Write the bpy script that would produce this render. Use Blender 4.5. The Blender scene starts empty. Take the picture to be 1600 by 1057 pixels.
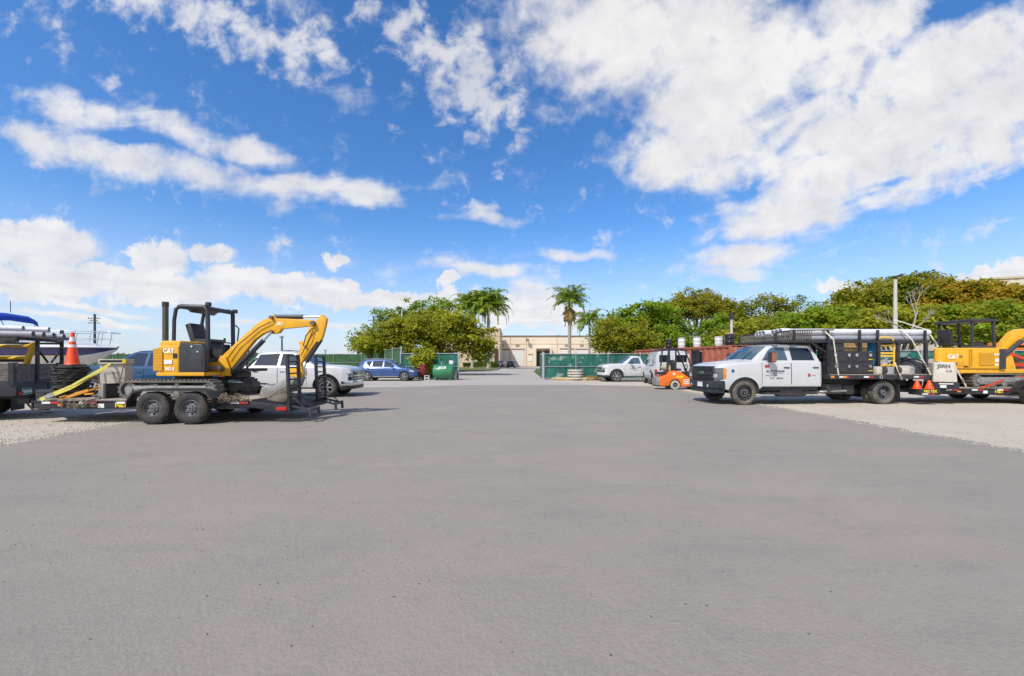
import bpy, bmesh, math, random
import numpy as np
from mathutils import Vector, Matrix
R = math.radians
SC = bpy.context.scene
COL = SC.collection
F, HZ, EYE = 640.0, 565.0, 1.5        # focal length in photo pixels, horizon row, eye height (m)

def P(px, py, Y):                     # photo pixel seen at depth Y -> point in the yard
    return Vector(((px - 800.0) * Y / F, Y, EYE - (py - HZ) * Y / F))

def lerp(pts, x):
    if x <= pts[0][0]: return pts[0][1]
    for (a, b), (c, d) in zip(pts, pts[1:]):
        if x <= c:
            t = (x - a) / (c - a) if c > a else 0
            return b + (d - b) * t
    return pts[-1][1]

# ------------------------------------------------------------------ objects
def tag(o, label=None, cat=None, group=None, kind=None):
    if label: o['label'] = label
    if cat: o['category'] = cat
    if group: o['group'] = group
    if kind: o['kind'] = kind
    return o

def thing(name, label, cat, loc=(0, 0, 0), rz=0.0, group=None):
    o = bpy.data.objects.new(name, None)
    o.empty_display_size = 0.2
    COL.objects.link(o)
    o.location = loc
    o.rotation_euler = (0, 0, rz)
    return tag(o, label, cat, group)

def kids(o): return [c for c in COL.objects if c.parent == o]

def dup(o, loc=None, rz=None, label=None, group=None, parent=None):
    c = o.copy(); COL.objects.link(c)
    if parent: c.parent = parent
    if loc is not None: c.location = loc
    if rz is not None: c.rotation_euler = (c.rotation_euler.x, c.rotation_euler.y, rz)
    if label: c['label'] = label
    if group: c['group'] = group
    for k in kids(o): dup(k, parent=c)
    return c

def wloc(o):
    v = Vector((0, 0, 0))
    while o: v += o.location; o = o.parent
    return v

class MB:
    """collects shapes, then links them as ONE mesh object"""
    def __init__(s, world=False):
        s.v, s.f, s.mi, s.cur, s.world = [], [], [], 0, world
    def m(s, i): s.cur = i; return s
    def add(s, vs, fs):
        b = len(s.v)
        s.v += [Vector(v) for v in vs]
        s.f += [tuple(b + i for i in f) for f in fs]
        s.mi += [s.cur] * len(fs)
        return s
    def box(s, c, d, rz=0, ry=0, rx=0):
        M = Matrix.Translation(c) @ Matrix.Rotation(rz, 4, 'Z') @ Matrix.Rotation(ry, 4, 'Y') @ Matrix.Rotation(rx, 4, 'X')
        h = [x / 2 for x in d]
        vs = [M @ Vector((i * h[0], j * h[1], k * h[2])) for i in (-1, 1) for j in (-1, 1) for k in (-1, 1)]
        return s.add(vs, [(0, 1, 3, 2), (4, 6, 7, 5), (0, 4, 5, 1), (2, 3, 7, 6), (0, 2, 6, 4), (1, 5, 7, 3)])
    def ab(s, a, b):                       # box from corner to corner
        return s.box([(a[i] + b[i]) / 2 for i in range(3)], [abs(b[i] - a[i]) for i in range(3)])
    def bar(s, p, q, w, h, up=(0, 0, 1)):  # square beam from p to q
        p, q = Vector(p), Vector(q); d = (q - p)
        if d.length < 1e-6: return s
        d.normalize(); up = Vector(up)
        a = d.cross(up)
        if a.length < 1e-4: a = d.cross(Vector((0, 1, 0)))
        a.normalize(); b = a.cross(d).normalized()
        vs = []
        for e in (p, q):
            for i, j in ((-1, -1), (1, -1), (1, 1), (-1, 1)):
                vs.append(e + a * (i * w / 2) + b * (j * h / 2))
        return s.add(vs, [(0, 1, 2, 3), (7, 6, 5, 4), (0, 4, 5, 1), (1, 5, 6, 2), (2, 6, 7, 3), (3, 7, 4, 0)])
    def tube(s, pts, r, n=8, r2=None, cap=True):
        pts = [Vector(p) for p in pts]; k = len(pts)
        rs = r if isinstance(r, (list, tuple)) else [r + ((r2 - r) * i / (k - 1) if r2 is not None else 0) for i in range(k)]
        vs, fs = [], []; a = None
        for i, p in enumerate(pts):
            d = (pts[min(i + 1, k - 1)] - pts[max(i - 1, 0)]).normalized()
            if a is None:
                a = d.cross(Vector((0, 0, 1)))
                if a.length < 1e-3: a = d.cross(Vector((0, 1, 0)))
            a = (a - d * a.dot(d)).normalized(); b = d.cross(a)
            for j in range(n):
                t = 2 * math.pi * j / n
                vs.append(p + (a * math.cos(t) + b * math.sin(t)) * rs[i])
        for i in range(k - 1):
            for j in range(n):
                fs.append((i * n + j, i * n + (j + 1) % n, (i + 1) * n + (j + 1) % n, (i + 1) * n + j))
        if cap:
            fs.append(tuple(range(n - 1, -1, -1))); fs.append(tuple((k - 1) * n + j for j in range(n)))
        return s.add(vs, fs)
    def lathe(s, prof, c=(0, 0, 0), ax='z', n=24, close=False, caps=True):
        vs, fs = [], []; c = Vector(c); k = len(prof)
        for r, h in prof:
            for j in range(n):
                t = 2 * math.pi * j / n; u, w = r * math.cos(t), r * math.sin(t)
                vs.append(c + Vector({'z': (u, w, h), 'y': (u, h, w), 'x': (h, u, w)}[ax]))
        for i in range(k if close else k - 1):
            i2 = (i + 1) % k
            for j in range(n):
                fs.append((i * n + j, i * n + (j + 1) % n, i2 * n + (j + 1) % n, i2 * n + j))
        if not close and caps:
            fs.append(tuple(range(n))); fs.append(tuple((k - 1) * n + j for j in range(n)))
        return s.add(vs, fs)
    def cyl(s, c, ax, r, l, n=20):
        return s.lathe([(r, -l / 2), (r, l / 2)], c, ax, n)
    def prism(s, poly, y0, y1):            # outline in x,z pulled along y
        n = len(poly)
        vs = [(x, y0, z) for x, z in poly] + [(x, y1, z) for x, z in poly]
        fs = [tuple(range(n)), tuple(range(2 * n - 1, n - 1, -1))] + [(i, (i + 1) % n, n + (i + 1) % n, n + i) for i in range(n)]
        return s.add(vs, fs)
    def prismz(s, poly, z0, z1):           # outline in x,y pulled along z
        n = len(poly)
        vs = [(x, y, z0) for x, y in poly] + [(x, y, z1) for x, y in poly]
        fs = [tuple(range(n)), tuple(range(2 * n - 1, n - 1, -1))] + [(i, (i + 1) % n, n + (i + 1) % n, n + i) for i in range(n)]
        return s.add(vs, fs)
    def ring(s, outer, inner, y0, y1):     # outline with a hole
        n = len(outer)
        vs = [(x, y, z) for y in (y0, y1) for poly in (outer, inner) for x, z in poly]
        fs = []
        for i in range(n):
            j = (i + 1) % n
            fs += [(i, j, n + j, n + i), (2 * n + i, 3 * n + i, 3 * n + j, 2 * n + j), (i, 2 * n + i, 2 * n + j, j), (n + i, n + j, 3 * n + j, 3 * n + i)]
        return s.add(vs, fs)
    def grid(s, rows):                     # rows of points
        n = len(rows[0]); vs = [p for r in rows for p in r]; fs = []
        for i in range(len(rows) - 1):
            for j in range(n - 1):
                fs.append((i * n + j, i * n + j + 1, (i + 1) * n + j + 1, (i + 1) * n + j))
        return s.add(vs, fs)
    def slab(s, rows, nrm, t):             # grid with a thickness t behind it
        s.grid(rows); nv = Vector(nrm)
        back = [[Vector(p) - nv * t for p in r] for r in rows]
        s.grid(back)
        n = len(rows[0])
        for a, b in ((rows[0], back[0]), (rows[-1], back[-1])): s.grid([a, b])
        s.grid([[r[0] for r in rows], [r[0] for r in back]]); s.grid([[r[-1] for r in rows], [r[-1] for r in back]])
        return s
    def build(s, name, mats, parent=None, bevel=0.0, seg=2, ang=35, flat=False):
        vs = s.v
        if s.world and parent is not None:
            o0 = wloc(parent); vs = [v - o0 for v in vs]
        me = bpy.data.meshes.new(name)
        me.from_pydata([tuple(v) for v in vs], [], s.f)
        mats = mats if isinstance(mats, (list, tuple)) else [mats]
        for mm in mats: me.materials.append(mm)
        if len(mats) > 1: me.polygons.foreach_set('material_index', s.mi)
        bm = bmesh.new(); bm.from_mesh(me)
        if bevel:
            bmesh.ops.remove_doubles(bm, verts=bm.verts, dist=1e-5)
        bmesh.ops.recalc_face_normals(bm, faces=bm.faces)
        if bevel:
            es = [e for e in bm.edges if len(e.link_faces) == 2 and e.calc_face_angle(0) > R(25)]
            bmesh.ops.bevel(bm, geom=es, offset=bevel, segments=seg, affect='EDGES', clamp_overlap=True, profile=0.6)
        bm.to_mesh(me); bm.free()
        if not flat:
            me.polygons.foreach_set('use_smooth', [True] * len(me.polygons))
            me.set_sharp_from_angle(angle=R(ang))
        me.update()
        o = bpy.data.objects.new(name, me); COL.objects.link(o)
        if parent is not None: o.parent = parent
        return o

def writing(s, size, mt, parent, loc, rot, name='lettering', thick=0.002, bold=0.0, sx=1.0):
    cu = bpy.data.curves.new('t', 'FONT'); cu.body = s; cu.size = size
    cu.align_x = 'CENTER'; cu.align_y = 'CENTER'; cu.extrude = thick; cu.offset = bold
    o = bpy.data.objects.new('t', cu); COL.objects.link(o)
    me = bpy.data.meshes.new_from_object(o.evaluated_get(bpy.context.evaluated_depsgraph_get()))
    bpy.data.objects.remove(o); bpy.data.curves.remove(cu)
    me.name = name; me.materials.clear(); me.materials.append(mt)
    if sx != 1.0: me.transform(Matrix.Diagonal((sx, 1, 1, 1)))
    o = bpy.data.objects.new(name, me); COL.objects.link(o)
    o.parent = parent; o.location = loc; o.rotation_euler = rot
    return o
FACE_CAM = (R(90), 0, 0)                # text upright, read from the -y side

# ------------------------------------------------------------------ materials
_M = {}
def mat(name, col, rough=0.6, metal=0.0, var=0.12, vs=6.0, dirt=0.0, dcol=(0.25, 0.21, 0.17), bump=0.0, bs=40.0, coat=0.0, spec=0.5, emit=None):
    if name in _M: return _M[name]
    m = bpy.data.materials.new(name); m.use_nodes = True
    nt = m.node_tree; N, L = nt.nodes, nt.links
    b = N['Principled BSDF']
    b.inputs['Roughness'].default_value = rough; b.inputs['Metallic'].default_value = metal
    b.inputs['Coat Weight'].default_value = coat; b.inputs['Coat Roughness'].default_value = 0.06
    b.inputs['Specular IOR Level'].default_value = spec
    tc = N.new('ShaderNodeTexCoord')
    n1 = N.new('ShaderNodeTexNoise'); n1.inputs['Scale'].default_value = vs; n1.inputs['Detail'].default_value = 6; n1.inputs['Roughness'].default_value = 0.65
    L.new(tc.outputs['Object'], n1.inputs['Vector'])
    r = N.new('ShaderNodeValToRGB'); r.color_ramp.elements[0].position = 0.3; r.color_ramp.elements[1].position = 0.72
    c = col
    r.color_ramp.elements[0].color = tuple(max(0, x * (1 - var)) for x in c) + (1,)
    r.color_ramp.elements[1].color = tuple(min(1, x * (1 + var)) for x in c) + (1,)
    L.new(n1.outputs['Fac'], r.inputs['Fac']); out = r.outputs['Color']
    if dirt:
        n2 = N.new('ShaderNodeTexNoise'); n2.inputs['Scale'].default_value = 3.2; n2.inputs['Detail'].default_value = 9; n2.inputs['Roughness'].default_value = 0.75
        L.new(tc.outputs['Object'], n2.inputs['Vector'])
        mr = N.new('ShaderNodeMapRange'); mr.inputs[1].default_value = 0.48; mr.inputs[2].default_value = 0.72; mr.inputs[4].default_value = dirt
        L.new(n2.outputs['Fac'], mr.inputs[0])
        mx = N.new('ShaderNodeMix'); mx.data_type = 'RGBA'
        L.new(mr.outputs[0], mx.inputs['Factor']); L.new(out, mx.inputs['A']); mx.inputs['B'].default_value = dcol + (1,)
        out = mx.outputs['Result']
        mr2 = N.new('ShaderNodeMath'); mr2.operation = 'MULTIPLY_ADD'; L.new(mr.outputs[0], mr2.inputs[0]); mr2.inputs[1].default_value = 0.4; mr2.inputs[2].default_value = rough
        L.new(mr2.outputs[0], b.inputs['Roughness'])
    L.new(out, b.inputs['Base Color'])
    if bump:
        n3 = N.new('ShaderNodeTexNoise'); n3.inputs['Scale'].default_value = bs; n3.inputs['Detail'].default_value = 5
        L.new(tc.outputs['Object'], n3.inputs['Vector'])
        bp = N.new('ShaderNodeBump'); bp.inputs['Strength'].default_value = bump; bp.inputs['Distance'].default_value = 0.02
        L.new(n3.outputs['Fac'], bp.inputs['Height']); L.new(bp.outputs['Normal'], b.inputs['Normal'])
    if emit: b.inputs['Emission Color'].default_value = emit[:3] + (1,); b.inputs['Emission Strength'].default_value = emit[3]
    _M[name] = m
    return m

WHITE = mat('white_paint', (0.56, 0.565, 0.57), 0.28, coat=0.6, var=0.03, dirt=0.10, dcol=(0.5, 0.46, 0.4))
BLUE = mat('blue_paint', (0.045, 0.10, 0.27), 0.3, 0.3, coat=0.8, var=0.06)
TEAL = mat('bright_blue_paint', (0.004, 0.055, 0.15), 0.3, 0.1, coat=0.8, var=0.06)
NAVYP = mat('dark_navy_paint', (0.02, 0.022, 0.05), 0.3, coat=0.8)
YEL = mat('machine_yellow', (0.80, 0.40, 0.012), 0.45, var=0.10, dirt=0.42, dcol=(0.40, 0.24, 0.06), coat=0.15)
YELD = mat('machine_yellow_vent', (0.50, 0.26, 0.008), 0.6, var=0.15, vs=40)
BLK = mat('black_steel', (0.022, 0.023, 0.028), 0.45, var=0.3, dirt=0.25, dcol=(0.16, 0.14, 0.12))
BLKG = mat('black_gloss', (0.012, 0.012, 0.014), 0.2, coat=0.5)
CHAR = mat('charcoal_cover', (0.035, 0.036, 0.045), 0.42, var=0.15, dirt=0.2, dcol=(0.12, 0.11, 0.1))
PLAST = mat('black_plastic', (0.03, 0.03, 0.034), 0.55, dirt=0.25, dcol=(0.13, 0.12, 0.11))
RUB = mat('tyre_rubber', (0.035, 0.033, 0.031), 0.85, var=0.25, dirt=0.75, dcol=(0.17, 0.14, 0.115), bump=0.2)
RUBD = mat('dusty_tyre_rubber', (0.10, 0.09, 0.08), 0.9, var=0.25, dirt=0.85, dcol=(0.27, 0.23, 0.185), bump=0.2)
CLOTH = mat('dirty_canvas', (0.15, 0.132, 0.105), 0.95, var=0.35, vs=7, bump=0.4, bs=18)
RUBB = mat('black_rubber', (0.045, 0.042, 0.04), 0.8, var=0.3, dirt=0.5, dcol=(0.2, 0.17, 0.14))
RIMG = mat('grey_rim', (0.16, 0.165, 0.18), 0.45, 0.5, var=0.2, dirt=0.3)
RIMB = mat('dark_rim', (0.035, 0.035, 0.04), 0.4, 0.4, dirt=0.3)
ALLOY = mat('alloy', (0.62, 0.63, 0.65), 0.28, 0.85, var=0.05)
CHROME = mat('chrome', (0.75, 0.76, 0.78), 0.12, 1.0, var=0.03)
STEEL = mat('worn_steel', (0.34, 0.33, 0.31), 0.5, 0.5, var=0.3, vs=14, dirt=0.5, dcol=(0.16, 0.13, 0.10))
TRACK = mat('dusty_track', (0.13, 0.12, 0.105), 0.85, var=0.35, vs=20, dirt=0.7, dcol=(0.33, 0.29, 0.24), bump=0.4)
GALV = mat('galvanised', (0.52, 0.53, 0.53), 0.45, 0.6, var=0.12)
GLASS = mat('tinted_glass', (0.012, 0.016, 0.02), 0.04, spec=0.9, var=0.0)
GLASSB = mat('blue_glass', (0.05, 0.09, 0.12), 0.05, spec=1.0, var=0.1, vs=2)
RED = mat('red_lens', (0.45, 0.012, 0.012), 0.25, coat=0.5)
AMB = mat('amber_lens', (0.75, 0.25, 0.02), 0.25, coat=0.5)
LENSD = mat('smoked_lens', (0.16, 0.165, 0.175), 0.12, 0.3, coat=0.8)
LENS = mat('clear_lens', (0.6, 0.62, 0.64), 0.12, 0.3, coat=0.8)
WTAPE = mat('white_tape', (0.75, 0.75, 0.74), 0.4)
RTAPE = mat('red_tape', (0.42, 0.03, 0.03), 0.4)
ORANGE = mat('cone_orange', (0.90, 0.075, 0.008), 0.45, var=0.08, dirt=0.12, dcol=(0.4, 0.08, 0.03))
FORK = mat('forklift_orange', (0.80, 0.17, 0.015), 0.4, var=0.08, dirt=0.25, dcol=(0.3, 0.12, 0.05), coat=0.3)
YSTRAP = mat('yellow_strap', (0.62, 0.55, 0.10), 0.7, var=0.15)
WSTRAP = mat('cream_strap', (0.62, 0.58, 0.45), 0.7, var=0.15)
OCH = mat('orange_chain', (0.70, 0.30, 0.03), 0.6, var=0.2)
CHAINM = mat('rusty_chain', (0.20, 0.155, 0.11), 0.75, 0.3, var=0.4, vs=30)
WOOD = mat('grey_planks', (0.24, 0.21, 0.18), 0.85, var=0.35, vs=12)
DECK = mat('deck_planks', (0.40, 0.33, 0.26), 0.85, var=0.3, vs=9)
PLANK = mat('weathered_boards', (0.15, 0.13, 0.125), 0.85, var=0.5, vs=11)
TAN = mat('tan_plywood', (0.45, 0.30, 0.13), 0.8, var=0.25)
CONC = mat('concrete_block', (0.55, 0.51, 0.44), 0.85, var=0.14, vs=5, dirt=0.45, dcol=(0.3, 0.26, 0.2), bump=0.2)
PVC = mat('pale_pipe', (0.66, 0.67, 0.70), 0.35, var=0.06, dirt=0.12)
PVCG = mat('grey_pipe', (0.30, 0.31, 0.345), 0.45, var=0.1, dirt=0.2)
HTY = mat('hand_truck_yellow', (0.80, 0.48, 0.03), 0.45, var=0.1)
BTARP = mat('blue_tarp', (0.02, 0.22, 0.42), 0.5, var=0.3, vs=5)
MARINE = mat('marine_blue_canvas', (0.01, 0.06, 0.42), 0.7, var=0.15)
NAVY = mat('navy_gelcoat', (0.018, 0.018, 0.10), 0.2, coat=0.7, var=0.1)
GEL = mat('white_gelcoat', (0.66, 0.65, 0.64), 0.3, coat=0.4, var=0.05, dirt=0.15, dcol=(0.45, 0.4, 0.34))
GOLD = mat('gold_stripe', (0.55, 0.38, 0.10), 0.4)
GRNT = mat('tank_green', (0.03, 0.20, 0.085), 0.35, var=0.08, dirt=0.2, dcol=(0.1, 0.2, 0.1), coat=0.3)
CRED = mat('container_red', (0.36, 0.095, 0.055), 0.7, var=0.25, vs=3, dirt=0.75, dcol=(0.42, 0.25, 0.19))
DRED = mat('dull_red', (0.20, 0.025, 0.02), 0.6, var=0.2)
REDM = mat('machine_red', (0.62, 0.06, 0.02), 0.45, var=0.1)
ORM = mat('machine_orange', (0.72, 0.19, 0.02), 0.45, var=0.15, dirt=0.2)
DRUMW = mat('white_drum', (0.62, 0.63, 0.64), 0.5, dirt=0.12, dcol=(0.4, 0.4, 0.4))
DGREEN = mat('deep_green_plastic', (0.01, 0.16, 0.06), 0.5)
INK = mat('dark_ink', (0.06, 0.06, 0.08), 0.6)
INKG = mat('grey_ink', (0.22, 0.22, 0.25), 0.6)
YINK = mat('yellow_ink', (0.75, 0.55, 0.02), 0.5)
WINK = mat('white_ink', (0.85, 0.85, 0.83), 0.5)
POLEC = mat('concrete_pole', (0.52, 0.50, 0.46), 0.8, var=0.12)
POLEW = mat('dark_wood_pole', (0.10, 0.095, 0.065), 0.9, var=0.3, vs=8)
POLEB = mat('blue_grey_pole', (0.09, 0.10, 0.12), 0.9)
BEIGE = mat('beige_stucco', (0.74, 0.63, 0.50), 0.9, var=0.05, vs=0.6)
BEIGE2 = mat('tan_stucco', (0.64, 0.49, 0.34), 0.9, var=0.05, vs=0.6)
TRIM = mat('brown_trim', (0.22, 0.15, 0.10), 0.8)
DOORW = mat('rollup_white', (0.72, 0.70, 0.66), 0.6)
BROWNG = mat('dark_opening', (0.05, 0.035, 0.03), 0.6)
# ------------------------------------------------------------------ camera, light, sky
cam_d = bpy.data.cameras.new('camera'); cam = bpy.data.objects.new('camera', cam_d); COL.objects.link(cam)
cam.location = (0, 0, EYE); cam.rotation_euler = (R(90), 0, 0)
cam_d.sensor_width = 36.0; cam_d.lens = 36.0 * F / 1600.0
cam_d.shift_y = (HZ - 528.5) / 1600.0
cam_d.clip_start = 0.1; cam_d.clip_end = 6000
SC.camera = cam
SUN_DIR = Vector((-0.52, -0.74, 1.0)).normalized()      # towards the sun
sl = bpy.data.lights.new('sun', 'SUN'); sl.energy = 3.6; sl.angle = R(0.53); sl.color = (1.0, 0.955, 0.88)
so = bpy.data.objects.new('sun', sl); COL.objects.link(so); so.location = (0, 0, 60)
so.rotation_euler = SUN_DIR.to_track_quat('Z', 'Y').to_euler()
SC.view_settings.view_transform = 'Standard'; SC.view_settings.look = 'None'
SC.view_settings.exposure = 0.22; SC.view_settings.gamma = 1.0

W = bpy.data.worlds.new('World'); SC.world = W; W.use_nodes = True
nt = W.node_tree; N, L = nt.nodes, nt.links
bg = N['Background']; bg.inputs['Strength'].default_value = 0.10
sky = N.new('ShaderNodeTexSky'); sky.sky_type = 'NISHITA'; sky.sun_disc = False
sky.sun_elevation = math.asin(SUN_DIR.z); sky.sun_rotation = math.atan2(SUN_DIR.x, SUN_DIR.y)
sky.air_density = 1.0; sky.dust_density = 0.6; sky.ozone_density = 3.0
def mth(op, a, b=None, c=None, clamp=False):
    n = N.new('ShaderNodeMath'); n.operation = op; n.use_clamp = clamp
    for i, v in enumerate((a, b, c)):
        if v is None: continue
        if isinstance(v, (int, float)): n.inputs[i].default_value = v
        else: L.new(v, n.inputs[i])
    return n.outputs[0]
def mrange(v, a, b, c=0.0, d=1.0, smooth=True):
    n = N.new('ShaderNodeMapRange'); n.interpolation_type = 'SMOOTHSTEP' if smooth else 'LINEAR'
    L.new(v, n.inputs[0])
    for i, x in enumerate((a, b, c, d)): n.inputs[1 + i].default_value = x
    return n.outputs[0]
def noise(vec, sc, det=8, rough=0.6, dist=0.0, off=(0, 0, 0)):
    mp = N.new('ShaderNodeMapping'); mp.inputs['Location'].default_value = off; L.new(vec, mp.inputs['Vector'])
    n = N.new('ShaderNodeTexNoise'); n.inputs['Scale'].default_value = sc; n.inputs['Detail'].default_value = det
    n.inputs['Roughness'].default_value = rough; n.inputs['Distortion'].default_value = dist
    L.new(mp.outputs[0], n.inputs['Vector']); return n
tc = N.new('ShaderNodeTexCoord'); sp = N.new('ShaderNodeSeparateXYZ'); L.new(tc.outputs['Generated'], sp.inputs[0])
x, y, z = sp.outputs
# a cloud layer overhead: direction -> point on a level sheet
zp = mth('ADD', mth('MAXIMUM', z, 0.0), 0.10)
cb = N.new('ShaderNodeCombineXYZ'); L.new(mth('DIVIDE', x, zp), cb.inputs[0]); L.new(mth('DIVIDE', y, zp), cb.inputs[1])
sheet = cb.outputs[0]
# azimuth/elevation of the clouds (tangents measured from due north of the yard)
ya = mth('MAXIMUM', mth('ABSOLUTE', y), 0.12)
cu = N.new('ShaderNodeCombineXYZ'); L.new(mth('DIVIDE', x, ya), cu.inputs[0]); L.new(mth('DIVIDE', z, ya), cu.inputs[1])
uv0 = cu.outputs[0]
wob = noise(uv0, 3.2, 5, 0.6)
sv = N.new('ShaderNodeVectorMath'); sv.operation = 'SUBTRACT'; L.new(wob.outputs['Color'], sv.inputs[0]); sv.inputs[1].default_value = (0.5, 0.5, 0.5)
mv = N.new('ShaderNodeVectorMath'); mv.operation = 'MULTIPLY_ADD'; L.new(sv.outputs[0], mv.inputs[0]); mv.inputs[1].default_value = (0.22, 0.14, 0); L.new(uv0, mv.inputs[2])
uv = mv.outputs[0]
def ell(cx, cy, rx, ry, ang=0.0, vec=None, inner=0.25):
    mp = N.new('ShaderNodeMapping'); mp.vector_type = 'TEXTURE'
    mp.inputs['Location'].default_value = ((cx - 800) / F, (HZ - cy) / F, 0)
    mp.inputs['Rotation'].default_value = (0, 0, R(ang)); mp.inputs['Scale'].default_value = (rx / F, ry / F, 1)
    L.new(vec or uv, mp.inputs['Vector'])
    ln = N.new('ShaderNodeVectorMath'); ln.operation = 'LENGTH'; L.new(mp.outputs[0], ln.inputs[0])
    return mrange(ln.outputs['Value'], 1.15, inner)
def union(lst, gains=None):
    o = None
    for i, e in enumerate(lst):
        o = e if o is None else mth('MAXIMUM', o, e)
    return o
ALTO = [(1300, 180, 230, 110, 30), (1460, 120, 220, 120, 20), (1180, 120, 260, 160, 0), (1010, 40, 330, 170, 0), (1120, 190, 200, 150, 0), (1030, 250, 110, 85, -20), (1400, 235, 330, 95, 28), (1560, 130, 230, 150, 25),
        (1230, 330, 170, 75, 12), (1330, 80, 230, 120, 40), (1165, 395, 130, 32, 8), (1500, 240, 260, 70, 22)]
PUFF = [(700, 110, 150, 100, -35), (760, 170, 110, 60, -45), (640, 30, 120, 60, 0), (740, 120, 130, 90, -40), (660, 70, 90, 70, 0), (790, 190, 60, 45, 0), (420, 60, 170, 75, -24), (330, 20, 220, 50, -12), (180, 8, 220, 44, -8), (500, 70, 90, 40, -20),
        (770, 335, 110, 26, 0), (440, 95, 60, 25, -25)]
BAND = [(110, 165, 170, 42, -12), (270, 262, 330, 48, -16), (470, 300, 190, 34, -10), (40, 215, 110, 40, -14), (910, 403, 100, 14, -2), (760, 420, 110, 16, 0),
        (920, 403, 70, 13, 0), (1120, 425, 110, 22, 0), (390, 240, 110, 40, -20), (300, 210, 150, 50, -24), (560, 318, 110, 24, -4), (200, 500, 330, 9, -2), (480, 508, 260, 8, 0), (120, 478, 200, 8, -3), (760, 350, 120, 20, -4), (830, 470, 90, 50, 0)]
HOLE = [(1255, 215, 75, 18, 38), (1345, 135, 70, 16, 52), (1475, 18, 60, 26, 20), (1160, 300, 50, 12, 30), (200, 215, 95, 12, -12), (425, 275, 34, 20, 0), (930, 95, 40, 16, 20), (1390, 285, 70, 9, 15)]
CUM = [(60, 385, 130, 48, 0), (40, 440, 240, 40, -3), (330, 398, 52, 30, 0), (250, 405, 60, 34, 0), (190, 440, 240, 40, -6), (420, 450, 190, 34, -6),
       (560, 468, 160, 26, -4), (520, 416, 26, 16, 0), (700, 441, 24, 17, 0), (690, 468, 90, 18, 0), (830, 490, 130, 34, 0), (1560, 435, 140, 22, 5), (1330, 450, 70, 16, 0)]
stm = N.new('ShaderNodeMapping'); stm.inputs['Scale'].default_value = (1.0, 0.62, 1); stm.inputs['Rotation'].default_value = (0, 0, R(14)); L.new(sheet, stm.inputs['Vector'])
n_s = noise(stm.outputs[0], 3.6, 9, 0.58, 0.3)
n_u = noise(uv0, 15.0, 8, 0.58, 0.25)
n_c = noise(uv0, 11.0, 10, 0.62, 0.2, (3, 1, 0))
bdm = N.new('ShaderNodeMapping'); bdm.inputs['Rotation'].default_value = (0, 0, R(16)); bdm.inputs['Scale'].default_value = (0.55, 1.25, 1); L.new(uv0, bdm.inputs['Vector'])
n_b = noise(bdm.outputs[0], 6.0, 9, 0.58, 0.4, (7, 2, 0))
def blend(a, wa, b, wb): return mth('ADD', mth('MULTIPLY', mth('SUBTRACT', a.outputs['Fac'], 0.5), wa), mth('MULTIPLY', mth('SUBTRACT', b.outputs['Fac'], 0.5), wb))
alto = union([ell(*e, inner=0.1) for e in ALTO]); puff = union([ell(*e, inner=0.0) for e in PUFF]); band = union([ell(*e, inner=0.05) for e in BAND])
hole = mth('MULTIPLY', union([ell(*e, inner=0.0) for e in HOLE]), 0.5)
front = mrange(y, -0.05, 0.12)
def layer(mask, gain, n, bias, soft):
    return mrange(mth('SUBTRACT', mth('ADD', mth('MULTIPLY', mask, gain), n), hole), bias, bias + soft)
a1 = layer(alto, 1.45, blend(n_s, 2.5, n_u, 1.7), 0.14, 1.15)
a2 = layer(puff, 0.80, blend(n_s, 2.2, n_u, 3.4), 0.20, 1.0)
a3 = layer(band, 1.15, blend(n_b, 2.4, n_u, 1.6), 0.14, 1.10)
cwob = N.new('ShaderNodeVectorMath'); cwob.operation = 'MULTIPLY_ADD'
sv2 = N.new('ShaderNodeVectorMath'); sv2.operation = 'SUBTRACT'; L.new(n_c.outputs['Color'], sv2.inputs[0]); sv2.inputs[1].default_value = (0.5, 0.5, 0.5)
L.new(sv2.outputs[0], cwob.inputs[0]); cwob.inputs[1].default_value = (0.15, 0.13, 0); L.new(uv0, cwob.inputs[2])
cum = union([ell(*e, vec=cwob.outputs[0], inner=0.3) for e in CUM])
a4 = mrange(mth('ADD', cum, mth('MULTIPLY', mth('SUBTRACT', n_c.outputs['Fac'], 0.5), 1.6)), 0.22, 0.72)
back = mrange(noise(sheet, 1.3, 9, 0.62, 0.3, (11, 5, 0)).outputs['Fac'], 0.40, 0.60)  # unseen clouds behind the camera, coverage raised to keep ambient light neutral
af = mth('MAXIMUM', mth('MAXIMUM', mth('MULTIPLY', a1, 0.95), mth('MULTIPLY', a2, 0.80)), mth('MAXIMUM', mth('MULTIPLY', a3, 0.90), mth('MULTIPLY', a4, 0.90)))
haze_lo = mth('MULTIPLY', mrange(z, 0.32, 0.0), 0.62)
mxa = N.new('ShaderNodeMix'); mxa.data_type = 'FLOAT'; L.new(front, mxa.inputs[0]); L.new(back, mxa.inputs[2]); L.new(af, mxa.inputs[3])
alpha = mxa.outputs[0]
hs = N.new('ShaderNodeHueSaturation'); hs.inputs['Saturation'].default_value = 1.25; hs.inputs['Value'].default_value = 1.55
L.new(sky.outputs[0], hs.inputs['Color'])
tint = N.new('ShaderNodeMix'); tint.data_type = 'RGBA'; tint.blend_type = 'MULTIPLY'; tint.inputs['Factor'].default_value = 1.0
L.new(hs.outputs[0], tint.inputs['A']); tint.inputs['B'].default_value = (0.90, 0.95, 1.06, 1)
hz = N.new('ShaderNodeMix'); hz.data_type = 'RGBA'; L.new(haze_lo, hz.inputs['Factor']); L.new(tint.outputs['Result'], hz.inputs['A']); hz.inputs['B'].default_value = (5.5, 6.2, 7.8, 1)
ramp = N.new('ShaderNodeValToRGB')
ramp.color_ramp.elements[0].position = 0.36; ramp.color_ramp.elements[0].color = (0.74, 0.735, 0.775, 1)
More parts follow.
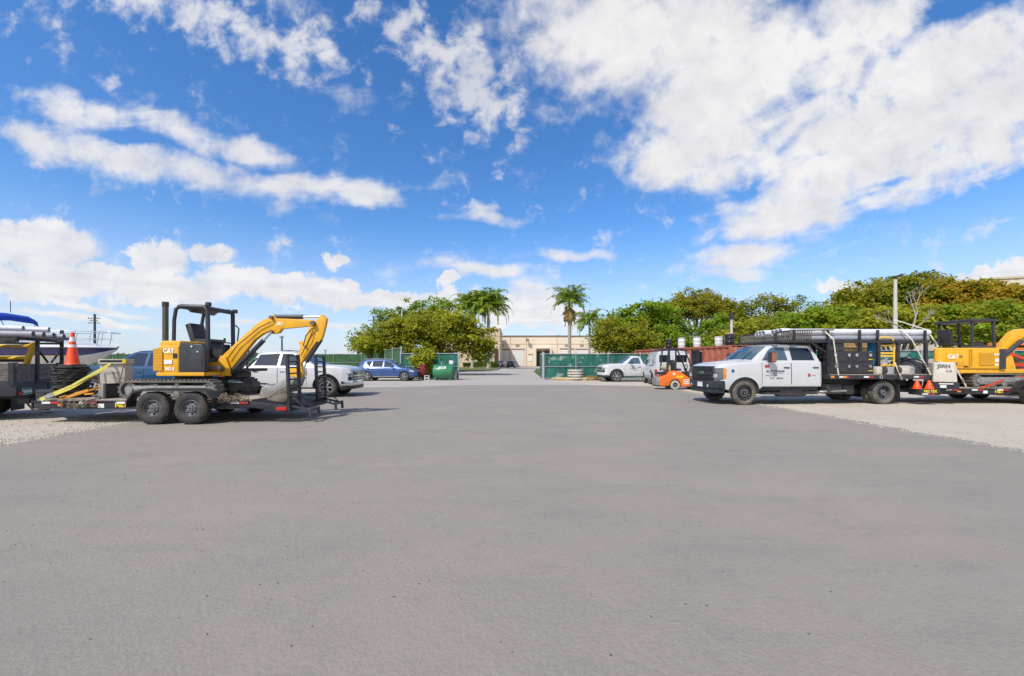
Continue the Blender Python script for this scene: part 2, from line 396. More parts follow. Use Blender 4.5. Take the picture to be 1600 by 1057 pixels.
ramp.color_ramp.elements[1].position = 0.60; ramp.color_ramp.elements[1].color = (0.97, 0.95, 0.935, 1)
L.new(mth('ADD', mth('MULTIPLY', noise(sheet, 2.2, 7, 0.55, 0.3, (1, 9, 0)).outputs['Fac'], 0.5), mth('MULTIPLY', n_c.outputs['Fac'], 0.5)), ramp.inputs['Fac'])
cs = N.new('ShaderNodeVectorMath'); cs.operation = 'SCALE'; L.new(ramp.outputs[0], cs.inputs[0]); cs.inputs['Scale'].default_value = 8.4
mx = N.new('ShaderNodeMix'); mx.data_type = 'RGBA'; L.new(alpha, mx.inputs['Factor']); L.new(hz.outputs['Result'], mx.inputs['A']); L.new(cs.outputs[0], mx.inputs['B'])
L.new(mx.outputs['Result'], bg.inputs['Color'])

# ------------------------------------------------------------------ ground sheets
def ground_mat(name, cols, scales, bump=0.3, bs=30.0, rough=0.95, speck=None, streak=None):
    m = bpy.data.materials.new(name); m.use_nodes = True
    N2, L2 = m.node_tree.nodes, m.node_tree.links; b = N2['Principled BSDF']; b.inputs['Roughness'].default_value = rough
    b.inputs['Specular IOR Level'].default_value = 0.25
    t = N2.new('ShaderNodeTexCoord'); vec = t.outputs['Object']
    def nz(sc, det=8, ro=0.65, v=None):
        n = N2.new('ShaderNodeTexNoise'); n.inputs['Scale'].default_value = sc; n.inputs['Detail'].default_value = det; n.inputs['Roughness'].default_value = ro
        L2.new(v or vec, n.inputs['Vector']); return n.outputs['Fac']
    def mixc(f, a, bb):
        q = N2.new('ShaderNodeMix'); q.data_type = 'RGBA'; L2.new(f, q.inputs['Factor'])
        for s_, v_ in (('A', a), ('B', bb)):
            if isinstance(v_, tuple): q.inputs[s_].default_value = v_ + (1,)
            else: L2.new(v_, q.inputs[s_])
        return q.outputs['Result']
    def rng(v, a, b_, lo=0.0, hi=1.0):
        q = N2.new('ShaderNodeMapRange'); L2.new(v, q.inputs[0]); q.inputs[1].default_value = a; q.inputs[2].default_value = b_; q.inputs[3].default_value = lo; q.inputs[4].default_value = hi; return q.outputs[0]
    out = mixc(rng(nz(scales[0]), 0.35, 0.65), cols[0], cols[1])
    out = mixc(rng(nz(scales[1], 10, 0.75), 0.52, 0.72, 0, 0.7), out, cols[2])
    if streak:
        mp = N2.new('ShaderNodeMapping'); mp.inputs['Scale'].default_value = (0.35, 1.6, 1); mp.inputs['Rotation'].default_value = (0, 0, R(12)); L2.new(vec, mp.inputs['Vector'])
        out = mixc(rng(nz(1.3, 9, 0.7, mp.outputs[0]), 0.5, 0.75, 0, streak[1]), out, streak[0])
        mp2 = N2.new('ShaderNodeMapping'); mp2.inputs['Scale'].default_value = (0.22, 0.9, 1); mp2.inputs['Location'].default_value = (9, 4, 0); mp2.inputs['Rotation'].default_value = (0, 0, R(-8)); L2.new(vec, mp2.inputs['Vector'])
        out = mixc(rng(nz(0.9, 7, 0.7, mp2.outputs[0]), 0.54, 0.7, 0, streak[3]), out, streak[2])
    fine = nz(scales[2], 4, 0.8)
    out = mixc(rng(fine, 0.3, 0.7, 0.0, 0.62), out, cols[3])
    if speck:
        vo = N2.new('ShaderNodeTexVoronoi'); vo.inputs['Scale'].default_value = speck[1]; L2.new(vec, vo.inputs['Vector'])
        pick = N2.new('ShaderNodeMath'); pick.operation = 'LESS_THAN'; L2.new(vo.outputs['Distance'], pick.inputs[0]); pick.inputs[1].default_value = 0.13
        sp_ = N2.new('ShaderNodeSeparateColor'); L2.new(vo.outputs['Color'], sp_.inputs[0])
        pk2 = N2.new('ShaderNodeMath'); pk2.operation = 'LESS_THAN'; L2.new(sp_.outputs[0], pk2.inputs[0]); pk2.inputs[1].default_value = speck[2]
        pm = N2.new('ShaderNodeMath'); pm.operation = 'MULTIPLY'; L2.new(pick.outputs[0], pm.inputs[0]); L2.new(pk2.outputs[0], pm.inputs[1])
        out = mixc(pm.outputs[0], out, speck[0])
    L2.new(out, b.inputs['Base Color'])
    bp = N2.new('ShaderNodeBump'); bp.inputs['Strength'].default_value = bump; bp.inputs['Distance'].default_value = 0.02
    h = N2.new('ShaderNodeMath'); h.operation = 'ADD'; L2.new(nz(bs, 6, 0.7), h.inputs[0]); L2.new(nz(4.0, 5), h.inputs[1])
    L2.new(h.outputs[0], bp.inputs['Height']); L2.new(bp.outputs['Normal'], b.inputs['Normal'])
    return m
ASPH = ground_mat('yard_asphalt', [(0.295, 0.255, 0.214), (0.240, 0.216, 0.186), (0.200, 0.179, 0.156), (0.350, 0.306, 0.260)], (0.35, 1.1, 42.0), bump=0.5, bs=40,
                  speck=((0.10, 0.09, 0.08), 16.0, 0.05), streak=((0.175, 0.160, 0.145), 0.5, (0.305, 0.272, 0.236), 0.6))
GRAV = ground_mat('pale_gravel', [(0.50, 0.435, 0.35), (0.42, 0.365, 0.295), (0.30, 0.258, 0.21), (0.58, 0.52, 0.435)], (0.5, 2.2, 30.0), bump=0.9, bs=22,
                  speck=((0.20, 0.18, 0.15), 6.0, 0.35))
CONCR = ground_mat('worn_concrete', [(0.42, 0.375, 0.33), (0.365, 0.33, 0.295), (0.31, 0.28, 0.25), (0.46, 0.41, 0.365)], (0.25, 0.8, 20.0), bump=0.15)
GRASS = ground_mat('mown_grass', [(0.13, 0.16, 0.035), (0.19, 0.19, 0.05), (0.22, 0.18, 0.07), (0.09, 0.12, 0.025)], (0.2, 0.9, 12.0), bump=0.9, bs=12)
MARSH = ground_mat('scrub_ground', [(0.08, 0.11, 0.03), (0.11, 0.12, 0.045), (0.15, 0.13, 0.06), (0.06, 0.09, 0.025)], (0.05, 0.2, 3.0), bump=0.6, bs=4)
def sheet_obj(name, poly, z, m, label=None):
    me = bpy.data.meshes.new(name); me.from_pydata([(a, b, z) for a, b in poly], [], [tuple(range(len(poly)))]); me.materials.append(m); me.update()
    o = bpy.data.objects.new(name, me); COL.objects.link(o); o['kind'] = 'structure'
    return o
rg = random.Random(4)
def wig(pts, amp, step=0.8):
    out = []
    for (a, b), (c, d) in zip(pts, pts[1:]):
        n = max(1, int(math.hypot(c - a, d - b) / step))
        for i in range(n):
            t = i / n; out.append((a + (c - a) * t + rg.uniform(-amp, amp), b + (d - b) * t + rg.uniform(-amp, amp)))
    out.append(pts[-1]); return out
S = 2600
sheet_obj('ground', [(-S, -400), (S, -400), (S, S), (-S, S)], 0.0, MARSH)
sheet_obj('gravel_yard', wig([(-40, -30), (45, -30), (45, 40), (-30, 42), (-40, 30), (-40, -30)], 0.2, 3), 0.004, GRAV)
sheet_obj('yard_asphalt', [(-9.2, -12), (8.7, -12)] + wig([(8.75, -12), (8.6, 6), (8.7, 14), (8.85, 22), (8.2, 24.5), (5.5, 25.6), (1.5, 26.2), (-3.5, 25.6), (-5.4, 24.4), (-8.6, 23.6), (-9.6, 20), (-9.45, 12), (-9.1, 7), (-9.2, -12)], 0.12, 0.22), 0.008, ASPH)
sheet_obj('concrete_apron', wig([(-4.6, 24.0), (3.0, 24.6), (5.6, 24.8), (2.9, 31), (2.55, 34), (3.2, 60), (5, 84), (24, 88), (24, 121), (-3, 121), (-3, 98), (-2.2, 84), (-2.4, 70), (-6.5, 60), (-9, 46), (-4.7, 33.5), (-6.5, 31), (-12, 29), (-11, 25.5), (-4.6, 24.0)], 0.03, 2), 0.006, CONCR)
# planted island left of the drive, with a kerb
isl = [(-30, 62), (-7.2, 62.5), (-3.2, 71), (-2.7, 84), (-3.4, 97.5), (-30, 97.5)]
sheet_obj('grass_island', isl, 0.12, GRASS)
k = MB()
for a, b in zip(isl[:-1], isl[1:-1] + [isl[-1]]): k.bar((a[0], a[1], 0.065), (b[0], b[1], 0.065), 0.2, 0.13)
tag(k.build('kerb', CONCR), kind='structure')
sheet_obj('road_verge', [(3.4, 60), (60, 42), (120, 42), (120, 123), (26, 123), (26, 86), (7, 83)], 0.005, GRASS)

def stones(name, label, spots, n, m, seed, smin=0.008, smax=0.035):
    rng = np.random.default_rng(seed); V, Fc = [], []
    for i in range(n):
        x0, x1, y0, y1 = spots[rng.integers(len(spots))]; c = np.array([x0 + (x1 - x0) * rng.random(), y0 + (y1 - y0) * rng.random(), 0.008]); r = smin + (smax - smin) * rng.random() ** 3
        o = len(V); a = rng.random() * 6.28
        for q in range(5): V.append(c + np.array([r * (0.7 + .5 * rng.random()) * math.cos(a + q * 1.257), r * (0.7 + .5 * rng.random()) * math.sin(a + q * 1.257), 0]))
        for q in range(5): V.append(c + np.array([r * .6 * (0.7 + .5 * rng.random()) * math.cos(a + q * 1.257), r * .6 * math.sin(a + q * 1.257), r * (0.6 + .4 * rng.random())]))
        Fc += [[o + 5, o + 6, o + 7, o + 8, o + 9]] + [[o + q, o + (q + 1) % 5, o + 5 + (q + 1) % 5, o + 5 + q] for q in range(5)]
    me = bpy.data.meshes.new(name); me.from_pydata([tuple(v) for v in V], [], Fc); me.materials.append(m); me.update()
    ob = bpy.data.objects.new(name, me); COL.objects.link(ob); ob['kind'] = 'stuff'; ob['label'] = label; ob['category'] = 'gravel'
    return ob
stones('loose_gravel', 'loose pale gravel strewn over the yard edges on both sides', [(8.5, 9.3, 5, 24), (8.7, 12, 6, 16), (9, 18, 8, 14), (-9.6, -8.9, 6, 12), (-13, -9, 6.5, 10.5), (8.3, 8.9, 5, 20)], 8000, GRAV, 71, 0.005, 0.020)
stones('loose_pebbles', 'small dark pebbles lying loose on the yard asphalt', [(-9, 8.5, 1.5, 9), (-7, 7, 1.5, 5), (-9, 8.5, 4, 24)], 1300, ASPH, 72, 0.003, 0.012)
# ------------------------------------------------------------------ wheels and road vehicles
def wheel(parent, c, r, w, rim_r, side, rim=RIMG, holes=8, style='steel', tyre=RUB, name='wheel'):
    """wheel lying across local y; side=+1/-1 is the outward face"""
    e = bpy.data.objects.new(name, None); e.empty_display_size = 0.1; COL.objects.link(e); e.parent = parent; e.location = c
    h = w / 2
    t = MB()
    prof = [(rim_r, -h * 0.80), (rim_r + 0.02, -h * 0.95), ((r + rim_r) / 2, -h), (r - 0.035, -h * 0.92), (r - 0.008, -h * 0.72), (r, -h * 0.4), (r, h * 0.4), (r - 0.008, h * 0.72),
            (r - 0.035, h * 0.92), ((r + rim_r) / 2, h), (rim_r + 0.02, h * 0.95), (rim_r, h * 0.80)]
    t.lathe(prof, (0, 0, 0), 'y', 40, close=True)
    for i in range(30):                                   # tread blocks
        a = 2 * math.pi * i / 30
        for q in (-1, 1):
            t.box(((r + 0.001) * math.cos(a), q * h * 0.42, (r + 0.001) * math.sin(a)), (0.012, h * 0.62, r * 0.12), ry=-a)
    t.build('tyre', tyre, e, ang=40)
    s = side
    m = MB()
    if style == 'steel':
        m.lathe([(rim_r, s * h * 0.78), (rim_r * 0.93, s * h * 0.82), (rim_r * 0.88, s * h * 0.35), (rim_r * 0.62, s * h * 0.22), (rim_r * 0.5, s * h * 0.42), (rim_r * 0.28, s * h * 0.45), (rim_r * 0.26, s * h * 0.75), (0.02, s * h * 0.78)], (0, 0, 0), 'y', 32, caps=False)
        m.m(1)
        for i in range(holes):
            a = 2 * math.pi * i / holes
            m.cyl((rim_r * 0.70 * math.cos(a), s * h * 0.285, rim_r * 0.70 * math.sin(a)), 'y', rim_r * 0.105, 0.03, 10)
            a += math.pi / holes
            m.m(2).cyl((rim_r * 0.40 * math.cos(a), s * h * 0.47, rim_r * 0.40 * math.sin(a)), 'y', rim_r * 0.055, 0.05, 8).m(1)
        m.build('rim', [rim, BLKG, GALV], e)
    elif style == 'deep':                                  # outer wheel of a dual pair: a deep bowl
        m.lathe([(rim_r, s * h * 0.8), (rim_r * 0.92, s * h * 0.84), (rim_r * 0.86, -s * h * 0.5), (rim_r * 0.6, -s * h * 0.75), (rim_r * 0.5, -s * h * 0.5), (rim_r * 0.36, -s * h * 0.45), (rim_r * 0.34, s * h * 0.6), (0.02, s * h * 0.65)], (0, 0, 0), 'y', 32, caps=False)
        m.m(1)
        for i in range(holes):
            a = 2 * math.pi * i / holes
            m.cyl((rim_r * 0.72 * math.cos(a), -s * h * 0.6, rim_r * 0.72 * math.sin(a)), 'y', rim_r * 0.1, 0.05, 10)
        m.build('rim', [rim, BLKG], e)
    else:                                                  # spoked alloy
        m.lathe([(rim_r, s * h * 0.80), (rim_r * 0.94, s * h * 0.84), (rim_r * 0.90, s * h * 0.60), (rim_r * 0.86, -s * h * 0.3)], (0, 0, 0), 'y', 32, caps=False)
        m.cyl((0, s * h * 0.66, 0), 'y', rim_r * 0.22, 0.06, 16)
        for i in range(holes):
            a = 2 * math.pi * i / holes
            m.bar((rim_r * 0.15 * math.cos(a), s * h * 0.68, rim_r * 0.15 * math.sin(a)), (rim_r * 0.90 * math.cos(a), s * h * 0.70, rim_r * 0.90 * math.sin(a)), rim_r * 0.21, 0.04, up=(0, 1, 0))
        m.m(1).cyl((0, -s * h * 0.1, 0), 'y', rim_r * 0.87, 0.04, 24)
        m.build('rim', [rim, BLKG], e)
    return e

class Shell:
    """a car body swept along x (front = +x): side sheet with wheel arches, hood/deck, cabin and patches that lie on them"""
    def __init__(s, zl, zt, hw, arches, tumble=0.35, sill_in=0.05, bulge=0.03, crown=0.03):
        s.zl, s.zt, s.hw, s.arches, s.tumble, s.sill_in, s.bulge, s.crown = zl, zt, hw, arches, tumble, sill_in, bulge, crown
        s.z0 = min(z for _, z in zl); s.z1 = max(z for _, z in zt)
    def y(s, x, z):
        t = max(0, min(1, (z - s.z0) / (s.z1 - s.z0)))
        return lerp(s.hw, x) - s.sill_in * (1 - min(1, t / 0.35)) ** 2 - s.bulge * max(0, (t - 0.55) / 0.45) ** 2
    def low(s, x):
        z = lerp(s.zl, x)
        for xc, zc, r in s.arches:
            if abs(x - xc) < r: z = max(z, zc + math.sqrt(max(0, r * r - (x - xc) ** 2)))
        return z
    def stations(s, a, b, step=0.12):
        xs = {a, b}
        for p in (s.zl, s.zt, s.hw): xs |= {q for q, _ in p if a <= q <= b}
        for xc, zc, r in s.arches:
            for i in range(17):
                q = xc + r * math.cos(math.pi * i / 16)
                if a <= q <= b: xs.add(q)
            for q in (xc - r - 0.004, xc + r + 0.004):
                if a <= q <= b: xs.add(q)
        q = a
        while q < b: xs.add(q); q += step
        xs = sorted(xs); out = [xs[0]]
        for q in xs[1:]:
            if q - out[-1] > 0.003: out.append(q)
        return out
    def body(s, mb, a, b, nz=9):
        rows = []
        for x in s.stations(a, b):
            zl, zt = s.low(x), lerp(s.zt, x); zl = min(zl, zt - 0.02)
            side = [(s.y(x, zl + (zt - 0.05 - zl) * i / nz), zl + (zt - 0.05 - zl) * i / nz) for i in range(nz + 1)]
            yt = s.y(x, zt)
            top = [(yt - 0.025, zt - 0.012), (yt - 0.07, zt), (yt * 0.6, zt + s.crown * 0.7), (0, zt + s.crown)]
            half = side + top
            row = [(x, yy, zz) for yy, zz in half] + [(x, -yy, zz) for yy, zz in reversed(half[:-1])]
            rows.append(row)
        mb.grid(rows)
        n = len(rows[0])
        mb.add(rows[0], [tuple(range(n))]); mb.add(rows[-1], [tuple(range(n))])
        return mb
    def cabin(s, mb, roof, step=0.1):
        s.roof = roof; a, b = roof[0][0], roof[-1][0]
        if a > b: roof = s.roof = roof[::-1]; a, b = b, a
        xs = sorted({q for q, _ in roof} | {a + (b - a) * i / 40 for i in range(41)})
        rows = []
        for x in xs:
            zb, zr = lerp(s.zt, x) - 0.03, max(lerp(roof, x), lerp(s.zt, x) - 0.02)
            yb = s.y(x, lerp(s.zt, x)) - 0.02
            yr = yb - s.tumble * (zr - zb)
            rr = min(0.06, (zr - zb) * 0.4)
            half = [(yb, zb), (yb - s.tumble * (zr - rr - zb), zr - rr), (yr - 0.02, zr - rr * 0.25), (yr - 0.07, zr), (yr * 0.55, zr + 0.025), (0, zr + 0.035)]
            rows.append([(x, p, q) for p, q in half] + [(x, -p, q) for p, q in reversed(half[:-1])])
        mb.grid(rows); n = len(rows[0]); mb.add(rows[0], [tuple(range(n))]); mb.add(rows[-1], [tuple(range(n))])
        return mb
    def yc(s, x, z):
        zt = lerp(s.zt, x)
        return s.y(x, zt) - 0.02 - s.tumble * (z - zt + 0.03)
    def side_glass(s, poly, side, m=None, parent=None, name='window', off=0.006):
        """poly in x,z; lies on the cabin flank"""
        mb = MB(); n = len(poly)
        o = [(x, side * (s.yc(x, z) + off), z) for x, z in poly]; i_ = [(x, side * (s.yc(x, z) - 0.01), z) for x, z in poly]
        mb.add(o + i_, [tuple(range(n)), tuple(range(2 * n - 1, n - 1, -1))] + [(k, (k + 1) % n, n + (k + 1) % n, n + k) for k in range(n)])
        return mb.build(name, m or GLASS, parent)
    def top_glass(s, x0, x1, frac, parent, m=None, name='windshield', x_bot_in=0.0, off=0.008):
        rows = []
        for i in range(9):
            x = x0 + (x1 - x0) * i / 8
            zb, zr = lerp(s.zt, x) - 0.03, lerp(s.roof, x)
            yr = (s.y(x, lerp(s.zt, x)) - 0.02 - s.tumble * (zr - zb) - 0.03) * frac
            yt = s.y(x, lerp(s.zt, x)) - 0.02 - s.tumble * (zr - zb)
            cz = [(0, 0.035), (yt * 0.55, 0.025), (yt - 0.07, 0.0), (yt - 0.02, -0.015), (yt, -0.05)]
            rows.append([(x, yr * j / 6, zr + off + lerp(cz, abs(yr * j / 6))) for j in range(-6, 7)])
        mb = MB().slab(rows, (0, 0, 1), 0.012)
        return mb.build(name, m or GLASS, parent)
    def panel(s, x0, x1, z0, z1, side, m, parent, name, off=0.006, n=8, low=False):
        rows = []
        for i in range(n + 1):
            x = x0 + (x1 - x0) * i / n
            za = max(z0, s.low(x) + 0.02) if low else z0
            zb = min(z1, lerp(s.zt, x) - 0.055)
            rows.append([(x, side * (s.y(x, za + (zb - za) * j / n) + off), za + (zb - za) * j / n) for j in range(n + 1)])
        mb = MB().slab(rows, (0, side, 0), 0.012)
        return mb.build(name, m, parent)
    def arch_lip(s, parent, side, m=None, w=0.05, name='arch_trim'):
        mb = MB()
        for xc, zc, r in s.arches:
            rows = []
            for i in range(17):
                a = math.pi * i / 16
                q = []
                for rr in (r - 0.005, r + w):
                    x, z = xc + rr * math.cos(a), zc + rr * math.sin(a); q.append((x, side * (s.y(x, z) + 0.012), z))
                rows.append(q)
            mb.slab(rows, (0, side, 0), 0.05)
        return mb.build(name, m or PLAST, parent)
    def wells(s, parent, width, m=None):
        for xc, zc, r in s.arches:
            pts = [(xc + (r + 0.01) * math.cos(math.pi * i / 12), zc + (r + 0.01) * math.sin(math.pi * i / 12)) for i in range(13)]
            MB().prism(pts, -width + 0.03, width - 0.03).build('wheel_well', m or BLKG, parent)

def handle(parent, x, y, z, side, m=PLAST):
    return MB().box((x, y + side * 0.025, z), (0.2, 0.03, 0.035)).build('handle', m, parent, bevel=0.008)
def mirror(parent, x, y, z, side, m=PLAST, big=False, face=None):
    mb = MB(); w, h = (0.24, 0.34) if big else (0.2, 0.16)
    mb.bar((x, y, z - 0.02), (x - 0.02, y + side * 0.14, z), 0.05, 0.05)
    mb.box((x - 0.03, y + side * (0.14 + w / 2), z + 0.03), (0.11, w, h), rz=side * 0.2)
    o = mb.build('mirror', m, parent, bevel=0.02)
    if face: MB().box((x - 0.10, y + side * (0.14 + w / 2), z + 0.03), (0.012, w * 0.8, h * 0.8), rz=side * 0.2).build('mirror_glass', face, o)
    return o

# ---- crew cab flatbed chassis truck -------------------------------------------------
def flatbed_truck(root, right_side=True):
    """front axle at x=0, front = +x"""
    WB = -5.03
    sh = Shell(zl=[(-2.78, 0.62), (-0.62, 0.62), (-0.5, 0.5), (0.5, 0.5), (0.93, 0.62)],
               zt=[(-2.78, 1.50), (-0.4, 1.50), (0.1, 1.47), (0.6, 1.42), (0.82, 1.36), (0.93, 1.27)],
               hw=[(-2.78, 0.96), (-2.7, 0.99), (0.2, 0.995), (0.6, 0.97), (0.82, 0.92), (0.93, 0.84)], arches=[(0, 0.41, 0.55)], tumble=0.30, bulge=0.035)
    b = MB(); sh.body(b, -2.78, 0.93); sh.cabin(b, [(-0.32, 1.50), (-0.62, 1.76), (-0.98, 2.02), (-1.25, 2.075), (-2.0, 2.085), (-2.42, 2.06), (-2.58, 1.97), (-2.68, 1.72), (-2.76, 1.50)])
    body = b.build('body', WHITE, root, ang=40)
    # power bulge and cowl
    MB().box((0.25, 0, 1.475), (0.95, 0.9, 0.05), ry=0.085).build('hood_bulge', WHITE, root, bevel=0.02)
    sh.wells(root, 0.96)
    MB().ab((-2.7, -0.9, 0.5), (0.6, 0.9, 0.7)).build('underbody', BLK, root)
    for s in (1, -1):
        for x0, x1 in ((-1.65, -0.62), (-2.70, -1.68)):
            MBs = sh.panel(x0 - 0.015, x1 + 0.015, 0.665, 1.47, s, BLKG, root, 'door_gap', off=0.001)
            d = sh.panel(x0, x1, 0.68, 1.46, s, WHITE, root, 'door', off=0.007)
            handle(d, x0 + 0.16, s * sh.y(x0, 1.28), 1.28, s)
        sh.panel(-2.70, -0.6, 0.645, 0.70, s, WHITE, root, 'sill_trim', off=0.02)
        sh.side_glass([(-0.66, 1.53), (-1.58, 1.53), (-1.52, 1.98), (-1.08, 1.97), (-0.92, 1.86)], s, GLASSB, root)
        sh.side_glass([(-1.74, 1.53), (-2.56, 1.53), (-2.50, 1.80), (-2.40, 1.95), (-1.72, 1.98)], s, GLASS, root)
        mi = mirror(root, -0.78, s * 0.95, 1.60, s, PLAST, True, CHROME)
        MB().box((-0.79, s * 1.33, 1.63), (0.125, 0.045, 0.30), rz=s * 0.2).build('mirror_reflection', mat('brown_reflection', (0.36, 0.13, 0.05), 0.3), mi)  # brown strip paints in the reflection seen in the mirror
        MB().ab((-0.66, s * 0.78, 0.36), (-2.6, s * 1.02, 0.42)).bar((-0.9, s * 0.8, 0.42), (-0.9, s * 0.8, 0.6), 0.05, 0.05).bar((-2.3, s * 0.8, 0.42), (-2.3, s * 0.8, 0.6), 0.05, 0.05).build('running_board', PLAST, root, bevel=0.01)
        h = MB().prism([(0.62, 0.86), (0.955, 0.86), (0.95, 1.27), (0.60, 1.27)], s * 0.66, s * 0.945).build('headlight', LENSD, root, bevel=0.03)
        MB().prism([(0.58, 0.90), (0.74, 0.90), (0.74, 1.24), (0.56, 1.24)], s * 0.70, s * 0.962).build('turn_signal', AMB, h, bevel=0.02)
        MB().prism([(0.78, 0.93), (0.968, 0.93), (0.964, 1.06), (0.78, 1.06)], s * 0.70, s * 0.93).build('lower_lamp', LENS, h, bevel=0.02)
    sh.top_glass(-0.36, -0.96, 0.9, root, GLASSB)
    for q in (0.35, -0.35): MB().box((-0.50, q, 1.70), (0.45, 0.02, 0.02), ry=0.68).build('wiper', BLKG, root)
    # seats and steering wheel seen through the glass stand in the cab
    g = MB().ab((0.84, -0.72, 0.83), (0.968, 0.72, 1.325)).build('grille', PLAST, root, bevel=0.03)
    gb = MB()
    for z in (0.88, 0.95, 1.02, 1.17, 1.23, 1.29): gb.ab((0.96, -0.68, z - 0.022), (0.995, 0.68, z + 0.018))
    gb.ab((0.955, -0.70, 1.045), (1.005, 0.70, 1.125)).build('grille_bar', RIMB, g, bevel=0.006)
    e = MB().prismz([(0, 0.16), (0.0, 0.16)], 0, 0) if False else MB()
    bow = [(-0.17, -0.03), (-0.055, -0.03), (-0.04, -0.065), (0.075, -0.065), (0.06, -0.03), (0.17, -0.03), (0.145, 0.03), (0.035, 0.03), (0.02, 0.065), (-0.095, 0.065), (-0.08, 0.03), (-0.195, 0.03)]
    n = len(bow); e.add([(1.006, q, 1.085 + w) for q, w in bow] + [(1.022, q, 1.085 + w) for q, w in bow], [tuple(range(n)), tuple(range(2 * n - 1, n - 1, -1))] + [(i, (i + 1) % n, n + (i + 1) % n, n + i) for i in range(n)])
    e.build('emblem', CHROME, g)
    bm = MB(); bp = [(0.70, -1.0), (0.92, -0.97), (1.06, -0.72), (1.10, 0), (1.06, 0.72), (0.92, 0.97), (0.70, 1.0), (0.66, 0.8), (0.66, -0.8)]
    bm.prismz(bp, 0.56, 0.83); bm.prismz([(p * 0.97, q * 0.94) for p, q in bp], 0.40, 0.56)
    bu = bm.build('bumper', BLK, root, bevel=0.03)
    MB().box((1.112, 0.12, 0.68), (0.012, 0.32, 0.16)).build('number_plate', WTAPE, bu)
    MB().cyl((1.0, 0.55, 0.64), 'x', 0.05, 0.16, 12).cyl((1.0, -0.55, 0.64), 'x', 0.05, 0.16, 12).build('fog_lamp', LENS, bu)
    for s in (1, -1):
        MB().lathe([(0.05, -0.01), (0.05, 0.01)], (0.42, s * 0.985, 1.17), 'y', 14).build('fender_badge', TEAL, root)
    # chassis
    fr = MB()
    for s in (1, -1): fr.ab((-6.5, s * 0.40 - 0.04, 0.62), (0.6, s * 0.40 + 0.04, 0.84))
    for x in (-2.9, -3.6, -4.4, -5.03, -6.0): fr.ab((x - 0.05, -0.4, 0.66), (x + 0.05, 0.4, 0.8))
    fr.build('chassis_frame', BLK, root)
    ax = MB().cyl((0, 0, 0.41), 'y', 0.07, 1.6).cyl((WB, 0, 0.41), 'y', 0.09, 1.6).lathe([(0.1, -0.2), (0.24, -0.1), (0.24, 0.1), (0.1, 0.2)], (WB, 0, 0.41), 'y', 16)
    ax.tube([(0, 0, 0.55), (-2.5, 0, 0.5), (WB, 0, 0.45)], 0.05).build('axle', BLK, root)
    for s in (1, -1):
        MB().ab((-3.0, s * 0.5, 0.36), (-3.55, s * 0.95, 0.70)).build('fuel_tank', PLAST, root, bevel=0.03); MB().ab((-3.62, s * 0.5, 0.34), (-4.05, s * 0.9, 0.66)).build('battery_box', PLAST, root, bevel=0.03)
        MB().lathe([(0.20, -0.5), (0.20, 0.5)], (-1.9, s * 0.62, 0.45), 'x', 18).build('side_tank', RIMG, root, bevel=0.03)
    MB().tube([(-2.0, -0.5, 0.45), (-2.6, -0.6, 0.42), (-2.9, -0.9, 0.44), (-3.7, -0.95, 0.47)], 0.04).build('exhaust_pipe', STEEL, root); MB().tube([(-2.0, 0.5, 0.45), (-2.6, 0.6, 0.42), (-2.9, 0.9, 0.44), (-3.7, 0.95, 0.47)], 0.04).build('exhaust_pipe', STEEL, root)
    for s in (1, -1):
        wheel(root, (0, s * 0.88, 0.41), 0.41, 0.24, 0.27, s, RIMB, 10, 'steel', RUBD)
        wheel(root, (WB, s * 0.93, 0.41), 0.41, 0.24, 0.27, s, RIMG, 8, 'deep', RUBD)
        wheel(root, (WB, s * 0.64, 0.41), 0.41, 0.23, 0.27, s, RIMB, 8, 'steel', RUBD)
        f = MB(); rows = []
        for i in range(9):
            a = R(20 + 140 * i / 8); rows.append([(WB + 0.50 * math.cos(a), s * (0.52 + 0.56 * j), 0.40 + 0.46 * math.sin(a)) for j in (0, 1)])
        MB().slab([r for r in rows if r[0][2] < 0.86] if False else rows, (0, 0, 1), 0.01).build('fender', PLAST, root)
        MB().box((WB - 0.52, s * 0.80, 0.42), (0.015, 0.58, 0.56), ry=0.08).build('mud_flap', PLAST, root)
    return sh

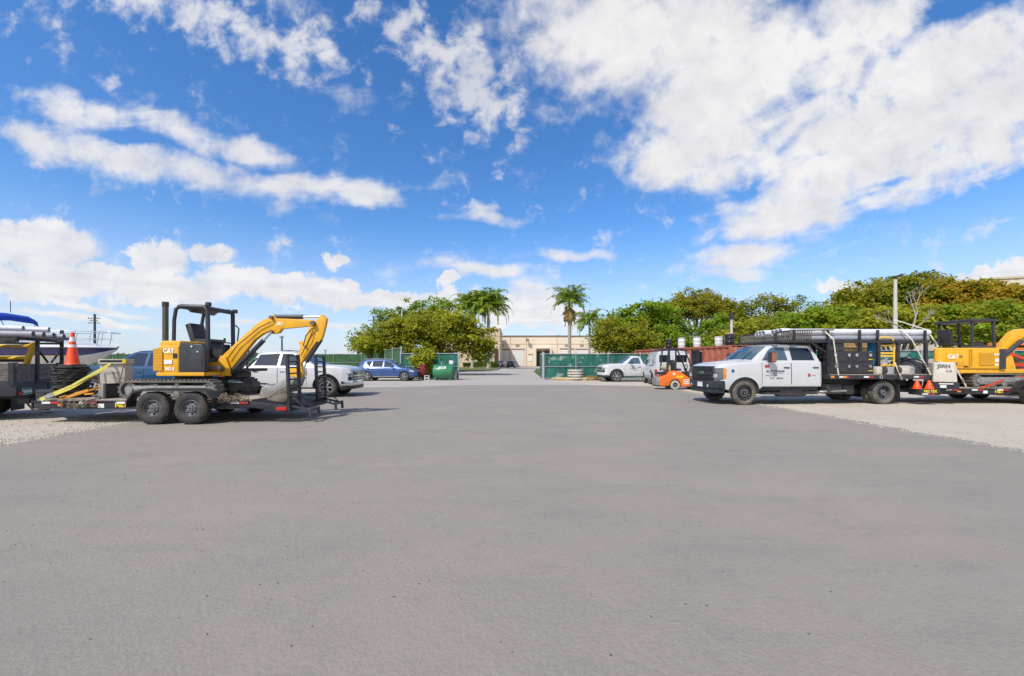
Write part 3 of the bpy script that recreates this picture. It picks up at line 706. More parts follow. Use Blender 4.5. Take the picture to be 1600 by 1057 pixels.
def flatbed_bed(root, side_boards=False):
    x0, x1 = -2.92, -6.72
    d = MB().ab((x0, -1.16, 0.88), (x1, 1.16, 1.02))
    bed = d.build('bed', BLK, root, bevel=0.008)
    MB().ab((x0 - 0.02, -1.10, 1.022), (x1 + 0.02, 1.10, 1.045)).build('deck', DECK, bed)
    for s in (1, -1):
        t1, t2 = MB(), MB()
        for x in (-3.25, -4.15, -6.0): t1.ab((x, s * 1.161, 0.93), (x - 0.18, s * 1.166, 0.985)); t2.ab((x - 0.18, s * 1.161, 0.93), (x - 0.36, s * 1.166, 0.985))
        t1.build('white_reflector', WTAPE, bed); t2.build('red_reflector', RTAPE, bed)
        for x in (-3.0, -3.45): MB().box((x, s * 1.175, 0.955), (0.12, 0.025, 0.07)).build('marker_lamp', AMB, bed, bevel=0.008)
        rg_ = MB().tube([(-4.78 + 0.05 * math.cos(a), s * 1.17, 0.95 + 0.05 * math.sin(a)) for a in [2 * math.pi * i / 12 for i in range(13)]], 0.012)
        rg_.build('tie_ring', GALV, bed)
    for q in (-1, 1): MB().ab((x1 - 0.005, q * 1.0, 0.90), (x1 - 0.03, q * 0.78, 1.0)).build('tail_light', RED, bed, bevel=0.01)
    MB().ab((x1 + 0.1, -0.55, 0.50), (x1 - 0.05, 0.55, 0.62)).ab((x1 + 0.1, -0.5, 0.6), (x1, -0.4, 0.9)).ab((x1 + 0.1, 0.4, 0.6), (x1, 0.5, 0.9)).bar((x1 + 0.3, 0, 0.56), (x1 - 0.25, 0, 0.56), 0.08, 0.08).build('rear_bumper', BLK, bed, bevel=0.01)
    MB().ab((x1 - 0.055, 0.45, 0.53), (x1 - 0.065, 0.75, 0.68)).build('number_plate', WTAPE, bed)
    # pipe rack over bed and cab
    r = MB(); posts = (-2.98, -4.15, -4.82, -5.55, -6.60)
    for s in (1, -1):
        for x in posts: r.ab((x - 0.045, s * 1.02 - 0.045, 1.03), (x + 0.045, s * 1.02 + 0.045, 2.20))
        r.bar((-2.98, s * 1.02, 2.17), (-6.70, s * 1.02, 2.17), 0.08, 0.08)
        r.bar((-2.98, s * 1.02, 2.17), (-1.10, s * 0.98, 2.17), 0.07, 0.07)
        r.bar((-1.10, s * 0.98, 2.17), (-1.10, s * 0.98, 2.46), 0.06, 0.06)
        r.bar((-1.10, s * 0.98, 2.47), (-1.75, s * 1.0, 2.56), 0.05, 0.05); r.bar((-1.75, s * 1.0, 2.56), (-3.2, s * 1.0, 2.58), 0.04, 0.04)
        for x in (-1.75, -2.98, -4.15, -4.82, -6.60): r.ab((x - 0.035, s * 1.0 - 0.03, 2.15), (x + 0.035, s * 1.0 + 0.03, 2.585))
        r.bar((-2.98, s * 1.02, 1.75), (-2.2, s * 1.0, 2.24), 0.05, 0.05)
    for x in (-1.10, -1.75, -2.4, -2.98, -3.6, -4.15, -4.82, -5.55, -6.60): r.bar((x, -1.0, 2.165), (x, 1.0, 2.165), 0.07, 0.06)
    rack = r.build('pipe_rack', BLK, root, bevel=0.006)
    mesh = MB()                                            # expanded-metal basket at the front
    for s in (1, -1):
        for i in range(15):
            x = -1.12 - i * 0.085; zt = 2.47 + 0.10 * i / 14
            mesh.bar((x, s * 0.99, 2.18), (x - 0.11, s * 0.99, zt), 0.014, 0.016); mesh.bar((x - 0.11, s * 0.99, 2.18), (x, s * 0.99, zt), 0.014, 0.016)
    for i in range(24):
        y_ = -0.96 + i * 0.08; mesh.bar((-1.11, y_, 2.18), (-1.11, y_ + 0.08, 2.46), 0.014, 0.016); mesh.bar((-1.11, y_ + 0.08, 2.18), (-1.11, y_, 2.46), 0.014, 0.016)
    mesh.build('mesh_basket', TRACK, rack)
    hb = MB().ab((-2.93, -1.1, 1.03), (-2.99, 1.1, 1.10)).ab((-2.93, -1.1, 1.6), (-2.99, 1.1, 1.68))
    for i in range(12): hb.ab((-2.945, -1.05 + i * 0.19, 1.1), (-2.975, -1.02 + i * 0.19, 2.13))
    hb.build('headboard', BLK, rack)
    return bed

truck = thing('flatbed_truck', 'white crew cab flatbed truck with black grille and a pipe rack over its cab', 'truck', (7.86, 14.93, 0.008), R(184))
flatbed_truck(truck); flatbed_bed(truck)
def on_truck(root, x, y, z):                                # local truck point -> yard
    a = root.rotation_euler.z; return Vector((root.location.x + x * math.cos(a) - y * math.sin(a), root.location.y + x * math.sin(a) + y * math.cos(a), root.location.z + z))
DR = (R(90), 0, R(180))
ysd = 1.004
writing('BLUE STREAM', 0.105, INK, truck, (-1.08, ysd, 1.15), DR, bold=0.002)
writing('UNDERGROUND  UTILITIES', 0.038, INKG, truck, (-1.10, ysd + 0.001, 1.075), DR)
writing('(305) 262-7380', 0.07, INKG, truck, (-0.93, ysd + 0.001, 1.01), DR)
writing('DOT  380763', 0.085, INK, truck, (-1.12, ysd + 0.001, 0.91), DR)
MB().box((-0.78, ysd + 0.002, 1.33), (0.15, 0.004, 0.09)).build('red_sticker', RTAPE, truck)
MB().box((-2.30, ysd + 0.002, 1.02), (0.085, 0.004, 0.10)).build('round_decal', RTAPE, truck)
writing('Prosper', 0.05, INKG, truck, (-2.46, ysd + 0.002, 1.015), DR)

# pipes on the rack: each pipe a thing
def pipe(root, name, label, x0, x1, y, z, r, m, group):
    p0, p1 = on_truck(root, x0, y, z), on_truck(root, x1, y, z)
    t = thing(name, label, 'pipe', (p0 + p1) / 2, root.rotation_euler.z, group)
    L_ = abs(x1 - x0) / 2
    MB().lathe([(r, -L_), (r, L_), (r * 0.88, L_), (r * 0.88, -L_)], (0, 0, 0), 'x', 20, close=True).build('tube_wall', m, t)
    MB().lathe([(r * 1.12, L_ - 0.30), (r * 1.12, L_ - 0.02), (r * 0.9, L_ - 0.02), (r * 0.9, L_ - 0.30)], (0, 0, 0), 'x', 20, close=True).build('bell_end', m, t)
    return t
GP = 'pipes carried on the white truck rack'
for i in range(7):
    pipe(truck, 'plastic_pipe', 'dark grey pipe in the bottom layer of the white truck rack', -1.65, -6.85, 0.83 - 0.265 * i, 2.305, 0.10, PVCG, GP)
for i in range(6):
    pipe(truck, 'plastic_pipe', 'pale pipe in the top layer of the white truck rack' if i < 5 else 'pale pipe at the far edge of the white truck rack top layer', -1.4 - 0.08 * (i % 3), -6.95 + 0.3 * (i % 2), 0.80 - 0.29 * i, 2.515, 0.115, PVC, GP)

# load on the bed
tg = 'black toolboxes stacked on the white truck bed'
for i, (x, z, lab) in enumerate([(-3.42, 1.05, 'lower black toolbox nearest the truck cab, with scuffed lid'), (-4.20, 1.05, 'lower black toolbox nearest the yellow hand truck'),
                            (-3.42, 1.44, 'upper black toolbox nearest the truck cab'), (-4.20, 1.44, 'upper black toolbox nearest the yellow hand truck')]):
    p = on_truck(truck, x, 0.78, z); t = thing('toolbox', lab, 'toolbox', p, truck.rotation_euler.z, tg)
    MB().ab((-0.385, -0.3, 0), (0.385, 0.3, 0.385)).build('box', CHAR, t, bevel=0.015)
    MB().ab((-0.36, 0.295, 0.03), (0.36, 0.312, 0.355)).build('door', BLK, t, bevel=0.008)
    for q in (-0.25, 0.25):
        MB().lathe([(0.05, 0), (0.05, 0.02)], (q, 0.31, 0.27), 'y', 16).box((q, 0.325, 0.26), (0.035, 0.015, 0.09)).build('latch', CHROME, t)
    if i in (1, 3): MB().box((-0.26, 0.314, 0.12), (0.16, 0.004, 0.025)).build('name_strip', YINK, t)
p = on_truck(truck, -3.30, 0.75, 1.83); t = thing('tool_case', 'black plastic tool case on top of the stacked toolboxes', 'case', p, truck.rotation_euler.z)
MB().ab((-0.28, -0.25, 0), (0.28, 0.25, 0.30)).build('shell', CHAR, t, bevel=0.03)
MB().ab((-0.29, -0.26, 0.18), (0.29, 0.26, 0.20)).box((0, 0.26, 0.22), (0.16, 0.03, 0.05)).build('lid_seam', BLK, t)
p = on_truck(truck, -4.10, 0.55, 1.83); t = thing('wooden_crate', 'tan plywood crate on top of the toolboxes behind the black case', 'crate', p, truck.rotation_euler.z)
cr = MB()
for i in range(3): cr.ab((-0.5, 0.25, 0.01 + i * 0.115), (0.5, 0.28, 0.11 + i * 0.115)); cr.ab((-0.5, -0.28, 0.01 + i * 0.115), (0.5, -0.25, 0.11 + i * 0.115))
cr.ab((-0.5, -0.25, 0), (0.5, 0.25, 0.05)).ab((-0.5, -0.25, 0), (-0.47, 0.25, 0.34)).ab((0.47, -0.25, 0), (0.5, 0.25, 0.34))
cr.build('slats', TAN, t)
def hand_truck(root, lay=0):
    f = MB()
    for s in (-1, 1):
        f.tube([(s * 0.30, 0, 0.05), (s * 0.30, 0, 1.10), (s * 0.26, 0.02, 1.22), (s * 0.15, 0.04, 1.27)], 0.032, 10)
    f.tube([(-0.15, 0.04, 1.27), (0.15, 0.04, 1.27)], 0.032, 10)
    for z in (0.30, 0.62, 0.72, 0.98): f.box((0, 0, z), (0.58, 0.03, 0.06))
    f.build('frame', HTY, root, ang=50)
    MB().bar((-0.2, 0, 0.30), (0.12, 0, 0.62), 0.03, 0.03).bar((0.2, 0, 0.30), (-0.12, 0, 0.62), 0.03, 0.03).build('brace', GALV, root)
    MB().box((0, 0.12, 0.03), (0.45, 0.26, 0.015)).build('toe_plate', HTY, root)
    for s in (-1, 1): MB().lathe([(0.05, -0.04), (0.13, -0.04), (0.13, 0.04), (0.05, 0.04)], (s * 0.26, -0.16, 0.13), 'x', 20).build('wheel', RUBB, root)
p = on_truck(truck, -5.18, 0.95, 1.06); t = thing('hand_truck', 'yellow hand truck standing upright on the white truck bed', 'hand truck', p, truck.rotation_euler.z + R(180)); hand_truck(t)
p = on_truck(truck, -5.02, 0.32, 1.06); t = thing('blue_barrel', 'blue plastic barrel behind the yellow hand truck', 'barrel', p)
MB().lathe([(0.30, 0), (0.33, 0.05), (0.34, 0.35), (0.36, 0.38), (0.34, 0.41), (0.34, 0.75), (0.36, 0.78), (0.34, 0.81), (0.33, 1.1), (0.28, 1.18)], (0, 0, 0), 'z', 28).build('shell', BTARP, t)
MB().cyl((0.12, 0, 1.19), 'z', 0.05, 0.04).build('bung', WTAPE, t)
p = on_truck(truck, -4.55, 0.2, 1.06); t = thing('blue_tarpaulin', 'crumpled blue tarpaulin bundle under the rack behind the toolboxes', 'tarp', p)
rr = random.Random(3); mb = MB(); rows = []
for i in range(13):
    a = math.pi * i / 12; rows.append([((0.42 + rr.uniform(-.04, .04)) * math.sin(a) * math.cos(b_) , (0.3 + rr.uniform(-.04, .04)) * math.sin(a) * math.sin(b_), 0.62 - 0.62 * math.cos(a) * (1 + rr.uniform(-.05, .05))) for b_ in [2 * math.pi * j / 18 for j in range(18)]])
for r_ in rows: r_.append(r_[0])
mb.grid(rows); tag(mb.build('tarp', BTARP, t), None)
for i, (x, w, h, m, lab) in enumerate([(-4.78, 0.22, 0.27, CONC, 'small grey bag on the truck bed left of the strap'), (-5.15, 0.34, 0.26, GALV, 'grey metal pail box at the foot of the yellow hand truck'), (-5.72, 0.40, 0.30, CONC, 'grey concrete block on the bed right of the hand truck'), (-6.05, 0.20, 0.28, STEEL, 'small steel canister near the truck bed end')]):
    p = on_truck(truck, x, 1.02, 1.045); t = thing('bed_load', lab, 'load', p, truck.rotation_euler.z)
    t.name = ['cement_bag', 'metal_box', 'concrete_lump', 'steel_canister'][i]
    if i == 3: MB().lathe([(0.1, 0), (0.1, 0.22), (0.05, 0.27), (0.05, 0.30)], (0, 0, 0), 'z', 18).build('can', m, t)
    else:
        MB().ab((-w / 2, -0.12, 0), (w / 2, 0.10, h)).build('block', m, t, bevel=0.05 if i == 0 else 0.02)
    MB().box((0, 0.0, h + 0.01), (w * 0.5, 0.06, 0.03)).build('grip', BLK, t)
p = on_truck(truck, -6.62, 0.35, 1.05); t = thing('tarp_mound', 'black tarpaulin heap hanging over the rear end of the flatbed', 'tarp', p)
rows = []; rr = random.Random(8)
for i in range(11):
    a = math.pi / 2 * i / 10; rows.append([((0.70 * (1 + rr.uniform(-.08, .08))) * math.cos(a) * math.cos(b_), 0.62 * math.cos(a) * math.sin(b_) * (1 + rr.uniform(-.06, .06)), (0.56 if i else 0.0) * math.sin(a) * (1 + rr.uniform(-.08, .08)) - (0.0)) for b_ in [2 * math.pi * j / 26 for j in range(26)]])
for r_ in rows: r_.append(r_[0])
MB().grid(rows).build('sheet', CHAR, t, ang=25)
MB().tube([(0.3, -0.62, 0.1), (0.1, -0.5, 0.38), (-0.1, -0.1, 0.60), (-0.2, 0.3, 0.5)], 0.012).build('rope', WSTRAP, t)
def strap(label, pts, m, w=0.05, group=None, name='ratchet_strap'):
    t = thing(name, label, 'strap', pts[0], 0, group); mb = MB(world=True)
    for a, b in zip(pts, pts[1:]): mb.bar(a, b, w, 0.008, up=(0.2, -1, 0.1))
    mb.build('webbing', m, t)
    c = Vector(pts[-1]) * 0.72 + Vector(pts[-2]) * 0.28; d = (Vector(pts[-1]) - Vector(pts[-2])).normalized()
    MB(world=True).bar(c - d * 0.09, c + d * 0.09, w * 1.15, 0.04, up=(0.2, -1, 0.1)).build('ratchet', STEEL, t, bevel=0.008)
    return t
strap('cream strap over the pipes just behind the cab', [on_truck(truck, -2.55, 0.3, 2.65), on_truck(truck, -2.85, 0.95, 2.60), on_truck(truck, -3.06, 1.14, 2.24), on_truck(truck, -3.20, 1.19, 1.02)], WSTRAP)
strap('cream strap from the pipes down to the truck bed rear', [on_truck(truck, -5.45, 0.3, 2.65), on_truck(truck, -5.75, 0.98, 2.60), on_truck(truck, -5.95, 1.14, 2.24), on_truck(truck, -6.60, 1.19, 1.02)], WSTRAP)
strap('short cream strap hanging down over the truck bed edge', [on_truck(truck, -5.35, 1.1, 1.45), on_truck(truck, -5.42, 1.19, 1.1), on_truck(truck, -5.50, 1.195, 0.88)], WSTRAP, 0.06)

# ---- the other work truck at the left edge ------------------------------------------
ltr = thing('flatbed_truck', 'black work truck with stake body and pipe rack, cut off by the left edge', 'truck', (-17.54, 9.37, 0.006), R(203.6))
def left_truck(root):
    b = MB().ab((-1.2, -1.18, 0.62), (-5.02, 1.18, 0.98)).build('bed', CHAR, root, bevel=0.015)
    pl = MB()
    for s in (1, -1):
        for i in range(3): pl.ab((-1.2, s * 1.16, 1.0 + i * 0.145), (-4.98, s * 1.12, 1.135 + i * 0.145))
    for i in range(3): pl.ab((-4.97, -1.10, 1.0 + i * 0.145), (-5.01, 1.10, 1.135 + i * 0.145))
    sb = pl.build('stake_boards', PLANK, root)
    st = MB()
    for x in (-1.6, -2.7, -3.8, -4.94):
        for s in (1, -1): MB().ab((x - 0.05, s * 1.165, 0.9), (x + 0.05, s * 1.215, 1.46)).build('stake_post', BLK, sb)
    for y_ in (-0.5, 0.4): MB().ab((-5.015, y_ - 0.04, 0.9), (-5.06, y_ + 0.04, 1.46)).build('stake_post', BLK, sb)
    r = MB()
    for x in (-1.3, -3.2, -4.9):
        for yy in ((0.95, -0.95) if x > -4 else (0.12, -0.98)):
            r.ab((x - 0.035, yy - 0.035, 0.98), (x + 0.035, yy + 0.035, 2.10 if yy > 0 and x < -4 else 2.42))
            r.bar((x, yy, 1.85), (x, yy - 0.45 if yy > 0 else yy + 0.5, 1.46), 0.04, 0.04)
        r.bar((x, -1.0, 2.08), (x, 1.0, 2.08), 0.06, 0.07)
    for s in (1, -1): r.bar((0.9, s * 0.95, 2.02), (-4.95, s * 0.95, 2.02), 0.05, 0.06)
    r.build('pipe_rack', BLK, root, bevel=0.006)
    for q in (-1, 1): MB().ab((-5.025, q * 1.12, 0.64), (-5.05, q * 0.96, 0.72)).build('tail_light', RED, b, bevel=0.01)
    MB().ab((-4.6, -1.182, 0.86), (-4.78, -1.188, 0.92)).ab((-5.022, -1.14, 0.90), (-5.03, -0.96, 0.96)).build('white_reflector', WTAPE, b)
    MB().ab((-5.022, -0.93, 0.90), (-5.03, -0.70, 0.98)).build('red_reflector', RTAPE, b)
    q = MB().box((-5.03, 0.80, 0.72), (0.012, 0.36, 0.17)).build('number_plate', WTAPE, b)
    MB().box((-5.038, 0.80, 0.78), (0.006, 0.34, 0.045)).box((-5.038, 0.80, 0.665), (0.006, 0.34, 0.03)).build('plate_band', mat('plate_green', (0.05, 0.28, 0.16), 0.5), q)
    MB().ab((-4.9, -0.9, 0.40), (-5.12, 0.9, 0.54)).bar((-4.7, 0, 0.46), (-5.45, 0, 0.46), 0.1, 0.1).lathe([(0.03, 0), (0.03, 0.08), (0.05, 0.12), (0.0, 0.16)], (-5.4, 0, 0.5), 'z', 12).build('rear_bumper', BLK, root, bevel=0.01)
    for s in (1, -1):
        wheel(root, (-3.5, s * 0.93, 0.40), 0.40, 0.24, 0.27, s, RIMB, 8, 'deep'); wheel(root, (-3.5, s * 0.66, 0.40), 0.40, 0.23, 0.27, s, RIMB, 8)
        wheel(root, (1.0, s * 0.88, 0.40), 0.40, 0.24, 0.27, s, RIMB, 8)
        MB().box((-4.05, s * 0.8, 0.36), (0.015, 0.55, 0.5)).build('mud_flap', PLAST, root)
    MB().ab((-4.9, -0.45, 0.5), (2.0, 0.45, 0.62)).build('chassis_frame', BLK, root)
    c = Shell(zl=[(-1.0, 0.55), (2.0, 0.55)], zt=[(-1.0, 1.45), (0.7, 1.45), (1.9, 1.3), (2.0, 1.2)], hw=[(-1.0, 0.98), (1.4, 0.98), (2.0, 0.86)], arches=[(1.0, 0.40, 0.53)])
    m = MB(); c.body(m, -1.0, 2.0); c.cabin(m, [(0.7, 1.45), (0.1, 1.98), (-0.3, 2.03), (-0.9, 2.0), (-1.0, 1.45)]); m.build('body', BLKG, root)
    for s in (1, -1): c.side_glass([(0.45, 1.48), (-0.75, 1.48), (-0.72, 1.9), (0.0, 1.9)], s, GLASS, root)
    c.top_glass(0.66, 0.12, 0.9, root)
left_truck(ltr)
GP2 = 'pipes carried on the black truck rack'
for i in range(6):
    pipe(ltr, 'plastic_pipe', 'grey open-ended pipe in the bottom layer on the black truck rack', 1.0, -5.15 - 0.06 * (i % 3), 0.80 - 0.30 * i, 2.20, 0.085, PVCG, GP2)
for i in range(3):
    pipe(ltr, 'plastic_pipe', 'pale pipe in the top layer on the black truck rack', 0.8, -4.4 - 0.35 * i, 0.70 - 0.33 * i, 2.37, 0.075, PVC, GP2)
t = thing('yellow_rack', 'yellow steel tube frame lying on the black truck bed at the left edge', 'frame', P(20, 574, 11.4))
mb = MB(True)
for Y_ in (11.3, 11.75):
    mb.tube([P(-30, 541, Y_), P(44, 541, Y_), P(52, 537, Y_), P(53, 545, Y_)], 0.045, 10); mb.tube([P(-30, 560, Y_), P(46, 560, Y_)], 0.05, 10)
    mb.bar(P(53, 536, Y_), P(40, 573, Y_), 0.09, 0.10)
for q in (-20, 10, 44): mb.bar(P(q, 541, 11.3), P(q, 541, 11.75), 0.05, 0.05)
mb.build('tube_frame', HTY, t, ang=50)
MB(True).ab(P(-25, 566, 11.3), P(38, 562, 11.7)).build('base_beam', BLK, t)

# ---- pickups, suvs, van ---------------------------------------------------------------
def pickup(root, paint, crew=True, bed=True, chrome=True):
    """half-ton pickup, front axle x=0, front=+x, 5.9 m"""
    WB = -3.75
    sh = Shell(zl=[(-4.95, 0.52), (-3.2, 0.42), (-0.6, 0.42), (0.6, 0.42), (0.98, 0.40)],
               zt=[(-4.95, 1.30), (-3.08, 1.30), (-3.04, 1.29), (-0.85, 1.30), (-0.4, 1.33), (0.3, 1.305), (0.72, 1.25), (0.92, 1.17), (0.98, 1.05)],
               hw=[(-4.95, 0.93), (-4.8, 0.98), (-2.6, 0.995), (0.3, 1.0), (0.65, 0.96), (0.85, 0.87), (0.98, 0.74)],
               arches=[(0, 0.43, 0.54), (WB, 0.43, 0.54)], tumble=0.42, bulge=0.05, sill_in=0.06)
    b = MB(); sh.body(b, -4.95 if bed else -3.1, 0.98)
    if crew: roof = [(-0.48, 1.32), (-0.85, 1.55), (-1.28, 1.83), (-1.5, 1.90), (-2.1, 1.93), (-2.65, 1.905), (-2.88, 1.84), (-3.05, 1.52), (-3.10, 1.28)]
    else: roof = [(-0.45, 1.32), (-0.78, 1.55), (-1.15, 1.82), (-1.35, 1.885), (-1.7, 1.88), (-1.85, 1.82), (-1.98, 1.52), (-2.0, 1.28)]
    sh.cabin(b, roof); b.build('body', paint, root, ang=40)
    sh.wells(root, 0.94)
    for s in (1, -1):
        drs = ((-1.95, -0.80), (-3.02, -1.98)) if crew else ((-1.85, -0.62),)
        for x0, x1 in drs:
            sh.panel(x0 - 0.012, x1 + 0.012, 0.47, 1.22, s, BLKG, root, 'door_gap', off=0.001, low=True)
            d = sh.panel(x0, x1, 0.48, 1.21, s, paint, root, 'door', off=0.006, low=True)
            handle(d, x0 + 0.18, s * sh.y(x0, 1.08), 1.08, s, CHROME if chrome else PLAST)
        if crew:
            sh.side_glass([(-0.92, 1.32), (-1.90, 1.32), (-1.88, 1.81), (-1.48, 1.81), (-1.22, 1.66)], s, GLASS, root)
            sh.side_glass([(-2.02, 1.32), (-2.96, 1.33), (-2.80, 1.77), (-2.0, 1.82)], s, GLASS, root)
        else: sh.side_glass([(-0.80, 1.32), (-1.80, 1.32), (-1.74, 1.76), (-1.35, 1.77), (-1.12, 1.66)], s, GLASSB, root)
        mirror(root, -1.0, s * 0.96, 1.36, s, BLKG, False)
        sh.arch_lip(root, s, BLK if chrome else paint, 0.02)
        h = MB().prism([(0.62, 0.98), (0.985, 0.96), (0.965, 1.07), (0.54, 1.11)], s * 0.55, s * 0.90).build('headlight', LENS, root, bevel=0.03)
        MB().prism([(0.70, 0.94), (0.985, 0.915), (0.975, 0.945), (0.70, 0.97)], s * 0.57, s * 0.86).build('lamp_strip', BLKG, h)
        MB().prism([(0.75, 0.70), (0.99, 0.70), (0.985, 0.86), (0.74, 0.86)], s * 0.66, s * 0.86).build('air_vent', BLKG, root, bevel=0.02)
    sh.top_glass(*((-0.54, -1.26) if crew else (-0.40, -1.15)), 0.90, root, GLASSB)
    g = MB().ab((0.88, -0.62, 0.70), (1.01, 0.62, 1.10)).build('grille', BLKG, root, bevel=0.04)
    cb_ = MB().ab((0.99, -0.66, 0.865), (1.03, 0.66, 0.925)).ab((0.99, -0.6, 0.765), (1.022, 0.6, 0.785)).ab((0.99, -0.6, 1.04), (1.022, 0.6, 1.06)).build('grille_bar', CHROME if chrome else GALV, g, bevel=0.01)
    bp = [(0.60, -1.0), (0.82, -0.97), (1.02, -0.70), (1.08, 0), (1.02, 0.70), (0.82, 0.97), (0.60, 1.0), (0.5, 0.8), (0.5, -0.8)]
    bu = MB().prismz(bp, 0.48, 0.70).build('bumper', CHROME if chrome else WHITE, root, bevel=0.035)
    MB().prismz([(x * 0.985, y_ * 0.96) for x, y_ in bp], 0.33, 0.48).build('air_dam', BLK, bu, bevel=0.02)
    if not chrome: MB().box((1.08, 0.1, 0.6), (0.012, 0.32, 0.16)).build('number_plate', WTAPE, bu)
    MB().ab((-4.8, -0.85, 0.35), (0.5, 0.85, 0.5)).build('underbody', BLK, root)
    if bed:
        MB().ab((-4.85, -0.8, 0.8), (-3.15, 0.8, 1.32)).build('bed_liner', BLK, root)
        for s in (1, -1): MB().prism([(-4.97, 0.85), (-4.80, 0.85), (-4.80, 1.25), (-4.97, 1.25)], s * 0.80, s * 0.97).build('tail_light', RED, root, bevel=0.02)
        MB().ab((-4.9, -0.95, 0.5), (-5.08, 0.95, 0.68)).build('rear_bumper', CHROME, root, bevel=0.02)
    for s in (1, -1):
        wheel(root, (0, s * 0.87, 0.42), 0.42, 0.27, 0.275, s, ALLOY, 6, 'alloy'); wheel(root, (WB, s * 0.86, 0.41), 0.41, 0.27, 0.265, s, ALLOY, 6, 'alloy')
    return sh
pk = thing('pickup_truck', 'clean white crew cab pickup with chrome bumper parked behind the excavator', 'pickup', (-7.72, 17.9, 0.006), R(2))
pickup(pk, WHITE)
MB().box((-1.9, 0, 1.955), (0.4, 0.9, 0.02)).build('sunroof', GLASS, pk, bevel=0.005)

pk2 = thing('pickup_truck', 'white regular cab pickup with dirty tyres parked by the green fence', 'pickup', (7.55, 30.75, 0.006), R(184))
pickup(pk2, WHITE, crew=False, chrome=False)
writing('ELECTRIC', 0.14, INKG, pk2, (-1.25, 1.012, 0.98), DR); writing('MIAMI', 0.10, INKG, pk2, (-1.35, 1.012, 0.84), DR)

blue = thing('blue_pickup', 'bright blue pickup parked behind the concrete block, mostly hidden by the excavator', 'pickup', (-16.0, 16.6, 0.006), R(180))
sb_ = pickup(blue, TEAL, crew=True, bed=True, chrome=False)

def suv(root, paint, silver_top=False):
    WB = -2.86
    sh = Shell(zl=[(-3.75, 0.42), (-3.4, 0.30), (0.5, 0.30), (0.93, 0.32)], zt=[(-3.75, 0.98), (-3.5, 1.06), (-2.6, 1.06), (-0.7, 1.02), (-0.2, 1.01), (0.4, 0.93), (0.75, 0.82), (0.93, 0.66)],
               hw=[(-3.75, 0.72), (-3.55, 0.84), (-3.1, 0.90), (-1.5, 0.91), (0.2, 0.91), (0.6, 0.85), (0.8, 0.74), (0.93, 0.55)], arches=[(0, 0.36, 0.41), (WB, 0.36, 0.41)], tumble=0.42, bulge=0.05, sill_in=0.06)
    b = MB(); sh.body(b, -3.75, 0.93); sh.cabin(b, [(-0.25, 1.01), (-0.75, 1.34), (-1.15, 1.57), (-1.5, 1.64), (-2.2, 1.66), (-2.9, 1.62), (-3.25, 1.55), (-3.45, 1.38), (-3.66, 1.04)])
    b.build('body', paint, root, ang=40); sh.wells(root, 0.86)
    for s in (1, -1):
        for x0, x1 in ((-1.62, -0.55), (-2.55, -1.65)):
            sh.panel(x0 - 0.01, x1 + 0.01, 0.36, 0.98, s, BLKG, root, 'door_gap', off=0.001, low=True)
            d = sh.panel(x0, x1, 0.37, 0.97, s, paint, root, 'door', off=0.006, low=True); handle(d, x0 + 0.15, s * sh.y(x0, 0.88), 0.88, s, paint)
        sh.side_glass([(-0.72, 1.05), (-1.58, 1.07), (-1.58, 1.54), (-1.32, 1.52), (-1.0, 1.36)], s, GLASS, root)
        sh.side_glass([(-1.66, 1.07), (-2.50, 1.09), (-2.45, 1.54), (-1.66, 1.55)], s, GLASS, root)
        sh.side_glass([(-2.58, 1.10), (-3.36, 1.12), (-3.18, 1.45), (-2.55, 1.53)], s, GLASS, root)
        mirror(root, -0.85, s * 0.86, 1.08, s, paint)
        MB().prism([(0.40, 0.72), (0.80, 0.66), (0.70, 0.80), (0.38, 0.86)], s * 0.62, s * 0.89).build('headlight', LENS, root, bevel=0.03)
        MB().prism([(-3.76, 0.82), (-3.42, 0.84), (-3.46, 1.06), (-3.70, 1.02)], s * 0.62, s * 0.885).build('tail_light', RED, root, bevel=0.03)
        sh.panel(-2.4, -0.45, 0.31, 0.36, s, CHROME, root, 'sill_trim', off=0.02)
        MB().bar((-1.3, s * 0.62, 1.68), (-3.1, s * 0.62, 1.68), 0.03, 0.03).build('roof_rail', GALV, root)
        sh.arch_lip(root, s, paint, 0.03)
    sh.top_glass(-0.32, -1.1, 0.88, root, GLASSB); sh.top_glass(-3.30, -3.60, 0.85, root, GLASS, 'rear_window')
    MB().ab((0.78, -0.5, 0.52), (0.945, 0.5, 0.64)).build('grille', BLKG, root, bevel=0.02)
    MB().prismz([(0.5, -0.82), (0.80, -0.75), (0.96, -0.5), (0.98, 0.5), (0.80, 0.75), (0.5, 0.82)], 0.26, 0.42).build('bumper', PLAST, root, bevel=0.03)
    MB().prismz([(-3.4, -0.85), (-3.74, -0.74), (-3.82, -0.5), (-3.82, 0.5), (-3.74, 0.74), (-3.4, 0.85)], 0.36, 0.62).build('rear_bumper', PLAST, root, bevel=0.03)
    MB().ab((-3.83, -0.17, 0.70), (-3.74, 0.17, 0.82)).build('number_plate', WTAPE, root)
    MB().ab((-3.5, -0.8, 0.22), (0.6, 0.8, 0.4)).build('underbody', BLK, root)
    for s in (1, -1):
        for x in (0, WB): wheel(root, (x, s * 0.80, 0.36), 0.36, 0.225, 0.235, s, ALLOY, 5, 'alloy')
sv_ = thing('suv', 'metallic blue suv parked side on in front of the leafy trees', 'suv', (-8.15, 31.9, 0.006), R(-2)); suv(sv_, BLUE)
dk = thing('suv', 'dark navy suv seen from behind, the closer of two on the far drive', 'suv', (0.1, 95.5, 0.006), R(82)); suv(dk, NAVYP)
d2 = dup(dk, (-1.9, 101.5, 0.006), R(76), 'dark navy suv half hidden behind another near the roll-up doors')
dk['group'] = d2['group'] = 'dark suvs on the far drive'

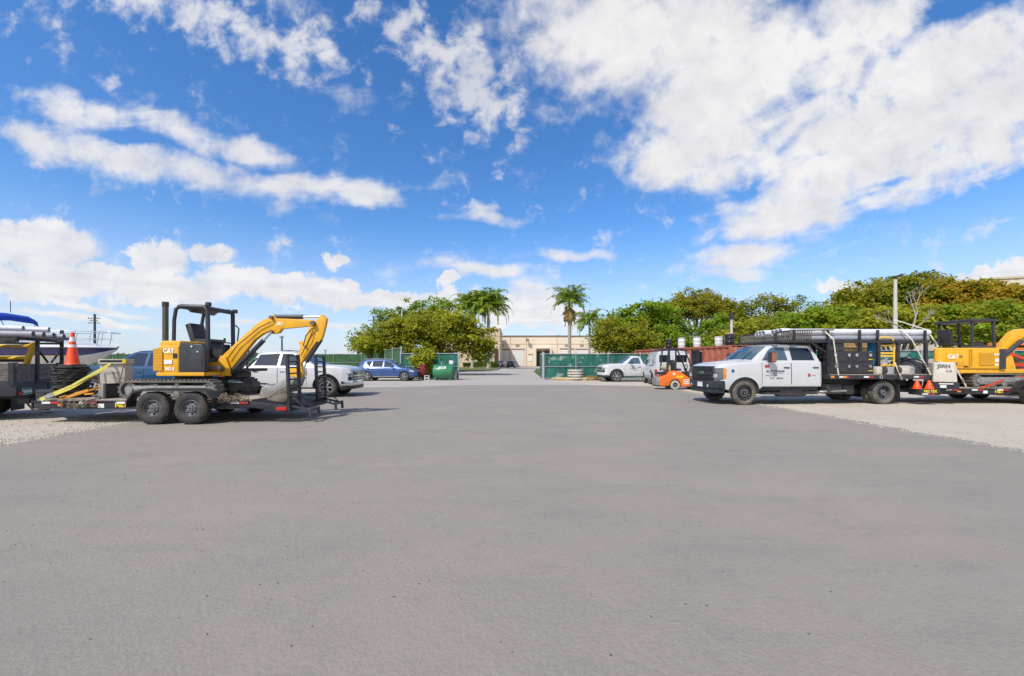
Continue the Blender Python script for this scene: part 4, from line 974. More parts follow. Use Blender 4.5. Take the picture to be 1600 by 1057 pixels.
van = thing('cargo_van', 'white cargo van with low red tail light, rear doors facing out behind the forklift', 'van', (8.6, 24.0, 0.006), R(81))
def cargo_van(root):
    """rear at x=0, front=+x, y+ is its left"""
    # left rear lower corner at y=0
    sh = Shell(zl=[(0, 0.42), (4.6, 0.38), (5.2, 0.42)], zt=[(0, 1.25), (3.6, 1.25), (4.4, 1.15), (5.1, 1.0), (5.2, 0.9)], hw=[(0, 0.96), (0.1, 1.0), (4.5, 1.0), (5.0, 0.9), (5.2, 0.7)], arches=[(1.0, 0.37, 0.46), (4.3, 0.37, 0.46)], tumble=0.16, bulge=0.03)
    b = MB(); sh.body(b, 0, 5.2); sh.cabin(b, [(0.0, 2.02), (0.12, 2.08), (2.5, 2.10), (3.2, 2.06), (3.7, 1.75), (4.25, 1.2)])
    b.build('body', WHITE, root, ang=40); sh.wells(root, 0.95)
    for s in (1, -1):
        MB().box((-0.015, s * 0.47, 1.22), (0.03, 0.90, 1.42)).build('rear_door', WHITE, root, bevel=0.015)
        MB().box((-0.034, s * 0.46, 1.66), (0.012, 0.62, 0.42)).build('window', GLASS, root)
        MB().ab((-0.03, s * 0.86, 0.66), (0.12, s * 1.012, 1.02)).build('tail_light', RED, root, bevel=0.015)
        sh.side_glass([(3.0, 1.3), (4.0, 1.3), (3.6, 1.78), (3.05, 1.85)], s, GLASS, root)
        MB().box((1.6, s * 1.0, 1.55), (1.5, 0.012, 0.55)).build('side_panel', WHITE, root, bevel=0.005)
        MB().box((1.5, s * 1.012, 0.86), (0.55, 0.01, 0.16)).build('decal', INK, root)
        MB().box((0.75, s * 1.012, 0.98), (0.16, 0.012, 0.16)).build('fuel_door', DOORW, root)
        for x in (1.0, 4.3): wheel(root, (x, s * 0.86, 0.37), 0.37, 0.235, 0.22, s, RIMG, 8)
    MB().ab((-0.14, -0.98, 0.40), (0.03, 0.98, 0.56)).ab((0.0, -1.0, 0.4), (0.35, 1.0, 0.5)).build('rear_bumper', BLK, root, bevel=0.02)
    MB().ab((0.1, -0.9, 0.3), (4.9, 0.9, 0.45)).build('underbody', BLK, root)
    sh.top_glass(4.2, 3.3, 0.9, root)
    rk = MB()
    for x in (0.5, 1.7, 2.8): rk.bar((x, -0.75, 2.2), (x, 0.75, 2.2), 0.04, 0.03); rk.bar((x, 0.7, 2.1), (x, 0.7, 2.2), 0.04, 0.04); rk.bar((x, -0.7, 2.1), (x, -0.7, 2.2), 0.04, 0.04)
    rk.build('roof_rack', PLAST, root)
van.location = (8.45 + 1.0 * math.sin(R(81)), 24.2 - 1.0 * math.cos(R(81)), 0.006); cargo_van(van)
# ------------------------------------------------------------------ equipment trailers
def trailer(root):
    """front at -x; origin under the middle of the tandem"""
    f = MB()
    for s in (1, -1):
        f.ab((-3.57, s * 0.97, 0.36), (1.68, s * 1.03, 0.53)); f.ab((-3.57, s * 1.03, 0.51), (1.68, s * 1.055, 0.545)); f.ab((-3.57, s * 1.03, 0.345), (1.68, s * 1.055, 0.365))
        f.bar((1.68, s * 1.0, 0.455), (2.60, s * 1.0, 0.34), 0.06, 0.15)
        f.bar((-3.57, s * 0.62, 0.42), (-4.40, 0, 0.44), 0.08, 0.14)
    f.ab((-3.60, -1.03, 0.36), (-3.52, 1.03, 0.53)); f.ab((2.55, -1.03, 0.27), (2.65, 1.03, 0.40))
    for x in (-2.9, -2.2, -1.5, -0.8, 0, 0.8, 1.5): f.ab((x - 0.03, -0.97, 0.38), (x + 0.03, 0.97, 0.48))
    fr = f.build('frame', BLK, root, bevel=0.006)
    d = MB()
    for i in range(9): d.ab((-3.52, -0.965 + i * 0.2155, 0.525), (1.68, -0.965 + i * 0.2155 + 0.205, 0.565))
    d.build('deck', DECK, root)
    dv = MB()
    for i in range(10): dv.bar((1.70 + i * 0.095, -0.96, 0.53 - i * 0.0118), (1.70 + i * 0.095, 0.96, 0.53 - i * 0.0118), 0.05, 0.03)
    for i in range(12): dv.bar((1.68, -0.93 + i * 0.17, 0.52), (2.6, -0.93 + i * 0.17, 0.405), 0.03, 0.02)
    dv.build('dovetail', CHAR, root)
    for s in (1, -1):
        for x in (-0.45, 0.45):
            wheel(root, (x, s * 1.19, 0.385), 0.385, 0.235, 0.205, s, RIMG, 8)
        fe = MB(); top = [(-1.03, 0.42), (-1.0, 0.62), (-0.85, 0.80), (-0.65, 0.85), (0.65, 0.85), (0.85, 0.80), (1.0, 0.62), (1.03, 0.42)]
        fe.slab([[(x, s * 1.06, z) for x, z in top], [(x, s * 1.325, z) for x, z in top]], (0, 0, 1), 0.012)
        fe.slab([[(x, s * 1.322, z) for x, z in top], [(x, s * 1.322, z - 0.05) for x, z in top]], (0, 1, 0), 0.01)
        fe.build('fender', BLK, root, ang=20)
        w, r_ = MB(), MB()
        for x in (-3.3, -2.4, -1.5, 1.25): w.ab((x, s * 1.056, 0.47), (x + 0.2, s * 1.06, 0.52)); r_.ab((x + 0.2, s * 1.056, 0.47), (x + 0.42, s * 1.06, 0.52))
        w.build('white_reflector', WTAPE, fr); r_.build('red_reflector', RTAPE, fr)
        MB().box((-1.9, s * 1.034, 0.42), (0.15, 0.008, 0.10)).build('data_plate', WTAPE, fr)
        MB().box((2.46, s * 1.035, 0.345), (0.26, 0.03, 0.09)).build('tail_light', RED, root, bevel=0.012)
        MB().box((-2.85, s * 1.06, 0.44), (0.12, 0.025, 0.05)).build('marker_lamp', AMB, fr, bevel=0.008)
        # stand-up ramps
        rp = MB(); yc = s * 0.72
        for q in (-1, 1): rp.bar((2.62, yc + q * 0.25, 0.40), (2.56, yc + q * 0.25, 1.66), 0.06, 0.09, up=(0, 1, 0))
        for i in range(9): rp.bar((2.61 - 0.006 * i, yc - 0.25, 0.47 + i * 0.145), (2.61 - 0.006 * i, yc + 0.25, 0.47 + i * 0.145), 0.08, 0.035)
        rm = rp.build('ramp', BLK, root, bevel=0.005)
        ft = MB()
        for q in (-1, 1):
            ft.bar((2.60, yc + q * 0.22, 0.42), (3.10, yc + q * 0.22, 0.30), 0.06, 0.05); ft.bar((3.10, yc + q * 0.22, 0.36), (3.12, yc + q * 0.22, 0.14), 0.05, 0.06)
            ft.bar((2.66, yc + q * 0.22, 0.64), (3.0, yc + q * 0.22, 0.34), 0.025, 0.025)
        ft.bar((3.08, yc - 0.24, 0.30), (3.08, yc + 0.24, 0.30), 0.06, 0.05)
        ft.build('ramp_foot', CHAR, rm, bevel=0.005)
    writing('14ET', 0.15, YINK, root, (-1.42, -1.036, 0.435), FACE_CAM, bold=0.008)
    ax = MB()
    for x in (-0.45, 0.45): ax.cyl((x, 0, 0.385), 'y', 0.05, 2.2)
    for s in (1, -1): ax.bar((-0.9, s * 0.9, 0.42), (0.9, s * 0.9, 0.42), 0.06, 0.05)
    ax.build('axle', BLK, root)
    tb = MB().ab((-3.62, -0.55, 0.50), (-4.05, 0.55, 0.78)).build('tongue_box', CHAR, root, bevel=0.015)
    MB().ab((-3.66, -0.56, 0.70), (-4.02, 0.56, 0.715)).box((-3.84, -0.56, 0.66), (0.09, 0.02, 0.07)).build('lid', BLK, tb)
    MB().ab((-4.3, -0.06, 0.40), (-4.6, 0.06, 0.52)).lathe([(0.05, -0.08), (0.07, 0), (0.05, 0.06)], (-4.62, 0, 0.46), 'x', 12).build('coupler', STEEL, root)
    MB().cyl((-4.2, -0.16, 0.58), 'z', 0.045, 0.75).cyl((-4.2, -0.16, 0.14), 'z', 0.10, 0.03).bar((-4.2, -0.16, 0.95), (-4.2, -0.38, 0.95), 0.025, 0.025).build('jack', BLK, root)
    for q in (-0.12, 0.12): MB().tube([(-4.2, q, 0.40), (-4.4, q, 0.22), (-4.6, q, 0.20), (-4.8, q, 0.42)], 0.022).build('safety_chain', CHAINM, root)
tl = thing('equipment_trailer', 'black tandem axle equipment trailer with stand-up ramps under the left excavator', 'trailer', (-8.03, 10.93, 0.008)); trailer(tl)
tr_ = dup(tl, (18.5, 15.40, 0.006), None, 'black equipment trailer carrying the excavator at the right edge')
writing('BIG TEX', 0.12, YINK, tr_, (-4.22, -1.424, 0.465), FACE_CAM, bold=0.006)
ty = MB().ab((-4.55, -1.42, 0.34), (-3.88, -0.98, 0.53)).build('tongue_tray', BLK, tr_, bevel=0.008)
MB().ab((-4.5, -1.425, 0.36), (-4.3, -1.421, 0.40)).build('white_reflector', WTAPE, ty); MB().ab((-4.28, -1.425, 0.36), (-4.08, -1.421, 0.40)).build('red_reflector', RTAPE, ty)
tl['group'] = tr_['group'] = 'equipment trailers'

# ------------------------------------------------------------------ excavators
def crawler(root, cx, y0, y1, zb, L_=2.40, H=0.45, w=0.30, gauge=1.78):
    """two rubber tracks; near outer face at y0, far outer face at y1 (world coords)"""
    zb = zb
    for s, yo in ((1, y0), (-1, y1)):
        a, b = (yo, yo + w) if s == 1 else (yo - w, yo)
        r = H / 2; pts_o, pts_i = [], []
        for i in range(13):
            t = math.pi / 2 + math.pi * i / 12
            pts_o.append((cx - L_ / 2 + r + r * math.cos(t), zb + r + r * math.sin(t))); pts_i.append((cx - L_ / 2 + r + (r - .05) * math.cos(t), zb + r + (r - .05) * math.sin(t)))
        for i in range(13):
            t = -math.pi / 2 + math.pi * i / 12
            pts_o.append((cx + L_ / 2 - r + r * math.cos(t), zb + r + r * math.sin(t))); pts_i.append((cx + L_ / 2 - r + (r - .05) * math.cos(t), zb + r + (r - .05) * math.sin(t)))
        m = MB(True).ring(pts_o, pts_i, a, b)
        per = 2 * (L_ - 2 * r) + 2 * math.pi * r; n = int(per / 0.10)
        for i in range(n):
            d = per * i / n; st = L_ - 2 * r
            if d < st: p, t = (cx - st / 2 + d, zb + 2 * r), math.pi / 2
            elif d < st + math.pi * r: t = math.pi / 2 - (d - st) / r; p = (cx + st / 2 + r * math.cos(t), zb + r + r * math.sin(t))
            elif d < 2 * st + math.pi * r: p, t = (cx + st / 2 - (d - st - math.pi * r), zb), -math.pi / 2
            else: t = -math.pi / 2 - (d - 2 * st - math.pi * r) / r; p = (cx - st / 2 + r * math.cos(t), zb + r + r * math.sin(t))
            if p[1] > zb + 0.02 or True: m.box((p[0] + 0.012 * math.cos(t), (a + b) / 2, p[1] + 0.012 * math.sin(t) + (0.012 if p[1] < zb + .02 else 0)), (0.045, w * 0.98, 0.04), ry=-(t - math.pi / 2))
        tk = m.build('track', TRACK, root, ang=30)
        fm = MB(True).ab((cx - L_ / 2 + 0.28, a + 0.05, zb + 0.11), (cx + L_ / 2 - 0.28, b - 0.05, zb + H - 0.13))
        for q in (-0.6, -0.2, 0.2, 0.6): fm.cyl((cx + q, (a + b) / 2, zb + 0.10), 'y', 0.085, w - 0.06, 14)
        fm.cyl((cx + 0.2, (a + b) / 2, zb + H - 0.10), 'y', 0.05, w - 0.08, 12)
        fm.ab((cx - 0.75, a + 0.03, zb + 0.17), (cx + 0.75, a + 0.06, zb + 0.26))
        fm.build('track_frame', STEEL, tk, bevel=0.008)
        MB(True).cyl((cx - L_ / 2 + r, (a + b) / 2, zb + r), 'y', r - 0.06, w * 0.55, 22).cyl((cx - L_ / 2 + r, (a + b) / 2, zb + r), 'y', 0.09, w * 0.85, 16).build('sprocket', STEEL, tk)
        MB(True).cyl((cx + L_ / 2 - r, (a + b) / 2, zb + r), 'y', r - 0.06, w * 0.5, 22).cyl((cx + L_ / 2 - r, (a + b) / 2, zb + r), 'y', 0.06, w * 0.8, 16).build('idler', STEEL, tk)
    MB(True).ab((cx - 0.5, y0 + w, zb + 0.20), (cx + 0.5, y1 - w, zb + 0.44)).cyl((cx, (y0 + y1) / 2, zb + 0.50), 'z', 0.42, 0.12, 28).build('car_body', BLK, root, bevel=0.01)

def poly_px(pts, Y): return [(P(a, b, Y).x, P(a, b, Y).z) for a, b in pts]
def cat_logo(root, x, y, z, h):
    writing('CAT', h, WINK, root, (x, y, z), FACE_CAM, bold=h * 0.035)
    MB().add([(x - h * 0.42, y - 0.001, z - h * 0.46), (x + h * 0.46, y - 0.001, z - h * 0.46), (x + h * 0.02, y - 0.001, z - h * 0.05)], [(0, 1, 2)]).build('logo_triangle', YINK, root)

DK = 0.573
ex = thing('excavator', 'yellow mini excavator with black canopy and folded boom on the left trailer', 'excavator', (-8.55, 11.04, DK))
crawler(ex, -8.55, 10.15, 11.93, DK)
bl = MB(True).ab((-10.16, 10.15, DK), (-10.10, 11.93, DK + 0.36)).ab((-10.22, 10.15, DK + 0.0), (-10.16, 11.93, DK + 0.05)).ab((-10.18, 10.15, DK + 0.32), (-10.10, 11.93, DK + 0.37))
blade = bl.build('dozer_blade', CHAR, ex, bevel=0.01)
MB(True).ab((-10.20, 10.10, DK), (-10.08, 10.16, DK + 0.38)).build('blade_end', STEEL, blade)
for y_ in (10.7, 11.4): MB(True).bar((-10.1, y_, DK + 0.2), (-9.0, y_, DK + 0.3), 0.08, 0.1).build('blade_arm', STEEL, blade)
# upper structure
Z0 = 1.135
rear = [(-8.30, 10.20), (-8.80, 10.22), (-8.98, 10.40), (-9.05, 11.04), (-8.98, 11.68), (-8.80, 11.86), (-8.30, 11.88)]
cw = MB(True).prismz(rear, Z0 + 0.08, 1.90).build('engine_cover', YEL, ex, bevel=0.05, seg=3)
MB(True).prismz([(x * 0.985 - 0.128, 11.04 + (y_ - 11.04) * 0.93) for x, y_ in rear], 1.86, 2.02).build('hood', YEL, cw, bevel=0.05, seg=3)
MB(True).prismz([(-7.66, 10.19)] + [(x, y_) for x, y_ in [(-8.82, 10.19), (-9.02, 10.38), (-9.09, 11.04), (-9.02, 11.70), (-8.82, 11.89)]] + [(-7.66, 11.89)], Z0, Z0 + 0.09).build('base_frame', YEL, ex, bevel=0.02)
MB(True).ab((-8.93, 10.193, 1.26), (-8.70, 10.21, 1.82)).build('vent_panel', YELD, cw)
vs = MB(True)
for i in range(14): vs.ab((-8.92, 10.188, 1.28 + i * 0.038), (-8.71, 10.196, 1.297 + i * 0.038))
vs.build('vent_slats', YEL, cw)
MB(True).ab((-8.66, 10.19, 1.43), (-8.46, 10.203, 1.535)).build('white_sticker', WTAPE, cw)
MB(True).ab((-8.44, 10.19, 1.58), (-8.34, 10.203, 1.70)).build('black_decal', BLKG, cw)
r0 = wloc(ex)
cat_logo(cw, -8.55 - r0.x, 10.195 - r0.y, 1.76 - r0.z, 0.145)
writing('303.5', 0.105, WINK, cw, (-8.52 - r0.x, 10.195 - r0.y, 1.31 - r0.z), FACE_CAM, bold=0.004)
sc_ = MB(True).prism([(-8.29, Z0 + 0.09), (-7.66, Z0 + 0.09), (-7.66, 1.80), (-7.74, 1.93), (-8.16, 1.95), (-8.29, 1.97)], 10.21, 10.34).prismz([(-8.29, 10.30), (-7.80, 10.30), (-8.14, 10.84), (-8.29, 10.84)], Z0 + 0.09, 1.93).build('side_cover', CHAR, ex, bevel=0.03, seg=3)
MB(True).ab((-8.02, 10.20, 1.28), (-7.72, 10.225, 1.80)).build('tank_door', CHAR, sc_, bevel=0.03)
MB(True).cyl((-7.83, 10.20, 1.74), 'y', 0.018, 0.02).cyl((-7.98, 10.2, 1.87), 'y', 0.022, 0.02).build('filler_cap', WTAPE, sc_)
MB(True).ab((-8.45, 10.86, Z0 + 0.09), (-7.10, 11.89, Z0 + 0.17)).build('cab_floor', BLK, ex)
MB(True).ab((-8.50, 10.90, 1.3), (-8.15, 11.86, 1.98)).build('seat_base', BLK, ex, bevel=0.02)
MB(True).box((-8.40, 11.35, 2.04), (0.5, 0.5, 0.14)).box((-8.72, 11.35, 2.28), (0.16, 0.52, 0.52), ry=-0.30).build('seat', PLAST, ex, bevel=0.05)
cs_ = MB(True)
for y_ in (11.0, 11.72): cs_.box((-7.95, y_, 1.72), (0.42, 0.12, 0.24)); cs_.tube([(-7.80, y_, 1.82), (-7.72, y_, 2.05)], 0.02); cs_.lathe([(0.03, 0), (0.035, 0.05), (0.02, 0.1)], (-7.72, y_, 2.03), 'z', 10)
cs_.box((-7.36, 11.1, 1.75), (0.06, 0.3, 0.3)); cs_.bar((-7.36, 11.1, 1.3), (-7.36, 11.1, 1.7), 0.04, 0.04)
for y_ in (11.25, 11.5): cs_.tube([(-7.45, y_, 1.3), (-7.38, y_, 1.95), (-7.30, y_, 2.15)], 0.018)
cs_.build('control_console', PLAST, ex)
cp = MB(True); CB, CF, CN, CFA, CT = -9.02, -8.10, 10.90, 11.88, 2.97
for y_ in (CN, CFA):
    cp.tube([(CB + 0.02, y_, 1.98), (CB + 0.03, y_, 2.6), (CB + 0.08, y_, CT - 0.08), (CB + 0.2, y_, CT)], 0.045, 10)
    cp.tube([(CB + 0.2, y_, CT), (CF - 0.08, y_, CT - 0.02), (CF, y_, CT - 0.10), (CF + 0.02, y_, 1.25)], 0.055, 10)
cp.tube([(CF, CN, CT - 0.06), (CF, CFA, CT - 0.06)], 0.06, 10).tube([(CB + 0.15, CN, CT - 0.01), (CB + 0.15, CFA, CT - 0.01)], 0.05, 10)
cp.tube([(CF + 0.01, CN, 2.05), (CF + 0.01, CFA, 2.02)], 0.018, 8)
cn = cp.build('canopy_frame', CHAR, ex, ang=50)
MB(True).prism([(CB + 0.12, CT - 0.01), (CF - 0.3, CT + 0.02), (CF - 0.02, CT), (CF - 0.02, CT - 0.05), (CF - 0.35, CT - 0.05), (CF - 0.5, CT - 0.16), (CF - 0.62, CT - 0.05), (CB + 0.12, CT - 0.06)], CN + 0.05, CFA - 0.05).build('canopy_roof', CHAR, cn, bevel=0.015)
for q in ((CF + 0.05, 11.9, CT - 0.02), (CF + 0.02, CN, CT + 0.05)): MB(True).box(q, (0.11, 0.10, 0.11)).build('work_lamp', PLAST, cn, bevel=0.015)
MB(True).tube([(CF + 0.08, 11.95, 2.0), (CF + 0.12, 11.97, 2.45), (CF + 0.03, 11.95, 2.55)], 0.018).build('grab_rail', PLAST, cn)
# front work gear, outlines in the machine's centre plane
YB = 10.92
sw = MB(True).prism(poly_px([(322, 568), (345, 566), (350, 556), (358, 558), (364, 575), (366, 587), (352, 588), (340, 583), (322, 584)], YB), YB - 0.14, YB - 0.08).build('swing_bracket', YEL, ex, bevel=0.015)
MB(True).tube([P(323, 576, 10.6), P(343, 575, 10.6)], 0.055, 12).build('swing_cylinder', STEEL, sw, ang=50)
MB(True).ab((-7.70, 10.95, Z0 - 0.06), (-7.25, 11.4, Z0 + 0.08)).build('nose_casting', BLK, ex, bevel=0.02)
boom = MB(True).prism(poly_px([(346, 575), (349, 557), (372, 535), (400, 509.5), (412, 501), (422, 497), (426, 493), (430, 493.5), (434, 498), (470, 499.5), (489, 500.5), (496, 506), (492, 512), (484, 510.5), (442, 514.5), (437, 521), (427, 522.5), (423, 517.5), (412, 522.5), (400, 531.5), (364, 576), (354, 584)], YB), YB - 0.07, YB + 0.07).build('boom', YEL, ex, bevel=0.015)
q = P(436.5, 506.2, YB - 0.075); cat_logo(boom, q.x - r0.x, q.y - r0.y, q.z - r0.z, 0.10)
MB(True).cyl(P(492, 506, YB), 'y', 0.06, 0.36).cyl(P(428, 497, YB), 'y', 0.045, 0.34).cyl(P(428, 519, YB), 'y', 0.045, 0.34).cyl(P(354, 577, YB), 'y', 0.06, 0.40).build('pin', CHAINM, boom)
stick = MB(True).prism(poly_px([(504, 491.7), (511.7, 498.5), (510, 508), (505, 527), (501, 534.5), (495.6, 534.5), (471.5, 569), (475.5, 585), (469.6, 593), (463, 590), (465.4, 573.5), (466.5, 556), (471.7, 540), (468, 537.5), (469.6, 534), (477, 533), (484, 513), (490, 508), (499.8, 496.5)], YB), YB - 0.06, YB + 0.06).build('stick', YEL, ex, bevel=0.012)
MB(True).tube([P(488, 513, YB - 0.12), P(478, 525, YB - 0.13), P(474, 540, YB - 0.12), P(480, 546, YB - 0.12)], 0.014).build('hose', BLKG, stick); MB(True).tube([P(490, 512, YB - 0.11), P(484, 530, YB - 0.12), P(470, 556, YB - 0.11)], 0.012).build('hose', BLKG, stick); MB(True).tube([P(356, 560, YB - .14), P(371, 540, YB - .13), P(405, 512, YB - .12), P(424, 503, YB - .12)], 0.012).build('hose', BLKG, stick)
MB(True).prism(poly_px([(455, 586), (457, 574), (465, 573), (472, 580), (473, 589), (468, 594), (462, 590)], YB), YB - 0.13, YB + 0.13).build('bucket_link', YEL, stick, bevel=0.015)
def ram(pa, pm, pb, Y0_, r, parent, name, dys=(0,)):
    c_, d_ = MB(True), MB(True)
    for dy in dys:
        A, M_, B_ = P(*pa, Y0_ + dy), P(*pm, Y0_ + dy), P(*pb, Y0_ + dy)
        c_.tube([A, M_], r, 14); d_.tube([M_, B_], r * 0.5, 12)
    o = c_.build(name, CHAR, parent, ang=50); d_.build('rod', CHROME, o, ang=50)
ram((428, 495.5), (473, 495.5), (500, 495), YB, 0.06, ex, 'stick_cylinder')
ram((366, 578), (412, 532), (424, 520), YB, 0.06, ex, 'boom_cylinder', (-0.17, 0.17))
ram((502, 531), (479, 566), (472, 584), YB, 0.05, ex, 'bucket_cylinder', (0.0,))
MB(True).tube([P(362, 580, 10.7), P(380, 572, 10.65), P(396, 556, 10.7), P(404, 537, 10.78)], 0.025).build('hose', BLKG, ex, ang=60); MB(True).tube([P(360, 584, 10.75), P(384, 577, 10.7), P(402, 560, 10.75)], 0.022).build('hose', BLKG, ex, ang=60)
bk = MB(True); bo = poly_px([(470, 590), (462, 588), (449, 594), (436, 603), (425, 600), (419, 605), (414, 622), (424, 624), (440, 614), (452, 612), (464, 604)], YB)
bk.prism(bo, YB - 0.30, YB + 0.30); bucket = bk.build('bucket', STEEL, ex, bevel=0.02)
tt = MB(True)
for i in range(4): a_ = P(418, 622, YB); tt.box((a_.x - 0.06, YB - 0.26 + i * 0.17, a_.z - 0.0), (0.16, 0.06, 0.05), ry=0.3)
tt.build('tooth', STEEL, bucket)

ex2 = thing('excavator', 'yellow excavator with long side hood and black canopy on the right trailer', 'excavator', (18.0, 15.4, DK - 0.002))
crawler(ex2, 17.72, 14.52, 16.28, DK - 0.002, 2.75, 0.50, 0.34)
hd = [(15.06, 14.62), (15.16, 14.48), (17.30, 14.46), (17.42, 14.6), (17.42, 16.2), (16.95, 16.3), (15.55, 15.1)]
H2 = MB(True).prismz(hd, 1.20, 1.98).build('engine_cover', YEL, ex2, bevel=0.05, seg=3)
MB(True).prismz([(15.5, 14.50), (18.3, 14.50), (18.3, 16.1), (17.0, 16.2), (15.9, 15.2)], 1.08, 1.21).build('base_frame', YEL, ex2, bevel=0.02)
MB(True).ab((16.14, 14.448, 1.30), (16.18, 14.47, 1.93)).build('cover_seam', YELD, H2)
MB(True).ab((16.50, 14.445, 1.36), (17.02, 14.47, 1.80)).build('vent_panel', YELD, H2)
v_ = MB(True)
for i in range(11): v_.ab((16.51, 14.44, 1.375 + i * 0.038), (17.01, 14.447, 1.39 + i * 0.038))
v_.build('vent_slats', YEL, H2)
MB(True).ab((15.35, 14.458, 1.35), (15.95, 14.475, 1.85)).build('side_door', YEL, H2, bevel=0.01)
MB(True).ab((17.20, 14.43, 1.22), (17.42, 14.6, 1.94)).build('corner_guard', CHAR, H2, bevel=0.02)
MB(True).ab((17.06, 14.446, 1.48), (17.18, 14.47, 1.60)).ab((17.06, 14.446, 1.34), (17.16, 14.47, 1.42)).build('white_sticker', WTAPE, H2)
MB(True).ab((15.22, 14.452, 1.255), (17.18, 14.47, 1.268)).build('lower_seam', YELD, H2)
MB(True).ab((16.22, 14.447, 1.34), (16.24, 14.47, 1.92)).build('cover_seam', YELD, H2)
MB(True).tube([(15.35, 14.7, 1.97), (15.35, 14.7, 2.12), (16.2, 14.7, 2.12), (16.2, 14.7, 1.97)], 0.015).build('grab_rail', BLK, H2)
MB(True).ab((15.62, 14.44, 1.40), (15.70, 14.46, 1.45)).build('door_latch', BLKG, H2)
MB(True).ab((15.95, 14.447, 1.30), (16.1, 14.47, 1.34)).ab((15.3, 14.447, 1.30), (15.5, 14.47, 1.34)).build('grab_slot', BLKG, H2)
r2 = wloc(ex2); 
cat_logo(H2, 15.56 - r2.x, 14.444 - r2.y, 1.66 - r2.z, 0.19); cat_logo(H2, 17.10 - r2.x, 14.44 - r2.y, 1.74 - r2.z, 0.10)
writing('13', 0.11, INK, H2, (15.83 - r2.x, 14.444 - r2.y, 1.66 - r2.z), FACE_CAM, bold=0.004)
cp = MB(True); X0, X1, Y0_, Y1_, CT = 16.42, 17.22, 14.62, 15.75, 2.95
for x in (X0, X1):
    for y_ in (Y0_, Y1_): cp.bar((x, y_, 1.95), (x - (0.06 if x == X1 else 0), y_, CT), 0.07, 0.07)
cp.bar((X0 - 0.3, Y0_, 2.0), (X1, Y0_, 2.0), 0.08, 0.08); cp.bar((X0, Y1_, 2.0), (X1, Y1_, 2.0), 0.08, 0.08)
c2 = cp.build('canopy_frame', CHAR, ex2, bevel=0.015)
MB(True).prismz([(X0 - 0.12, Y0_ - 0.08), (X1 + 0.02, Y0_ - 0.08), (X1 + 0.02, Y1_ + 0.1), (X0 - 0.12, Y1_ + 0.1)], CT - 0.03, CT + 0.06).build('canopy_roof', CHAR, c2, bevel=0.03)
MB(True).box((16.75, 15.6, 2.16), (0.45, 0.5, 0.12)).box((16.5, 15.6, 2.42), (0.16, 0.48, 0.58), ry=-0.15).build('seat', PLAST, ex2, bevel=0.06)
MB(True).box((17.05, 15.0, 2.12), (0.35, 0.12, 0.12)).tube([(17.1, 15.0, 2.15), (17.16, 15.0, 2.35)], 0.02).build('control_console', PLAST, ex2)
YB2 = 15.3
bm2 = MB(True).prism(poly_px([(1556, 560), (1559, 546), (1570, 530), (1580, 519), (1590, 514.5), (1602, 514), (1640, 510), (1680, 512), (1740, 520), (1742, 530), (1690, 526), (1640, 524), (1606, 525), (1594, 527), (1584, 535), (1572, 550), (1570, 562)], YB2), YB2 - 0.14, YB2 + 0.14).build('boom', YEL, ex2, bevel=0.02)
MB(True).prism(poly_px([(1740, 508), (1752, 518), (1748, 545), (1722, 600), (1712, 596), (1730, 535)], YB2), YB2 - 0.11, YB2 + 0.11).build('stick', YEL, ex2, bevel=0.02)
ram((1568, 556), (1596, 533), (1625, 520), YB2, 0.075, ex2, 'boom_cylinder', (-0.22,)); ram((1598, 511), (1660, 502), (1740, 512), YB2, 0.07, ex2, 'stick_cylinder')
MB(True).prism(poly_px([(1556, 585), (1558, 556), (1572, 556), (1580, 585)], YB2), YB2 - 0.2, YB2 + 0.2).build('swing_bracket', YEL, ex2, bevel=0.02)
MB(True).prism(poly_px([(1700, 596), (1724, 592), (1730, 606), (1712, 616), (1690, 618)], YB2), YB2 - 0.4, YB2 + 0.4).build('bucket', STEEL, ex2, bevel=0.02)

# ------------------------------------------------------------------ loads on the trailers
def block(name, label, x0, x1, y0, y1, z0, z1, taper=0.1):
    t = thing(name, label, 'concrete block', ((x0 + x1) / 2, (y0 + y1) / 2, z0)); a, b, h = (x1 - x0) / 2, (y1 - y0) / 2, z1 - z0
    MB().add([(-a, -b, 0), (a, -b, 0), (a, b, 0), (-a, b, 0), (-a * (1 - taper) , -b * (1 - taper), h), (a * (1 - taper), -b * (1 - taper), h), (a * (1 - taper), b * (1 - taper), h), (-a * (1 - taper), b * (1 - taper), h)],
             [(0, 1, 2, 3), (4, 5, 6, 7), (0, 1, 5, 4), (1, 2, 6, 5), (2, 3, 7, 6), (3, 0, 4, 7)]).build('block', CONC, t, bevel=0.045, seg=3)
    return t, a, b, h
t, a, b, h = block('concrete_block', 'pale concrete block with a dark grating on top standing on the left trailer', -10.88, -10.33, 10.78, 11.20, DK, 1.43, 0.035)
t.rotation_euler.z = R(22)
MB().ab((-0.28, -0.25, h), (0.28, 0.25, h + 0.04)).ab((-0.28, -0.25, h + 0.10), (0.28, 0.25, h + 0.13)).ab((-0.28, -0.25, h + 0.03), (-0.24, 0.25, h + 0.11)).ab((0.24, -0.25, h + 0.03), (0.28, 0.25, h + 0.11)).build('grating_rim', CONC, t, bevel=0.012)
MB().ab((-0.23, -0.22, h + 0.04), (0.23, 0.22, h + 0.10)).build('grating', BLKG, t)
MB().ab((0.22, -0.265, h + 0.02), (0.285, -0.2, h + 0.135)).build('yellow_tab', YINK, t)
MB().tube([(-0.27, -0.278, h - 0.1), (-0.25, -0.284, h * 0.5), (-0.14, -0.29, 0.2), (0.0, -0.292, 0.12), (0.12, -0.288, 0.3), (0.20, -0.284, h * 0.6), (0.26, -0.278, h)], 0.012).build('cable', CHAINM, t)
writing('GSI-03', 0.09, INK, t, (0.02, -0.275, h * 0.72), FACE_CAM)
